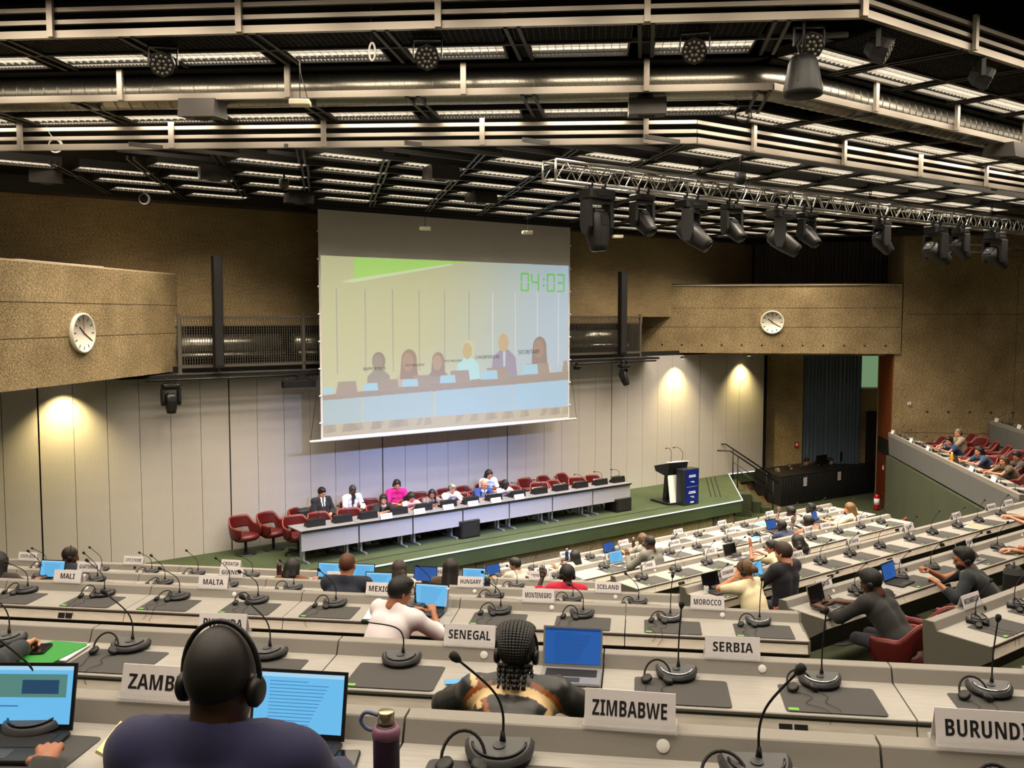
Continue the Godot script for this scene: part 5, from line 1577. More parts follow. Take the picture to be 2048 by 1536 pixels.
class Field:
	var o: Vector3
	var h: float
	var nx: int
	var ny: int
	var nz: int
	var f := PackedFloat32Array()

	func _init(lo: Vector3, hi: Vector3, cell: float) -> void:
		o = lo
		h = cell
		nx = int((hi.x - lo.x) / cell) + 2
		ny = int((hi.y - lo.y) / cell) + 2
		nz = int((hi.z - lo.z) / cell) + 2
		f.resize(nx * ny * nz)
		f.fill(9.0)

	func span(lo: Vector3, hi: Vector3) -> Array:
		var a := (lo - o) / h
		var b := (hi - o) / h
		return [maxi(0, int(a.x)), mini(nx - 1, int(b.x) + 1), maxi(0, int(a.y)), mini(ny - 1, int(b.y) + 1), maxi(0, int(a.z)), mini(nz - 1, int(b.z) + 1)]

	func cap(a: Vector3, b: Vector3, ra: float, rb: float, k := 0.03) -> void:
		var m := maxf(ra, rb) + k * 0.5 + h * 2.2
		var s := span(a.min(b) - Vector3.ONE * m, a.max(b) + Vector3.ONE * m)
		var ab := b - a
		var il := 1.0 / maxf(ab.length_squared(), 1e-9)
		var dr := rb - ra
		var ik := 0.25 / k
		for z in range(s[4], s[5] + 1):
			for y in range(s[2], s[3] + 1):
				var idx: int = (z * ny + y) * nx + s[0]
				var p := Vector3(o.x + s[0] * h, o.y + y * h, o.z + z * h) - a
				for x in range(s[0], s[1] + 1):
					var t := clampf(p.dot(ab) * il, 0.0, 1.0)
					var d := (p - ab * t).length() - ra - dr * t
					var g := f[idx]
					var q := k - absf(d - g)
					f[idx] = minf(d, g) - (q * q * ik if q > 0.0 else 0.0)
					p.x += h
					idx += 1

	func ell(c: Vector3, r: Vector3, k := 0.03, rot := Basis.IDENTITY, sub := false) -> void:
		var big := maxf(r.x, maxf(r.y, r.z)) + k * 0.5 + h * 2.2
		var s := span(c - Vector3.ONE * big, c + Vector3.ONE * big)
		var inv := rot.inverse()
		var ik := 0.25 / k
		for z in range(s[4], s[5] + 1):
			for y in range(s[2], s[3] + 1):
				var idx: int = (z * ny + y) * nx + s[0]
				for x in range(s[0], s[1] + 1):
					var p := inv * (Vector3(o.x + x * h, o.y + y * h, o.z + z * h) - c)
					var k0 := (p / r).length()
					var k1 := (p / (r * r)).length()
					var d := k0 * (k0 - 1.0) / maxf(k1, 1e-6)
					var g := f[idx]
					if sub:
						var q := k - absf(-d - g)
						f[idx] = maxf(-d, g) + (q * q * ik if q > 0.0 else 0.0)
					else:
						var q := k - absf(d - g)
						f[idx] = minf(d, g) - (q * q * ik if q > 0.0 else 0.0)
					idx += 1

	func cut(nrm: Vector3, d: float) -> void:   # keep the side where p . nrm < d
		var idx := 0
		for z in nz:
			for y in ny:
				for x in nx:
					var q := (o.x + x * h) * nrm.x + (o.y + y * h) * nrm.y + (o.z + z * h) * nrm.z - d
					if q > f[idx]:
						f[idx] = q
					idx += 1

	func soup(color: Callable) -> Soup:
		var r := Soup.new()
		var at := PackedInt32Array()
		at.resize(f.size())
		at.fill(-1)
		var off := [0, 1, nx, nx + 1, nx * ny, nx * ny + 1, nx * ny + nx, nx * ny + nx + 1]
		var cells := PackedInt32Array()
		var near := h * 1.8
		for z in nz - 1:
			for y in ny - 1:
				var base := (z * ny + y) * nx
				for x in nx - 1:
					var id := base + x
					var f0 := f[id]
					if f0 > near or f0 < -near:
						continue
					var mask := 0
					for q in 8:
						if f[id + off[q]] < 0.0:
							mask |= 1 << q
					if mask == 0 or mask == 255:
						continue
					var sum := Vector3.ZERO
					var cnt := 0
					for e in [[0, 1], [2, 3], [4, 5], [6, 7], [0, 2], [1, 3], [4, 6], [5, 7], [0, 4], [1, 5], [2, 6], [3, 7]]:
						if (mask >> e[0] & 1) != (mask >> e[1] & 1):
							var a := f[id + off[e[0]]]
							var b := f[id + off[e[1]]]
							var t := a / (a - b)
							var pa := Vector3(e[0] & 1, e[0] >> 1 & 1, e[0] >> 2)
							var pb := Vector3(e[1] & 1, e[1] >> 1 & 1, e[1] >> 2)
							sum += pa.lerp(pb, t)
							cnt += 1
					at[id] = r.v.size()
					cells.append(id)
					var p := o + (Vector3(x, y, z) + sum / cnt) * h
					r.v.append(p)
					var g := Vector3(f[id + 1] + f[id + off[3]] + f[id + off[5]] + f[id + off[7]] - f0 - f[id + off[2]] - f[id + off[4]] - f[id + off[6]], f[id + off[2]] + f[id + off[3]] + f[id + off[6]] + f[id + off[7]] - f0 - f[id + 1] - f[id + off[4]] - f[id + off[5]], f[id + off[4]] + f[id + off[5]] + f[id + off[6]] + f[id + off[7]] - f0 - f[id + 1] - f[id + off[2]] - f[id + off[3]])
					r.n.append(g.normalized())
					r.c.append(color.call(p))
		for id in cells:
			var in0 := f[id] < 0.0
			for ax in 3:
				var st: int = [1, nx, nx * ny][ax]
				if (f[id + st] < 0.0) == in0:
					continue
				var u: int = [nx, nx * ny, 1][ax]
				var w: int = [nx * ny, 1, nx][ax]
				if id - u - w < 0:
					continue
				var a := at[id - u - w]
				var b := at[id - w]
				var c := at[id]
				var d := at[id - u]
				if a < 0 or b < 0 or c < 0 or d < 0:
					continue
				for q in ([a, c, b, a, d, c] if in0 else [a, b, c, a, c, d]):
					r.i.append(q)
		return r


var heads := []
var hands := []
var hair := {}
var white := func(_p): return Color.WHITE


func make_head(k: float) -> Soup:
	var g := Field.new(Vector3(-0.105, -0.20, -0.135), Vector3(0.105, 0.145, 0.135), 0.0055)
	g.ell(Vector3(0, 0.025, 0.014), Vector3(0.076, 0.098, 0.097), 0.03)
	g.ell(Vector3(0, -0.045, -0.022), Vector3(0.058 * k, 0.076, 0.066), 0.03)
	g.cap(Vector3(-0.012, -0.104, -0.066), Vector3(0.012, -0.104, -0.066), 0.018 * k, 0.018 * k, 0.03)
	g.cap(Vector3(0, -0.06, 0.022), Vector3(0, -0.135, 0.030), 0.055 * k, 0.060 * k, 0.03)
	for s in [-1, 1]:
		g.ell(Vector3(s * 0.038, -0.03, -0.062), Vector3(0.022, 0.02, 0.02), 0.02)
		g.ell(Vector3(s * 0.031, 0.002, -0.098), Vector3(0.016, 0.010, 0.014), 0.012, Basis.IDENTITY, true)
		g.ell(Vector3(s * 0.030, 0.001, -0.082), Vector3(0.013, 0.011, 0.011), 0.004)
		g.ell(Vector3(s * 0.079, -0.012, 0.010), Vector3(0.009, 0.031, 0.018), 0.008, Basis.from_euler(Vector3(0.2, s * 0.4, 0)))
	g.cap(Vector3(-0.032, 0.020, -0.084), Vector3(0.032, 0.020, -0.084), 0.009, 0.009, 0.015)
	g.cap(Vector3(0, 0.004, -0.090), Vector3(0, -0.034, -0.107), 0.008, 0.012, 0.012)
	g.cap(Vector3(-0.013, -0.038, -0.094), Vector3(0.013, -0.038, -0.094), 0.008, 0.008, 0.01)
	g.cap(Vector3(-0.019, -0.066, -0.082), Vector3(0.019, -0.066, -0.082), 0.007, 0.007, 0.01)
	g.cap(Vector3(-0.015, -0.076, -0.081), Vector3(0.015, -0.076, -0.081), 0.008, 0.008, 0.01)
	return g.soup(func(p):
		if p.z < -0.07 and absf(p.y + 0.071) < 0.010 and absf(p.x) < 0.024:
			return Color(0.80, 0.45, 0.42)
		if p.z < -0.07 and absf(absf(p.x) - 0.030) < 0.012 and absf(p.y - 0.001) < 0.0065:
			return Color(0.10, 0.08, 0.07) if absf(absf(p.x) - 0.030) < 0.006 else Color(1.5, 1.5, 1.5)
		if p.z < -0.07 and absf(p.y - 0.024) < 0.005 and absf(absf(p.x) - 0.031) < 0.02:
			return Color(0.25, 0.2, 0.18)
		return Color.WHITE)


func make_hand(curl: float, cell := 0.0045) -> Soup:
	var g := Field.new(Vector3(-0.09, -0.11, -0.215), Vector3(0.065, 0.04, 0.03), cell)
	g.cap(Vector3(0, 0, 0.02), Vector3(0, 0, -0.02), 0.024, 0.024, 0.02)
	var fx := [-0.030, -0.010, 0.010, 0.029]
	var ln := [0.070, 0.080, 0.074, 0.058]
	for q in 4:
		var p := Vector3(fx[q], 0, -0.088 + absf(q - 1.2) * 0.004)
		g.cap(Vector3(fx[q] * 0.5, 0, -0.015), p, 0.015, 0.0115, 0.015)
		var a := 0.15 + curl * 0.5
		var l: float = ln[q]
		var r := 0.0098
		for sgm in 3:
			var sp: float = fx[q] * 1.2
			var d := Vector3(sp, -sin(a), -cos(a)).normalized()
			var e: Vector3 = p + d * l * [0.45, 0.32, 0.26][sgm]
			g.cap(p, e, r, r * 0.92, 0.004)
			p = e
			r *= 0.92
			a += curl * [0.9, 0.8, 0.0][sgm]
	var t0 := Vector3(-0.024, -0.004, -0.022)
	var t1 := Vector3(-0.052, -0.016 - curl * 0.01, -0.052)
	var t2 := Vector3(-0.060 + curl * 0.012, -0.024 - curl * 0.022, -0.085)
	var t3 := Vector3(-0.056 + curl * 0.022, -0.030 - curl * 0.032, -0.112)
	g.cap(t0, t1, 0.017, 0.0125, 0.012)
	g.cap(t1, t2, 0.0125, 0.0105, 0.004)
	g.cap(t2, t3, 0.0105, 0.0085, 0.004)
	return g.soup(white)


func make_hair(style: String) -> ArrayMesh:
	var cell := 0.008
	var g: Field
	var noise := FastNoiseLite.new()
	noise.frequency = 22.0
	if style in ["short", "shaved", "bun", "fringe"]:
		g = Field.new(Vector3(-0.13, -0.17, -0.15), Vector3(0.13, 0.17, 0.21), 0.006)
		var e := 0.012 if style != "shaved" else 0.0022
		g.ell(Vector3(0, 0.027, 0.016), Vector3(0.077 + e, 0.099 + e, 0.099 + e), 0.02)
		if style == "short":
			g.ell(Vector3(0.01, 0.10, -0.03), Vector3(0.06, 0.035, 0.06), 0.03)
		if style == "fringe":
			g.ell(Vector3(0, 0.075, -0.055), Vector3(0.07, 0.045, 0.045), 0.03)
			for s in [-1, 1]:
				g.cap(Vector3(s * 0.072, 0.05, 0.02), Vector3(s * 0.076, -0.045, 0.01), 0.024, 0.018, 0.02)
		g.cut(Vector3(0, -0.62, -0.78), 0.022)
		g.cut(Vector3(0, -1, -0.25), 0.078)
		if style == "bun":
			g.ell(Vector3(0, 0.0, 0.125), Vector3(0.05, 0.048, 0.042), 0.02)
			g.cap(Vector3(0.01, -0.01, 0.15), Vector3(0.02, -0.05, 0.15), 0.02, 0.01, 0.02)
	else:
		g = Field.new(Vector3(-0.19, -0.46, -0.15), Vector3(0.19, 0.17, 0.22), cell)
		g.ell(Vector3(0, 0.027, 0.018), Vector3(0.090, 0.112, 0.110), 0.02)
		g.cut(Vector3(0, -0.55, -0.83), 0.030)
		var low: float = {"bob": -0.12, "long": -0.34, "wavy": -0.30}.get(style, -0.3)
		var wide := 0.02 if style == "wavy" else 0.0
		g.cap(Vector3(0, 0.02, 0.065), Vector3(0, low, 0.115), 0.065 + wide, 0.052 + wide, 0.04)
		for s in [-1, 1]:
			g.cap(Vector3(s * 0.055, 0.03, 0.04), Vector3(s * (0.075 + wide), low * 0.8, 0.085), 0.045, 0.034 + wide, 0.04)
			g.cap(Vector3(s * 0.072, 0.05, -0.01), Vector3(s * 0.088, maxf(low, -0.22), -0.005), 0.022, 0.022, 0.03)
			if style == "wavy":
				for q in 5:
					g.ell(Vector3(s * (0.06 + 0.03 * (q % 2)), -0.04 - q * 0.055, 0.10 + 0.02 * (q % 3)), Vector3(0.045, 0.04, 0.04), 0.03)
	var so := g.soup(func(p): return Color.WHITE * (0.72 + 0.5 * absf(noise.get_noise_3d(p.x * 3.0, p.y * 0.5, p.z * 3.0))))
	for q in so.v.size():
		if style != "shaved":
			so.v[q] += so.n[q] * 0.005 * noise.get_noise_3d(so.v[q].x * 4.0, so.v[q].y * 0.7, so.v[q].z * 4.0)
	return so.mesh()


func braids(o: Node3D, hx: Transform3D) -> void:
	# rows of plaits over the head, gathered at the nape and hanging to the collar
	var hm := mat("hair_black", Color(0.035, 0.028, 0.025), 0.55)
	for i in 13:
		var a := lerpf(-1.25, 1.25, i / 12.0)
		var pts := []
		for k in 15:
			var t := k / 14.0
			var ph := lerpf(-0.95, 2.25, t)
			var sx := sin(a) * cos(clampf(ph - 0.5, -1.4, 1.4) * 0.55)
			pts.append(Vector3(0, 0.027, 0.016) + Vector3(sx * 0.088, cos(ph) * 0.112 * cos(a * 0.55), sin(ph) * 0.113 * cos(a * 0.35)))
		pts = curve(pts, 2)
		var s := shp(true)
		for k in pts.size() - 1:
			var m: Vector3 = (pts[k] + pts[k + 1]) * 0.5
			for sg in [-1, 1]:
				var w: Vector3 = Vector3(cos(a), -sin(a) * 0.5, 0) * 0.0048 * sg
				tube(s, [m + w - (pts[k + 1] - pts[k]) * 0.6, m - w * 0.4 + (pts[k + 1] - pts[k]) * 0.6], 0.0075, 5, 0.006)
		part("plait", fin(s), hm, o, hx)
	for i in 16:
		var x := lerpf(-0.075, 0.075, i / 15.0)
		var s := shp(true)
		var p := Vector3(x, -0.055, 0.085 - absf(x) * 0.5)
		for k in 5:
			var q := p + Vector3(0.004 * sin(i * 1.7 + k), -0.022, 0.006 * cos(i * 2.0) + 0.002)
			tube(s, [p + Vector3(0.004, 0, 0), q - Vector3(0.003, 0, 0)], 0.008, 5, 0.006)
			tube(s, [p - Vector3(0.004, 0, 0), q + Vector3(0.003, 0, 0)], 0.008, 5, 0.006)
			p = q
		part("hanging_plait", fin(s), hm, o, hx)


func skin_mat(c: Color) -> StandardMaterial3D:
	var m := mat("skin_%s" % c.to_html(false), c, 0.5)
	m.vertex_color_use_as_albedo = true
	return m


func cloth_mat(c: Color, shiny := false) -> StandardMaterial3D:
	var m := mat("cloth_%s%s" % [c.to_html(false), "s" if shiny else ""], c, 0.5 if shiny else 0.85)
	m.vertex_color_use_as_albedo = true
	m.rim_enabled = true
	m.rim = 0.25
	return m


func ik(s: Vector3, h: Vector3, la_: float, lb: float, hint: Vector3) -> Vector3:
	var d := h - s
	var l := minf(d.length(), (la_ + lb) * 0.995)
	var x := d.normalized()
	var a := (la_ * la_ - lb * lb + l * l) / (2.0 * l)
	var r := sqrt(maxf(la_ * la_ - a * a, 0.0))
	var y := (hint - x * hint.dot(x)).normalized()
	return s + x * a + y * r


func person(label: String, xf: Transform3D, w: Dictionary) -> Node3D:
	# xf stands on the floor under the head and faces -z
	if heads.is_empty():
		heads = [make_head(1.08), make_head(0.94)]
		hands = [make_hand(0.42), make_hand(1.15), make_hand(0.12)]
	var k: float = w.get("k", 1.0)
	var hh: float = w.get("hh", 1.15)
	var cl := (hh / k - 0.52 - 0.165) / 0.50
	if cl > 1.0:
		k *= hh / (1.185 * k)
		cl = 1.0
	var lean := minf(acos(clampf(cl, -1, 1)), 0.75)
	var B := Basis.from_euler(Vector3(-lean, w.get("twist", 0.0), w.get("side", 0.0)))
	var neck := Vector3(0, hh - 0.135 * k, 0.030 * k)
	var hip := neck - B * Vector3(0, 0.50, 0) * k
	var up := B * Vector3.UP
	var head := Vector3(0, hh, -0.01)
	var hx := Transform3D(Basis.from_euler(Vector3(w.get("pitch", -0.25), w.get("yaw", 0.0), w.get("roll", 0.0))).scaled(Vector3.ONE * k), head)
	var cell: float = w.get("cell", 0.022)
	var sh := []
	var el := []
	var ha := []
	for s in [-1, 1]:
		var p := neck + B * Vector3(s * 0.185, -0.040, -0.01) * k
		var t: Vector3 = w.get("hl" if s < 0 else "hr", Vector3(s * 0.16, 0.79, -0.42))
		if (t - p).length() > 0.52 * k:
			t = p + (t - p).normalized() * 0.52 * k
		sh.append(p)
		ha.append(t)
		el.append(ik(p, t, 0.285 * k, 0.255 * k, w.get("el" if s < 0 else "er", Vector3(s * 0.75, -0.7, 0.35))))
	var o := thing("person", label, "person", xf, w.get("group", ""))
	var lo := Vector3(-0.5, 0.0 if w.get("legs", false) else 0.36, -0.75)
	var hi := Vector3(0.5, hh + 0.04, maxf(0.45, hip.z + 0.2))
	for q in 2:
		lo = lo.min(ha[q] - Vector3.ONE * 0.1).min(el[q] - Vector3.ONE * 0.12)
		hi = hi.max(ha[q] + Vector3.ONE * 0.1).max(el[q] + Vector3.ONE * 0.12)
	var legs := []
	for s in [-1, 1]:
		var hj := hip + Vector3(s * 0.085 * k, -0.03, -0.03)
		var kn := Vector3(s * w.get("knees", 0.12), 0.50 * k, hip.z - 0.43 * k)
		legs.append([hj, kn, Vector3(s * 0.11, 0.09, kn.z + w.get("shin", 0.05))])
	# body: one skin from head to hands
	var g := Field.new(lo, hi, maxf(cell, 0.014))
	g.cap(hip, hip + up * 0.25 * k, 0.11, 0.10, 0.05)
	g.cap(hip + up * 0.25 * k, neck - up * 0.13 * k, 0.09, 0.07, 0.05)
	g.cap(sh[0], sh[1], 0.05, 0.05, 0.05)
	g.cap(neck - up * 0.03 * k, head + Vector3(0, -0.08, 0.02) * k, 0.058 * k, 0.05 * k, 0.03)
	for q in 2:
		g.cap(sh[q], el[q], 0.046 * k, 0.038 * k, 0.03)
		g.cap(el[q], ha[q], 0.039 * k, 0.026 * k, 0.02)
		g.cap(legs[q][0], legs[q][1], 0.06, 0.05, 0.04)
		if w.get("legs", false):
			g.cap(legs[q][1], legs[q][2], 0.048, 0.034, 0.03)
	var body := g.soup(white)
	body.add(heads[1 if w.get("fem", false) else 0], hx)
	for q in 2:
		var s: int = [-1, 1][q]
		var fd: Vector3 = (ha[q] - el[q]).normalized()
		var palm: Vector3 = w.get("pl" if q == 0 else "pr", Vector3.UP)
		var z := -fd.lerp(w.get("fl" if q == 0 else "fr", fd), 0.7).normalized()
		var x := palm.cross(z).normalized()
		var bs := Basis(x, z.cross(x).normalized(), z)
		if s < 0:
			bs = bs * Basis(Vector3(-1, 0, 0), Vector3.UP, Vector3(0, 0, 1))
		body.add(hands[w.get("grip" + ("l" if q == 0 else "r"), 0)], Transform3D(bs.scaled_local(Vector3.ONE * k * 0.97), ha[q]))
	part("body", body.mesh(), skin_mat(w.skin), o)
	# top: torso and sleeves
	var tc: Color = w.top
	var slv: float = w.get("sleeve", 1.0)
	var g2 := Field.new(lo, hi, cell)
	var e := 0.012
	var chest := neck - up * 0.16 * k
	g2.ell(hip + Vector3(0, 0.03, 0), Vector3(0.178, 0.12, 0.135) * k, 0.06)
	for s in [-1, 1]:
		var dx := B * Vector3(s * 0.062, 0, 0) * k
		g2.cap(hip + dx, hip + up * 0.22 * k + dx, 0.112 * k, 0.110 * k, 0.05)
		g2.cap(hip + up * 0.22 * k + dx, chest + dx * 1.25, 0.110 * k, (0.122 if not w.get("fem", false) else 0.108) * k, 0.05)
	g2.cap(sh[0], sh[1], (0.062 if not w.get("fem", false) else 0.052) * k + e, (0.062 if not w.get("fem", false) else 0.052) * k + e, 0.06)
	for q in 2:
		g2.cap(neck + up * 0.012 * k, sh[q], 0.070 * k, 0.066 * k, 0.05)
		var full := minf(slv * 2.0, 1.0)
		if full > 0.05:
			g2.cap(sh[q], sh[q].lerp(el[q], full), 0.060 * k + e, (0.050 + 0.01 * float(slv < 0.6)) * k + e, 0.035)
		if slv > 0.5:
			g2.cap(el[q], el[q].lerp(ha[q], (slv - 0.5) * 2.0 * 0.94), 0.049 * k + e, 0.036 * k + e, 0.02)
	g2.cut(up, (neck + up * w.get("collar_h", 0.04)).dot(up))
	var lb := B.inverse()
	var style: String = w.get("style", "plain")
	var shirt: Color = w.get("shirt", Color(0.85, 0.85, 0.88))
	var tie: Color = w.get("tie", shirt)
	var acc: Array = w.get("pattern", [])
	var top := g2.soup(func(p):
		var q: Vector3 = lb * (p - neck) / k
		if style == "suit" and q.z < -0.02 and q.y > -0.34:
			var half := 0.062 * (1.0 + q.y / 0.34)
			if absf(q.x) < half:
				return tie if absf(q.x) < 0.018 + 0.01 * -q.y else shirt
		if style == "open" and q.z < -0.02 and q.y > -0.14 and absf(q.x) < 0.05 * (1.0 + q.y / 0.14):
			return shirt
		if acc.size():
			return swirl(q, tc, acc)
		return tc)
	var fold := FastNoiseLite.new()
	fold.frequency = 5.0
	for q in top.v.size():
		top.v[q] += top.n[q] * 0.010 * k * fold.get_noise_3d(top.v[q].x * 1.6, top.v[q].y * 0.8 + hh * 9.0, top.v[q].z * 1.6)
	var tm := mat("cloth_top", Color.WHITE, 0.85) if not w.get("satin", false) else mat("cloth_satin", Color.WHITE, 0.35)
	tm.vertex_color_use_as_albedo = true
	tm.rim_enabled = true
	tm.rim = 0.2
	part(w.get("wear", "jacket"), top.mesh(), tm, o)
	if w.has("collar"):
		var ring := circle_pts(neck + up * 0.012 * k + Vector3(0, 0.012, 0), (up + Vector3(0, 0.3, 0)).normalized(), 0.060 * k, 18)
		part("shirt_collar", fin(tube(shp(true), ring, 0.016 * k, 6, -1.0, true)), cloth_mat(w.collar), o)
	# trousers or skirt
	var g3 := Field.new(lo, hi, maxf(cell, 0.02))
	g3.ell(hip + Vector3(0, -0.02, 0), Vector3(0.172, 0.11, 0.135) * k, 0.05)
	for q in 2:
		g3.cap(legs[q][0], legs[q][1], 0.088, 0.068, 0.05)
		if w.get("legs", false):
			g3.cap(legs[q][1], legs[q][2], 0.066, 0.05, 0.03)
	part("trousers", g3.soup(func(_p): return w.get("low", Color(0.03, 0.03, 0.04))).mesh(), tm, o)
	if w.get("legs", false):
		for q in 2:
			var f := legs[q][2] as Vector3
			part("shoe", fin(slab(shp(), PackedVector2Array([Vector2(-0.035, 0.05), Vector2(0.035, 0.05), Vector2(0.045, -0.10), Vector2(0.025, -0.19), Vector2(-0.025, -0.19), Vector2(-0.045, -0.10)]), 0.0, 0.075, 0.012)), mat("shoe_dark", Color(0.05, 0.04, 0.035), 0.4) if not w.has("shoe") else cloth_mat(w.shoe), o, at(f.x, 0.005, f.z))
	# hair and headset
	var hs: Array = w.get("hair", ["short", Color(0.03, 0.025, 0.02)])
	if hs[0] == "braids":
		braids(o, hx)
		part("hair", hair_of("short"), hair_mat(hs[1]), o, hx)
	elif hs[0] != "none":
		part("hair", hair_of(hs[0]), hair_mat(hs[1]), o, hx)
	if w.get("beard", false):
		var bf := Field.new(Vector3(-0.1, -0.16, -0.12), Vector3(0.1, 0.02, 0.06), 0.006)
		bf.ell(Vector3(0, -0.066, -0.028), Vector3(0.063, 0.066, 0.070), 0.02)
		bf.ell(Vector3(0, -0.035, -0.115), Vector3(0.045, 0.035, 0.045), 0.01, Basis.IDENTITY, true)
		bf.cut(Vector3(0, 1, 0.4), -0.03)
		part("beard", bf.soup(white).mesh(), hair_mat(hs[1]), o, hx)
	if w.get("glasses", false):
		var gs := shp(true)
		for s in [-1, 1]:
			tube(gs, circle_pts(Vector3(s * 0.032, 0.0, -0.098), Vector3.BACK, 0.021, 14), 0.002, 4, -1.0, true)
			tube(gs, [Vector3(s * 0.052, 0.005, -0.096), Vector3(s * 0.082, 0.005, 0.0)], 0.002, 4)
		part("glasses", fin(gs), M.black, o, hx)
	if w.get("phones", false):
		var bd := []
		for q in 21:
			var a := lerpf(-0.35, PI + 0.35, q / 20.0)
			bd.append(Vector3(cos(a) * 0.098, 0.012 + sin(a) * 0.126, 0.012 + 0.01 * sin(a)))
		part("headband", fin(tube(shp(true), bd, 0.0065, 6)), M.black, o, hx)
		for s in [-1, 1]:
			part("ear_cup", fin(lathe(shp(true), [Vector2(0.024, -0.012), Vector2(0.036, -0.006), Vector2(0.037, 0.008), Vector2(0.028, 0.016), Vector2(0.01, 0.018)], 16, Transform3D(Basis(Vector3(0, 0, 1), -s * PI / 2), Vector3(s * 0.088, -0.022, 0.012)))), M.black, o, hx)
	return o


func hair_of(style: String) -> ArrayMesh:
	if not hair.has(style):
		hair[style] = make_hair(style)
	return hair[style]


func hair_mat(c: Color) -> StandardMaterial3D:
	var m := mat("hair_%s" % c.to_html(false), c, 0.6)
	m.vertex_color_use_as_albedo = true
	m.rim_enabled = true
	m.rim = 0.2
	return m


func swirl(q: Vector3, base: Color, acc: Array) -> Color:
	# large leaf-like bands printed across the yoke and the small of the back
	var x := absf(q.x + 0.01)
	var band := q.y + 0.055 + 1.9 * x * x
	if absf(band) < 0.024 and q.z > -0.08:
		return acc[0]
	if band > 0.024 and band < 0.055 and x > 0.09:
		return acc[1]
	var v := q.y + 0.26 - 0.05 * sin(q.x * 16.0)
	if q.z > 0 and absf(v) < 0.016 and q.x > -0.03 and q.x < 0.13:
		return acc[0]
	if q.z > 0 and absf(v + 0.022) < 0.007 and q.x > 0.05 and q.x < 0.15:
		return acc[1]
	var side := q.x + 0.13 + 0.35 * (q.y + 0.1)
	if absf(side) < 0.012 and q.y < 0.0 and q.y > -0.2:
		return acc[1]
	if absf(side + 0.03) < 0.014 and q.y > -0.16:
		return acc[0]
	if q.y < -0.30 and q.x < -0.08:
		return acc[2] if q.x > -0.13 else acc[0]
	if absf(q.x - 0.155 - 0.3 * (q.y + 0.2)) < 0.012 and q.y < -0.12:
		return acc[0]
	return base


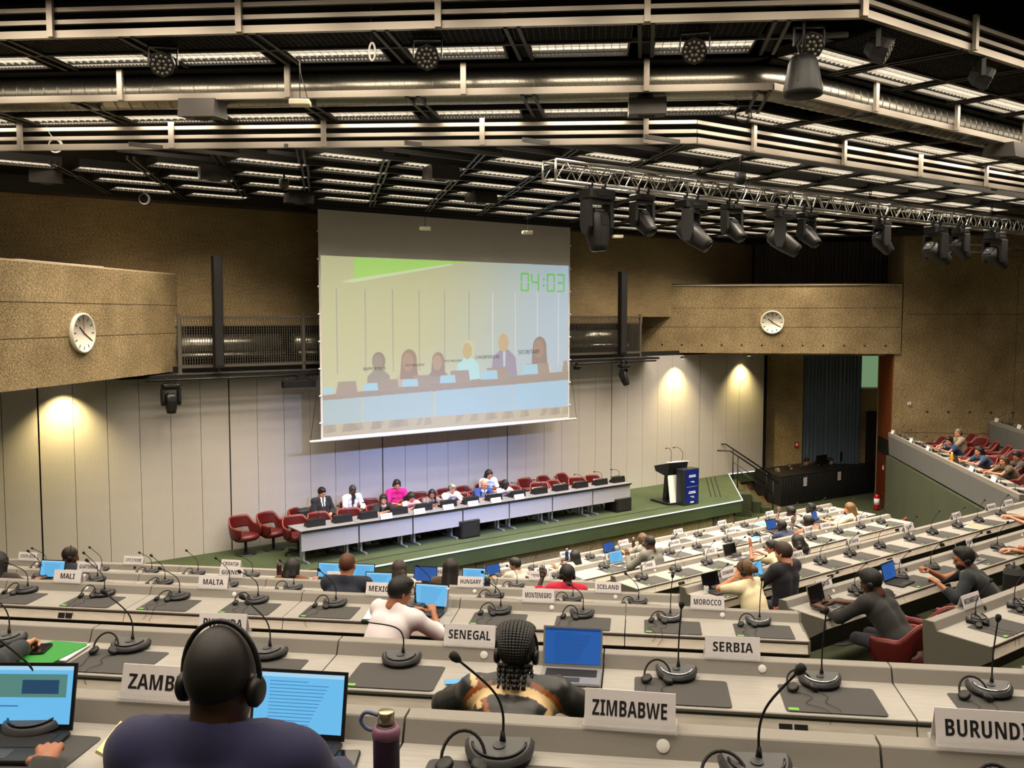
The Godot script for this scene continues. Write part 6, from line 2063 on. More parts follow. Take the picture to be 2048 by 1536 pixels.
func build_people() -> void:
	var R := {}
	for r in row_list():
		R[r.k] = r
	var P := func(k, along, off, turn := 0.0): return seat_xf(R[k], along, off, 0.0, turn)
	var brown := Color(0.30, 0.17, 0.105)
	var dark := Color(0.155, 0.085, 0.055)
	var tan := Color(0.62, 0.40, 0.28)
	var fair := Color(0.78, 0.54, 0.42)
	var blk := Color(0.03, 0.025, 0.022)
	var navy := Color(0.012, 0.016, 0.05)
	var lin := func(r, g, b): return Color(r, g, b).srgb_to_linear()
	# near the camera
	person("man with a shaved head, black headphones and navy suit, back to us before the ZAMBIA", P.call("A", -1.035, 0.75), {"hh": 1.215, "k": 1.05, "skin": Color(0.24, 0.145, 0.095), "top": lin.call(0.12, 0.13, 0.27), "collar": lin.call(0.13, 0.14, 0.28), "hair": ["shaved", Color(0.085, 0.055, 0.042)], "phones": true, "pitch": -0.12, "yaw": -0.05, "cell": 0.012, "hl": Vector3(-0.18, 0.79, -0.40), "hr": Vector3(0.16, 0.79, -0.40), "collar_h": 0.05})
	person("person in a black jacket at the bottom left, only shoulder and arm in view", P.call("A", -1.93, 0.78), {"hh": 1.12, "k": 1.0, "skin": tan, "top": lin.call(0.10, 0.10, 0.10), "cell": 0.014, "hl": Vector3(-0.20, 0.79, -0.36), "hr": Vector3(0.18, 0.79, -0.36), "pitch": -0.2})
	person("person in a dark suit writing with a pencil at the left edge, only a forearm", P.call("B", -3.78, 0.66), {"hh": 1.13, "skin": fair, "top": lin.call(0.15, 0.16, 0.19), "cell": 0.015, "hr": Vector3(0.37, 0.80, -0.34), "hl": Vector3(-0.2, 0.79, -0.36), "gripr": 1, "er": Vector3(0.8, -0.6, 0.3), "pr": Vector3(-0.5, 0.8, 0)})
	person("woman with black braids, headphones and a black shirt with cream and orange swirls", P.call("B", -0.575, 0.74), {"hh": 1.065, "k": 1.0, "fem": true, "skin": dark, "top": lin.call(0.115, 0.125, 0.13), "pattern": [lin.call(0.86, 0.74, 0.54), lin.call(0.55, 0.29, 0.11), lin.call(0.16, 0.36, 0.58)], "wear": "shirt", "satin": true, "hair": ["braids", blk], "phones": true, "pitch": -0.30, "cell": 0.0095, "hl": Vector3(-0.20, 0.79, -0.30), "hr": Vector3(0.20, 0.79, -0.32), "el": Vector3(-1, -0.5, 0.2), "er": Vector3(1, -0.5, 0.2), "collar_h": 0.03})
	person("man in a white shirt with dark hair, looking at his phone before the MEXICO plate", P.call("C", -1.99, 0.72, -0.25), {"hh": 1.07, "k": 0.98, "skin": tan, "top": lin.call(0.86, 0.83, 0.85), "wear": "shirt", "hair": ["short", blk], "yaw": -0.55, "pitch": -0.35, "side": -0.10, "twist": -0.1, "cell": 0.014, "hr": Vector3(0.17, 0.84, -0.28), "hl": Vector3(-0.1, 0.79, -0.34), "gripr": 1, "glasses": true, "collar": lin.call(0.86, 0.85, 0.87)})
	person("man with a ginger crew cut in a navy suit, back to us beside the MEXICO", P.call("D", -3.10, 0.75), {"hh": 1.22, "k": 1.05, "skin": fair, "top": lin.call(0.13, 0.15, 0.20), "collar": lin.call(0.88, 0.86, 0.88), "hair": ["shaved", Color(0.36, 0.19, 0.09)], "pitch": -0.05, "cell": 0.018})
	person("long-haired woman with headphones cut off at the left edge", P.call("D", -7.16, 0.75), {"hh": 1.09, "fem": true, "skin": tan, "top": lin.call(0.2, 0.18, 0.17), "hair": ["long", Color(0.05, 0.035, 0.025)], "phones": true, "k": 0.96})
	# the row of the COSTA RICA and CROATIA plates
	person("woman with a black bob and bare shoulders beside a dark red flask", P.call("E", -4.47, 0.72), {"hh": 1.05, "fem": true, "k": 0.95, "skin": tan, "top": lin.call(0.42, 0.25, 0.15), "sleeve": 0.0, "wear": "dress", "hair": ["bob", blk], "yaw": -0.2, "phones": true})
	person("woman with long wavy light brown hair and a headband, before the CZECHIA row end", P.call("E", -3.05, 0.72), {"hh": 1.08, "fem": true, "k": 0.96, "skin": fair, "top": lin.call(0.80, 0.74, 0.66), "sleeve": 0.0, "wear": "blouse", "hair": ["wavy", Color(0.17, 0.10, 0.055)]})
	person("woman with long straight brown hair beside the CZECHIA plate", P.call("E", -2.38, 0.72), {"hh": 1.12, "fem": true, "k": 0.97, "skin": fair, "top": lin.call(0.30, 0.24, 0.17), "wear": "blouse", "hair": ["long", Color(0.075, 0.042, 0.026)]})
	person("bald man with headphones in a dark blue jacket beside the COSTA RICA plate", P.call("E", -7.58, 0.72), {"hh": 1.10, "skin": brown, "top": lin.call(0.14, 0.16, 0.22), "hair": ["shaved", Color(0.14, 0.08, 0.055)], "phones": true, "yaw": -0.9})
	person("woman in a crimson jacket with headphones, left hand raised", P.call("E", -0.91, 0.70), {"hh": 1.09, "fem": true, "k": 0.98, "skin": dark, "top": lin.call(0.74, 0.06, 0.22), "hair": ["fringe", blk], "phones": true, "yaw": 0.15, "hl": Vector3(-0.33, 0.99, -0.20), "el": Vector3(-0.6, -1.0, 0.3), "fl": Vector3(-0.2, 1, -0.1), "pl": Vector3(0.2, 0, 1), "gripl": 2, "cell": 0.018})
	# middle block
	person("man in a grey shirt with cropped hair at the left end of the front row", P.call("c1", 10.35, 0.72), {"hh": 1.10, "skin": tan, "top": lin.call(0.62, 0.60, 0.57), "wear": "shirt", "hair": ["short", blk], "yaw": 0.5})
	person("woman with very long straight black hair behind the blue bottle", P.call("c1", 11.79, 0.72), {"hh": 1.03, "k": 0.94, "fem": true, "skin": tan, "top": lin.call(0.85, 0.80, 0.66), "wear": "blouse", "hair": ["long", blk]})
	person("woman with short blond hair in a grey vest in the front row", P.call("c1", 13.62, 0.72), {"hh": 1.10, "k": 0.98, "fem": true, "skin": fair, "top": lin.call(0.56, 0.55, 0.52), "sleeve": 0.3, "wear": "vest", "hair": ["bob", Color(0.36, 0.26, 0.14)]})
	person("man in a grey suit holding up a phone at the far end of the front", P.call("c1", 18.49, 0.75), {"hh": 1.06, "skin": brown, "top": lin.call(0.55, 0.52, 0.52), "hair": ["short", blk], "hl": Vector3(-0.1, 1.02, -0.28), "fl": Vector3(0, 1, -0.2), "yaw": 0.3})
	person("man in a pale grey suit looking up beside the one with the phone", P.call("c1", 19.25, 0.75), {"hh": 1.04, "skin": dark, "top": lin.call(0.62, 0.60, 0.60), "hair": ["short", blk], "yaw": 0.8, "pitch": 0.2, "phones": true})
	person("man in a grey suit, back to us, gesturing at a silver laptop", P.call("c2", 11.82, 0.75), {"hh": 1.22, "k": 1.06, "skin": brown, "top": lin.call(0.40, 0.39, 0.37), "hair": ["shaved", Color(0.03, 0.022, 0.018)], "hl": Vector3(-0.26, 0.95, -0.30), "fl": Vector3(-0.1, 1, 0)})
	person("bald man in a navy suit bending over papers in the BULGARIA row", P.call("c2", 15.60, 0.70), {"hh": 1.00, "skin": dark, "top": lin.call(0.12, 0.16, 0.26), "hair": ["shaved", Color(0.06, 0.04, 0.03)], "yaw": 0.4})
	person("man in an orange shirt with a beard bending sideways in the BULGARIA row", P.call("c2", 16.49, 0.70), {"hh": 0.97, "skin": dark, "top": lin.call(0.80, 0.40, 0.28), "wear": "shirt", "sleeve": 0.4, "hair": ["short", blk], "yaw": 0.5, "hl": Vector3(-0.2, 0.93, -0.25), "fl": Vector3(0, 1, 0)})
	person("blond woman in a cream blouse typing on a laptop in the BULGARIA row", P.call("c2", 17.86, 0.75, 0.35), {"hh": 1.09, "k": 0.98, "fem": true, "skin": fair, "top": lin.call(0.90, 0.83, 0.72), "wear": "blouse", "hair": ["long", Color(0.46, 0.33, 0.18)], "yaw": 0.2})
	person("woman with long dark wavy hair behind the CHINA plate", P.call("c3", 13.25, 0.72), {"hh": 0.98, "k": 0.93, "fem": true, "skin": tan, "top": lin.call(0.34, 0.32, 0.27), "wear": "blouse", "hair": ["wavy", Color(0.035, 0.025, 0.02)]})
	person("dark-haired person in a beige shirt raising a hand beside the CHINA plate", P.call("c3", 12.62, 0.70), {"hh": 0.97, "k": 0.93, "skin": tan, "top": lin.call(0.78, 0.74, 0.60), "wear": "shirt", "sleeve": 0.4, "hair": ["short", blk], "hl": Vector3(-0.26, 0.98, -0.24), "fl": Vector3(-0.1, 1, 0), "pl": Vector3(0, 0, 1), "gripl": 2, "yaw": 0.6})
	person("sandy-haired man in a dark suit, back to us behind the DJIBOUTI plate", P.call("c4", 10.03, 0.75), {"hh": 1.26, "k": 1.06, "skin": fair, "top": lin.call(0.10, 0.11, 0.14), "collar": lin.call(0.9, 0.9, 0.92), "hair": ["short", Color(0.20, 0.125, 0.06)], "cell": 0.018, "yaw": 0.1})
	person("woman with a blond bun in a cream blouse, elbow on the desk by the DENMARK", P.call("c4", 9.30, 0.72), {"hh": 1.14, "k": 1.0, "fem": true, "skin": fair, "top": lin.call(0.90, 0.85, 0.70), "wear": "blouse", "sleeve": 0.32, "hair": ["bun", Color(0.38, 0.25, 0.11)], "yaw": 0.35, "pitch": -0.3, "phones": true, "hl": Vector3(-0.10, 1.06, -0.07), "el": Vector3(-0.7, -1, -0.6), "fl": Vector3(0.3, 1, 0.1), "pl": Vector3(-1, 0, 0), "cell": 0.018})
	person("person reaching in from the right edge in the ECUADOR row, bare arms", P.call("c4", 17.0, 0.80, 0.5), {"hh": 1.08, "skin": fair, "top": lin.call(0.12, 0.10, 0.10), "wear": "shirt", "sleeve": 0.3, "hl": Vector3(-0.2, 0.82, -0.38), "cell": 0.02})
	person("man in a black suit with headphones typing on a laptop behind the INDIA plate", P.call("c5", 8.80, 0.74), {"hh": 1.11, "k": 1.04, "skin": brown, "top": lin.call(0.115, 0.115, 0.12), "collar": lin.call(0.9, 0.9, 0.9), "hair": ["short", blk], "phones": true, "pitch": -0.4, "yaw": 0.25, "cell": 0.015, "hl": Vector3(-0.27, 0.79, -0.40), "hr": Vector3(0.02, 0.79, -0.46)})
	person("bearded man with glasses and headphones in a black suit, holding a phone", P.call("c5", 10.62, 0.78, 0.45), {"hh": 1.08, "k": 1.05, "skin": tan, "top": lin.call(0.11, 0.12, 0.14), "collar": lin.call(0.9, 0.9, 0.9), "hair": ["short", Color(0.03, 0.02, 0.016)], "beard": true, "glasses": true, "phones": true, "yaw": 0.35, "pitch": -0.2, "cell": 0.015, "hl": Vector3(-0.28, 0.83, -0.26), "gripl": 1, "hr": Vector3(0.0, 0.90, -0.38), "gripr": 1})
	person("person in black with a bare pointing arm at the right edge by the IRELAND plate", P.call("c5", 12.72, 0.80, 0.5), {"hh": 1.08, "skin": fair, "top": lin.call(0.10, 0.10, 0.11), "wear": "shirt", "sleeve": 0.35, "hl": Vector3(-0.42, 0.93, -0.28), "gripl": 1, "fl": Vector3(-0.5, 0.6, -0.3), "cell": 0.018})
	# right-hand wing
	person("dark-haired man in a navy suit leaning over the front desk of the right-hand wing", P.call("R1", 27.03, 0.72, 0.3), {"hh": 0.98, "skin": fair, "top": lin.call(0.14, 0.19, 0.33), "hair": ["fringe", Color(0.06, 0.035, 0.022)], "collar": lin.call(0.9, 0.9, 0.9), "yaw": 0.3, "cell": 0.025})
	person("grey-haired man with headphones in a beige jacket behind the man in navy", P.call("R1", 27.35, 1.05), {"hh": 1.17, "skin": fair, "top": lin.call(0.58, 0.53, 0.44), "hair": ["shaved", Color(0.5, 0.47, 0.42)], "phones": true, "yaw": 0.4, "cell": 0.025})
	person("person with dark bobbed hair in a blue jacket behind the yellow bottle", P.call("R1", 24.74, 0.72, 0.2), {"hh": 1.03, "fem": true, "skin": fair, "top": lin.call(0.17, 0.23, 0.36), "hair": ["bob", Color(0.06, 0.03, 0.022)], "yaw": 0.3, "cell": 0.025})
	person("woman with long blond hair in an olive jacket nearest us in the right-hand wing", P.call("R1", 23.15, 0.74, 0.2), {"hh": 1.03, "fem": true, "k": 0.97, "skin": fair, "top": lin.call(0.33, 0.29, 0.21), "hair": ["long", Color(0.30, 0.19, 0.10)], "yaw": 0.4, "cell": 0.025})
	person("dark-haired person half hidden behind the blond woman in the right-hand wing", P.call("R1", 23.75, 1.25), {"hh": 1.05, "skin": tan, "top": lin.call(0.25, 0.22, 0.22), "hair": ["short", blk], "yaw": 0.6, "cell": 0.028})
	# on the stage, back row
	var S := func(n, d, turn := 0.0): return sf(n, d, 0.9, PI + turn)
	var lap := {"hl": Vector3(-0.10, 0.74, -0.24), "hr": Vector3(0.09, 0.75, -0.26)}
	person("man in a black suit and tie seated by the wall, looking at a phone", S.call(20.05, 9.60, 0.1), {"hh": 1.19, "skin": fair, "top": lin.call(0.09, 0.10, 0.13), "style": "suit", "tie": lin.call(0.12, 0.13, 0.18), "hair": ["short", blk], "pitch": -0.4, "legs": true, "cell": 0.02}.merged(lap))
	person("grey-haired woman in a white blazer seated by the wall, writing", S.call(20.05, 10.40, 0.1), {"hh": 1.16, "fem": true, "skin": brown, "top": lin.call(0.86, 0.86, 0.86), "style": "suit", "shirt": lin.call(0.14, 0.15, 0.14), "tie": lin.call(0.14, 0.15, 0.14), "hair": ["shaved", Color(0.20, 0.19, 0.19)], "pitch": -0.45, "legs": true, "low": lin.call(0.2, 0.17, 0.16), "cell": 0.02}.merged(lap))
	person("woman in a magenta dress with tied dark hair seated by the wall with a laptop", S.call(20.0, 11.58, -0.3), {"hh": 1.17, "fem": true, "skin": fair, "top": lin.call(0.80, 0.05, 0.48), "low": lin.call(0.80, 0.05, 0.48), "sleeve": 0.4, "wear": "dress", "hair": ["bun", Color(0.04, 0.025, 0.02)], "phones": true, "pitch": -0.4, "cell": 0.02}.merged(lap))
	person("young woman with long brown hair in a white shirt seated highest by the wall", S.call(20.0, 14.36, -0.1), {"hh": 1.14, "fem": true, "skin": fair, "top": lin.call(0.82, 0.86, 0.92), "wear": "shirt", "hair": ["long", Color(0.10, 0.06, 0.04)], "pitch": -0.4, "cell": 0.02}.merged(lap))
	# on the stage, at the table
	var tb := {"hl": Vector3(-0.13, 0.80, -0.36), "hr": Vector3(0.14, 0.80, -0.38), "legs": true, "cell": 0.02}
	person("woman with short dark hair and headphones in a black blazer at the stage table", S.call(19.28, 10.80), {"hh": 1.01, "fem": true, "k": 0.96, "skin": fair, "top": lin.call(0.10, 0.10, 0.11), "style": "open", "shirt": Color(0.6, 0.42, 0.33), "hair": ["fringe", Color(0.04, 0.03, 0.03)], "phones": true, "yaw": -0.5}.merged(tb))
	person("woman with dark curly hair in a pink blouse, head bowed at the stage table", S.call(19.28, 11.56), {"hh": 0.97, "fem": true, "k": 0.95, "skin": fair, "top": lin.call(0.90, 0.62, 0.62), "wear": "blouse", "sleeve": 0.45, "hair": ["wavy", Color(0.05, 0.03, 0.022)], "pitch": -0.6, "shoe": Color(0.8, 0.8, 0.8)}.merged(tb))
	person("woman with long black hair in a grey blouse at the stage table", S.call(19.28, 12.14), {"hh": 0.98, "fem": true, "k": 0.93, "skin": tan, "top": lin.call(0.48, 0.44, 0.43), "wear": "blouse", "hair": ["long", blk], "yaw": -0.6}.merged(tb))
	person("white-haired woman with headphones in a white blouse at the stage table", S.call(19.28, 12.72), {"hh": 1.05, "fem": true, "k": 0.98, "skin": fair, "top": lin.call(0.88, 0.88, 0.86), "wear": "blouse", "hair": ["short", Color(0.62, 0.60, 0.54)], "phones": true, "pitch": -0.4, "shoe": Color(0.8, 0.8, 0.8)}.merged(tb))
	person("bald man with glasses in a bright blue suit at the middle of the stage table", S.call(19.25, 13.66), {"hh": 1.06, "k": 1.02, "skin": fair, "top": lin.call(0.13, 0.22, 0.47), "style": "suit", "tie": lin.call(0.45, 0.55, 0.75), "hair": ["none", blk], "glasses": true, "pitch": -0.2}.merged(tb))
	person("woman with black shoulder-length hair in a pale pink blazer at the stage table", S.call(19.25, 14.33), {"hh": 0.98, "fem": true, "k": 0.97, "skin": dark, "top": lin.call(0.86, 0.76, 0.76), "hair": ["bob", blk], "pitch": -0.35}.merged(tb))
	# technicians behind the draped table
	for t in [["bald man with a headset at the left end of the black draped table", 19.75, 26.15, 0.98, tan, lin.call(0.12, 0.12, 0.12), ["shaved", Color(0.4, 0.36, 0.3)], true, false], ["woman in a cream cardigan with dark bobbed hair at the black draped table", 19.85, 26.95, 1.0, fair, lin.call(0.72, 0.62, 0.48), ["bob", Color(0.05, 0.035, 0.03)], false, true], ["man in a dark shirt with black hair near the middle of the black draped table", 19.8, 27.8, 1.15, tan, lin.call(0.10, 0.11, 0.13), ["short", blk], false, false], ["woman with dark hair looking at a monitor at the black draped table", 19.7, 28.35, 1.08, fair, lin.call(0.15, 0.14, 0.15), ["bob", blk], false, true], ["woman with long black hair second from the right at the black draped table", 19.6, 28.9, 1.08, fair, lin.call(0.18, 0.16, 0.16), ["long", blk], false, true], ["dark-haired person behind the right-hand monitor of the black draped table", 19.5, 29.75, 1.2, tan, lin.call(0.10, 0.10, 0.12), ["short", blk], false, false]]:
		person(t[0], sf(t[1], t[2], 0.0, PI - 0.4), {"hh": t[3], "skin": t[4], "top": t[5], "hair": t[6], "phones": t[7], "fem": t[8], "cell": 0.028, "yaw": 0.3, "hl": Vector3(-0.15, 0.85, -0.4), "hr": Vector3(0.12, 0.85, -0.42)})


# ---------------------------------------------------------------- things on the desks
var docs := {}


func doc_mat(kind: String) -> StandardMaterial3D:
	if docs.has(kind):
		return docs[kind]
	var im := Image.create(160, 100, false, Image.FORMAT_RGB8)
	im.fill(Color(0.45, 0.78, 0.98) if kind != "blue" else Color(0.16, 0.38, 0.68))
	var ink := Color(0.22, 0.45, 0.66) if kind != "blue" else Color(0.09, 0.24, 0.48)
	im.fill_rect(Rect2i(0, 0, 160, 7), Color(0.70, 0.88, 0.98) if kind != "blue" else Color(0.10, 0.26, 0.50))
	if kind == "web":
		im.fill_rect(Rect2i(0, 14, 150, 40), Color(0.36, 0.55, 0.52))
		im.fill_rect(Rect2i(70, 24, 66, 24), Color(0.16, 0.30, 0.42))
		im.fill_rect(Rect2i(10, 68, 56, 2), ink)
	else:
		for k in 14:
			im.fill_rect(Rect2i(26, 14 + k * 6, 70 + (k * 37) % 40, 1), ink)
	var m := mat("screen_" + kind, Color(0.02, 0.02, 0.02), 0.3)
	m.emission_enabled = true
	m.emission_texture = ImageTexture.create_from_image(im)
	m.emission_energy_multiplier = 0.5
	docs[kind] = m
	return m


func laptop(label: String, xf: Transform3D, kind: String, body: Material, w := 0.32) -> void:
	var o := thing("laptop", label, "laptop", xf, "laptops on the desks")
	part("base", sl(rrect(w, 0.22, 0.012, 3), 0.0, 0.015, 0.004), body, o)
	part("keyboard", bx(Vector3(0, 0.0155, -0.03), Vector3(w - 0.05, 0.002, 0.10)), M.rubber, o)
	part("touchpad", bx(Vector3(0, 0.0155, 0.065), Vector3(0.10, 0.001, 0.06)), M.grey_dark, o)
	var lid := Transform3D(Basis(Vector3.RIGHT, -0.26), Vector3(0, 0.012, -0.11))
	part("lid", bx(Vector3(0, 0.108, -0.004), Vector3(w, 0.215, 0.008)), M.black if body == M.black else body, o, lid)
	var s := shp()
	quad_uv(s, Vector3(-w * 0.5 + 0.01, 0.205, 0.002), Vector3(w * 0.5 - 0.01, 0.205, 0.002), Vector3(w * 0.5 - 0.01, 0.02, 0.002), Vector3(-w * 0.5 + 0.01, 0.02, 0.002))
	part("screen", fin(s), M.black_gloss if kind == "off" else doc_mat(kind), o, lid)


func flask(label: String, xf: Transform3D, c: Color, capc: Material, r: float, h: float) -> Node3D:
	var o := thing("drinking_bottle", label, "bottle", xf)
	part("body", la([Vector2(r * 0.95, 0.0), Vector2(r, 0.006), Vector2(r, h * 0.74), Vector2(r * 0.72, h * 0.84)], 24), mat("flask_" + c.to_html(false), c, 0.4), o)
	part("cap", la([Vector2(r * 0.62, h * 0.83), Vector2(r * 0.64, h * 0.98), Vector2(r * 0.56, h)], 20), capc, o)
	return o


func build_small_things() -> void:
	var R := {}
	for r in row_list():
		R[r.k] = r
	var silver := mat("silver", Color(0.62, 0.62, 0.63), 0.35, 0.5)
	for l in [["A", -1.10, 0.20, 0.0, "page", true, "black laptop with a bright page right of the man behind ZAMBIA"], ["A", -2.0, 0.26, 0.12, "web", true, "black laptop with a picture page at the bottom left"], ["B", -0.36, 0.20, 0.0, "blue", false, "silver laptop with a dark blue page before the woman with braids"], ["C", -1.88, 0.22, -0.1, "page", true, "black laptop before the man in the white shirt"], ["D", -6.95, 0.24, 0.0, "page", true, "laptop with a bright page beside the MALI plate"], ["D", -2.95, 0.22, 0.0, "page", true, "laptop right of the man with the ginger crew cut"], ["E", -4.20, 0.22, 0.0, "page", true, "laptop right of the woman with the black bob"], ["E", -3.72, 0.22, 0.0, "page", true, "laptop showing past the shoulder of the ginger man"], ["E", -2.86, 0.22, 0.0, "blue", true, "laptop right of the wavy-haired woman"], ["E", -2.2, 0.22, 0.0, "page", true, "small laptop right of the woman with straight brown hair"], ["c1", 10.35, 0.16, 0.0, "blue", true, "laptop at the left end of the front desk row"], ["c1", 13.3, 0.20, 0.0, "blue", true, "dark laptop left of the blond woman in the front row"], ["c2", 11.65, 0.20, 0.0, "page", false, "silver laptop left of the man in grey"], ["c2", 16.1, 0.20, 0.0, "blue", true, "laptop between the bald man and the man in orange"], ["c2", 17.6, 0.22, 0.3, "blue", true, "laptop before the blond woman in cream"], ["c3", 12.3, 0.22, 0.0, "off", false, "silver laptop with a black screen behind the CHILE plate"], ["c4", 9.4, 0.22, 0.0, "off", true, "dark laptop beside the DENMARK plate"], ["c4", 10.3, 0.22, 0.0, "page", true, "laptop before the sandy-haired man in the dark suit"], ["c5", 8.72, 0.28, 0.1, "off", false, "silver laptop with a black screen behind the INDIA plate"], ["c5", 10.2, 0.24, 0.1, "blue", true, "laptop with a blue page before the bearded man"], ["c5", 11.9, 0.24, 0.1, "off", false, "silver laptop with a dark screen beside the IRELAND plate"], ["R1", 24.4, 0.22, 0.0, "off", true, "dark laptop on the front desk of the right-hand wing"]]:
		laptop(l[6], seat_xf(R[l[0]], l[1], l[2], 0.743, l[3]), l[4], M.black if l[5] else silver)
	var b := flask("purple drinking bottle with a steel lid and a blue carrying loop", seat_xf(R.A, -0.72, 0.37, 0.741), Color(0.17, 0.10, 0.17), M.brass, 0.038, 0.25)
	part("collar", la([Vector2(0.039, 0.172), Vector2(0.041, 0.18), Vector2(0.041, 0.198), Vector2(0.034, 0.206)], 20), mat("mauve", Color(0.50, 0.33, 0.42), 0.5), b)
	part("carrying_loop", fin(tube(shp(true), curve([Vector3(-0.024, 0.236, 0), Vector3(-0.06, 0.242, 0), Vector3(-0.075, 0.218, 0), Vector3(-0.058, 0.195, 0), Vector3(-0.036, 0.19, 0)]), 0.006, 6)), mat("loop_blue", Color(0.34, 0.40, 0.52), 0.6), b)
	flask("dark red flask beside the woman with the black bob", seat_xf(R.E, -4.86, 0.2, 0.741), Color(0.20, 0.04, 0.07), silver, 0.035, 0.26)
	flask("dark blue tumbler with a cream lid at the right of the CZECHIA plate", seat_xf(R.E, -2.0, 0.2, 0.741), Color(0.08, 0.13, 0.20), mat("cream", Color(0.8, 0.7, 0.45), 0.6), 0.04, 0.17)
	flask("slim blue bottle beside the ARMENIA plate", seat_xf(R.c1, 12.1, 0.12, 0.741), Color(0.04, 0.16, 0.36), silver, 0.035, 0.28)
	flask("brown flask left of the blond woman in the front row", seat_xf(R.c1, 13.95, 0.12, 0.741), Color(0.22, 0.15, 0.14), silver, 0.035, 0.24)
	flask("yellow bottle on the front desk of the right-hand wing", seat_xf(R.R1, 24.8, 0.1, 0.741), Color(0.85, 0.55, 0.03), M.white, 0.04, 0.24)
	var gb := thing("glass_bottle", "empty clear glass bottle on the desk right of the man in white", "bottle", seat_xf(R.C, -1.68, 0.24, 0.741))
	part("bottle", la([Vector2(0.03, 0.0), Vector2(0.033, 0.008), Vector2(0.033, 0.14), Vector2(0.014, 0.19), Vector2(0.014, 0.23)], 18), M.glass, gb)
	part("stopper", la([Vector2(0.015, 0.225), Vector2(0.016, 0.24)], 12), M.white, gb)
	for p in [["A", -0.90, 0.20, 0.15, "black phone lying beside the purple bottle", 0.74], ["B", -3.35, 0.24, 0.25, "dark grey phone lying on the green folder", 0.762], ["c5", 8.55, 0.40, 0.3, "black phone at the desk edge below the INDIA laptop", 0.741]]:
		var o := thing("phone", p[4], "phone", seat_xf(R[p[0]], p[1], p[2], p[5], p[3]))
		part("case", sl(rrect(0.078, 0.155, 0.012), 0.0, 0.009, 0.002), M.rubber, o)
		part("glass", sl(rrect(0.070, 0.147, 0.010), 0.009, 0.0098), M.black_gloss, o)
	var ms := thing("computer_mouse", "black computer mouse beside the arm of the man in navy", "mouse", seat_xf(R.A, -1.0 + 0.16, 0.40, 0.741, -0.3))
	part("shell", fin(slab(shp(), rrect(0.062, 0.105, 0.03), 0.0, 0.032, 0.010)), M.rubber, ms)
	part("wheel", bx(Vector3(0, 0.032, -0.03), Vector3(0.008, 0.006, 0.018)), M.grey_dark, ms)
	var nb := thing("notebook", "open notebook with cream pages left of the man in navy", "notebook", seat_xf(R.A, -1.50, 0.27, 0.742, 0.2))
	part("cover", bx(Vector3(0.07, 0.004, 0), Vector3(0.15, 0.008, 0.21)), M.black, nb)
	part("page", bx(Vector3(0.07, 0.012, 0), Vector3(0.145, 0.008, 0.205)), mat("cream_page", Color(0.90, 0.84, 0.62), 0.8), nb)
	part("page", fin(box(shp(), Vector3(-0.066, 0.045, 0), Vector3(0.145, 0.010, 0.205), Basis(Vector3.BACK, -0.55))), M.cream_page, nb)
	var pn := thing("pen", "white pen lying in the fold of the open notebook", "pen", seat_xf(R.A, -1.48, 0.29, 0.765, 0.25))
	part("barrel", fin(tube(shp(true), [Vector3(0, 0, 0.06), Vector3(0, 0, -0.07)], 0.005, 8)), M.white, pn)
	part("clip", bx(Vector3(0, 0.006, 0.035), Vector3(0.003, 0.003, 0.04)), silver, pn)
	for p in [["A", -1.42, 0.40, 0.1, "white papers under the open notebook"], ["C", -2.30, 0.30, 0.1, "white papers left of the man in white"], ["B", -3.72, 0.34, 0.2, "white papers under the writing hand"], ["c2", 15.3, 0.30, 0.2, "pale blue papers left of the bald man in navy"], ["c4", 15.75, 0.34, 0.2, "tan papers on the desk of the ECUADOR row"], ["c1", 18.0, 0.28, 0.1, "blue and white papers beside the BANGLADESH plate"]]:
		var o := thing("papers", p[4], "papers", seat_xf(R[p[0]], p[1], p[2], 0.742, p[3]))
		part("sheet", bx(Vector3.ZERO, Vector3(0.21, 0.003, 0.297)), M.paper, o)
		if p[0].begins_with("c"):
			part("top_sheet", bx(Vector3(0.02, 0.003, 0.02), Vector3(0.19, 0.002, 0.24)), mat("tan_sheet", Color(0.72, 0.60, 0.42), 0.8) if p[0] == "c4" else mat("blue_sheet", Color(0.25, 0.52, 0.80), 0.7), o)
	var fo := thing("folder", "bright green cardboard folder with papers on the second desk row", "folder", seat_xf(R.B, -3.28, 0.26, 0.742, -0.1))
	part("cover", sl(rrect(0.25, 0.33, 0.03), 0.012, 0.016), mat("folder_green", Color(0.10, 0.52, 0.16), 0.6), fo)
	part("cover", sl(rrect(0.25, 0.33, 0.03), 0.0, 0.004), M.folder_green, fo)
	part("papers", bx(Vector3(0.025, 0.008, -0.03), Vector3(0.24, 0.007, 0.26), Basis(Vector3.UP, 0.15)), M.paper, fo)
	var bd := thing("badge", "blue badge with a pale blue lanyard left of the woman with braids", "badge", seat_xf(R.B, -0.93, 0.33, 0.742, 0.3))
	part("card", bx(Vector3(-0.03, 0.002, 0), Vector3(0.09, 0.002, 0.06)), mat("badge_blue", Color(0.30, 0.62, 0.85), 0.4), bd)
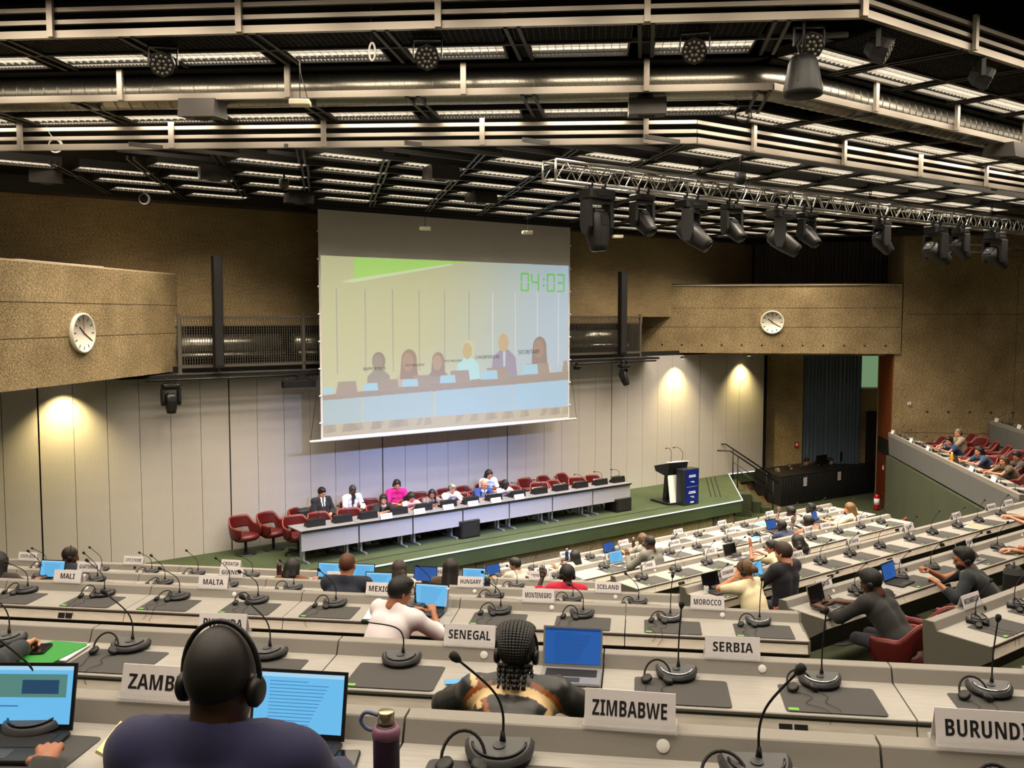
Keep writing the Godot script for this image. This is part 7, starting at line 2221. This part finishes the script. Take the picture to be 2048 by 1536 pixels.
	part("lanyard", fin(tube(shp(true), curve([Vector3(0.01, 0.006, 0), Vector3(0.06, 0.02, -0.04), Vector3(0.10, 0.01, 0.01), Vector3(0.05, 0.012, 0.05), Vector3(0.02, 0.015, -0.02), Vector3(0.09, 0.01, 0.04)]), 0.007, 5)), mat("lanyard_blue", Color(0.36, 0.58, 0.74), 0.7), bd)
	var gl := thing("drinking_glass", "clear water glass beside the DENMARK laptop", "glass", seat_xf(R.c4, 9.2, 0.18, 0.741))
	part("glass", la([Vector2(0.03, 0.0), Vector2(0.036, 0.10), Vector2(0.033, 0.10), Vector2(0.027, 0.008)], 16), M.glass, gl)
	for p in [["c5", 11.35, 1.0, 0.62, "black backpack on the chair right of the bearded man"], ["B", -1.28, 0.85, 0.25, "black bag with buckled straps under the second desk row"]]:
		var o := thing("backpack", p[4], "backpack", seat_xf(R[p[0]], p[1], p[2], p[3] - 0.15, 0.4))
		part("body", fin(slab(shp(), rrect(0.34, 0.22, 0.08), 0.0, 0.44, 0.06)), M.rubber, o)
		part("pocket", fin(slab(shp(), rrect(0.24, 0.08, 0.03), 0.04, 0.24, 0.02)), M.black, o, at(0, 0, 0.12))
		part("strap", fin(tube(shp(true), curve([Vector3(-0.06, 0.44, 0), Vector3(0, 0.50, 0), Vector3(0.06, 0.44, 0)]), 0.012, 6)), M.black, o)
	var sb := thing("backpack", "dark backpack on a shell chair at the left of the stage", "backpack", sf(20.1, 9.18, 1.37, 0.1))
	part("body", fin(slab(shp(), rrect(0.34, 0.2, 0.08), 0.0, 0.40, 0.06)), mat("pack_grey", Color(0.07, 0.075, 0.085), 0.7), sb)
	part("pocket", fin(slab(shp(), rrect(0.24, 0.08, 0.03), 0.04, 0.2, 0.02)), M.black, sb, at(0, 0, 0.11))
	for t in [[28.1, "left"], [29.5, "right"]]:
		var o := thing("computer_monitor", "dark flat monitor on the black draped table, the %s one" % t[1], "monitor", sf(19.4, t[0], 0.98, -0.1))
		part("panel", bx(Vector3(0, 0.26, 0), Vector3(0.52, 0.32, 0.03)), M.black, o)
		part("stand", bx(Vector3(0, 0.06, -0.02), Vector3(0.06, 0.12, 0.03)), M.black, o)
		part("foot", sl(rrect(0.22, 0.16, 0.02), 0.0, 0.012), M.black, o)
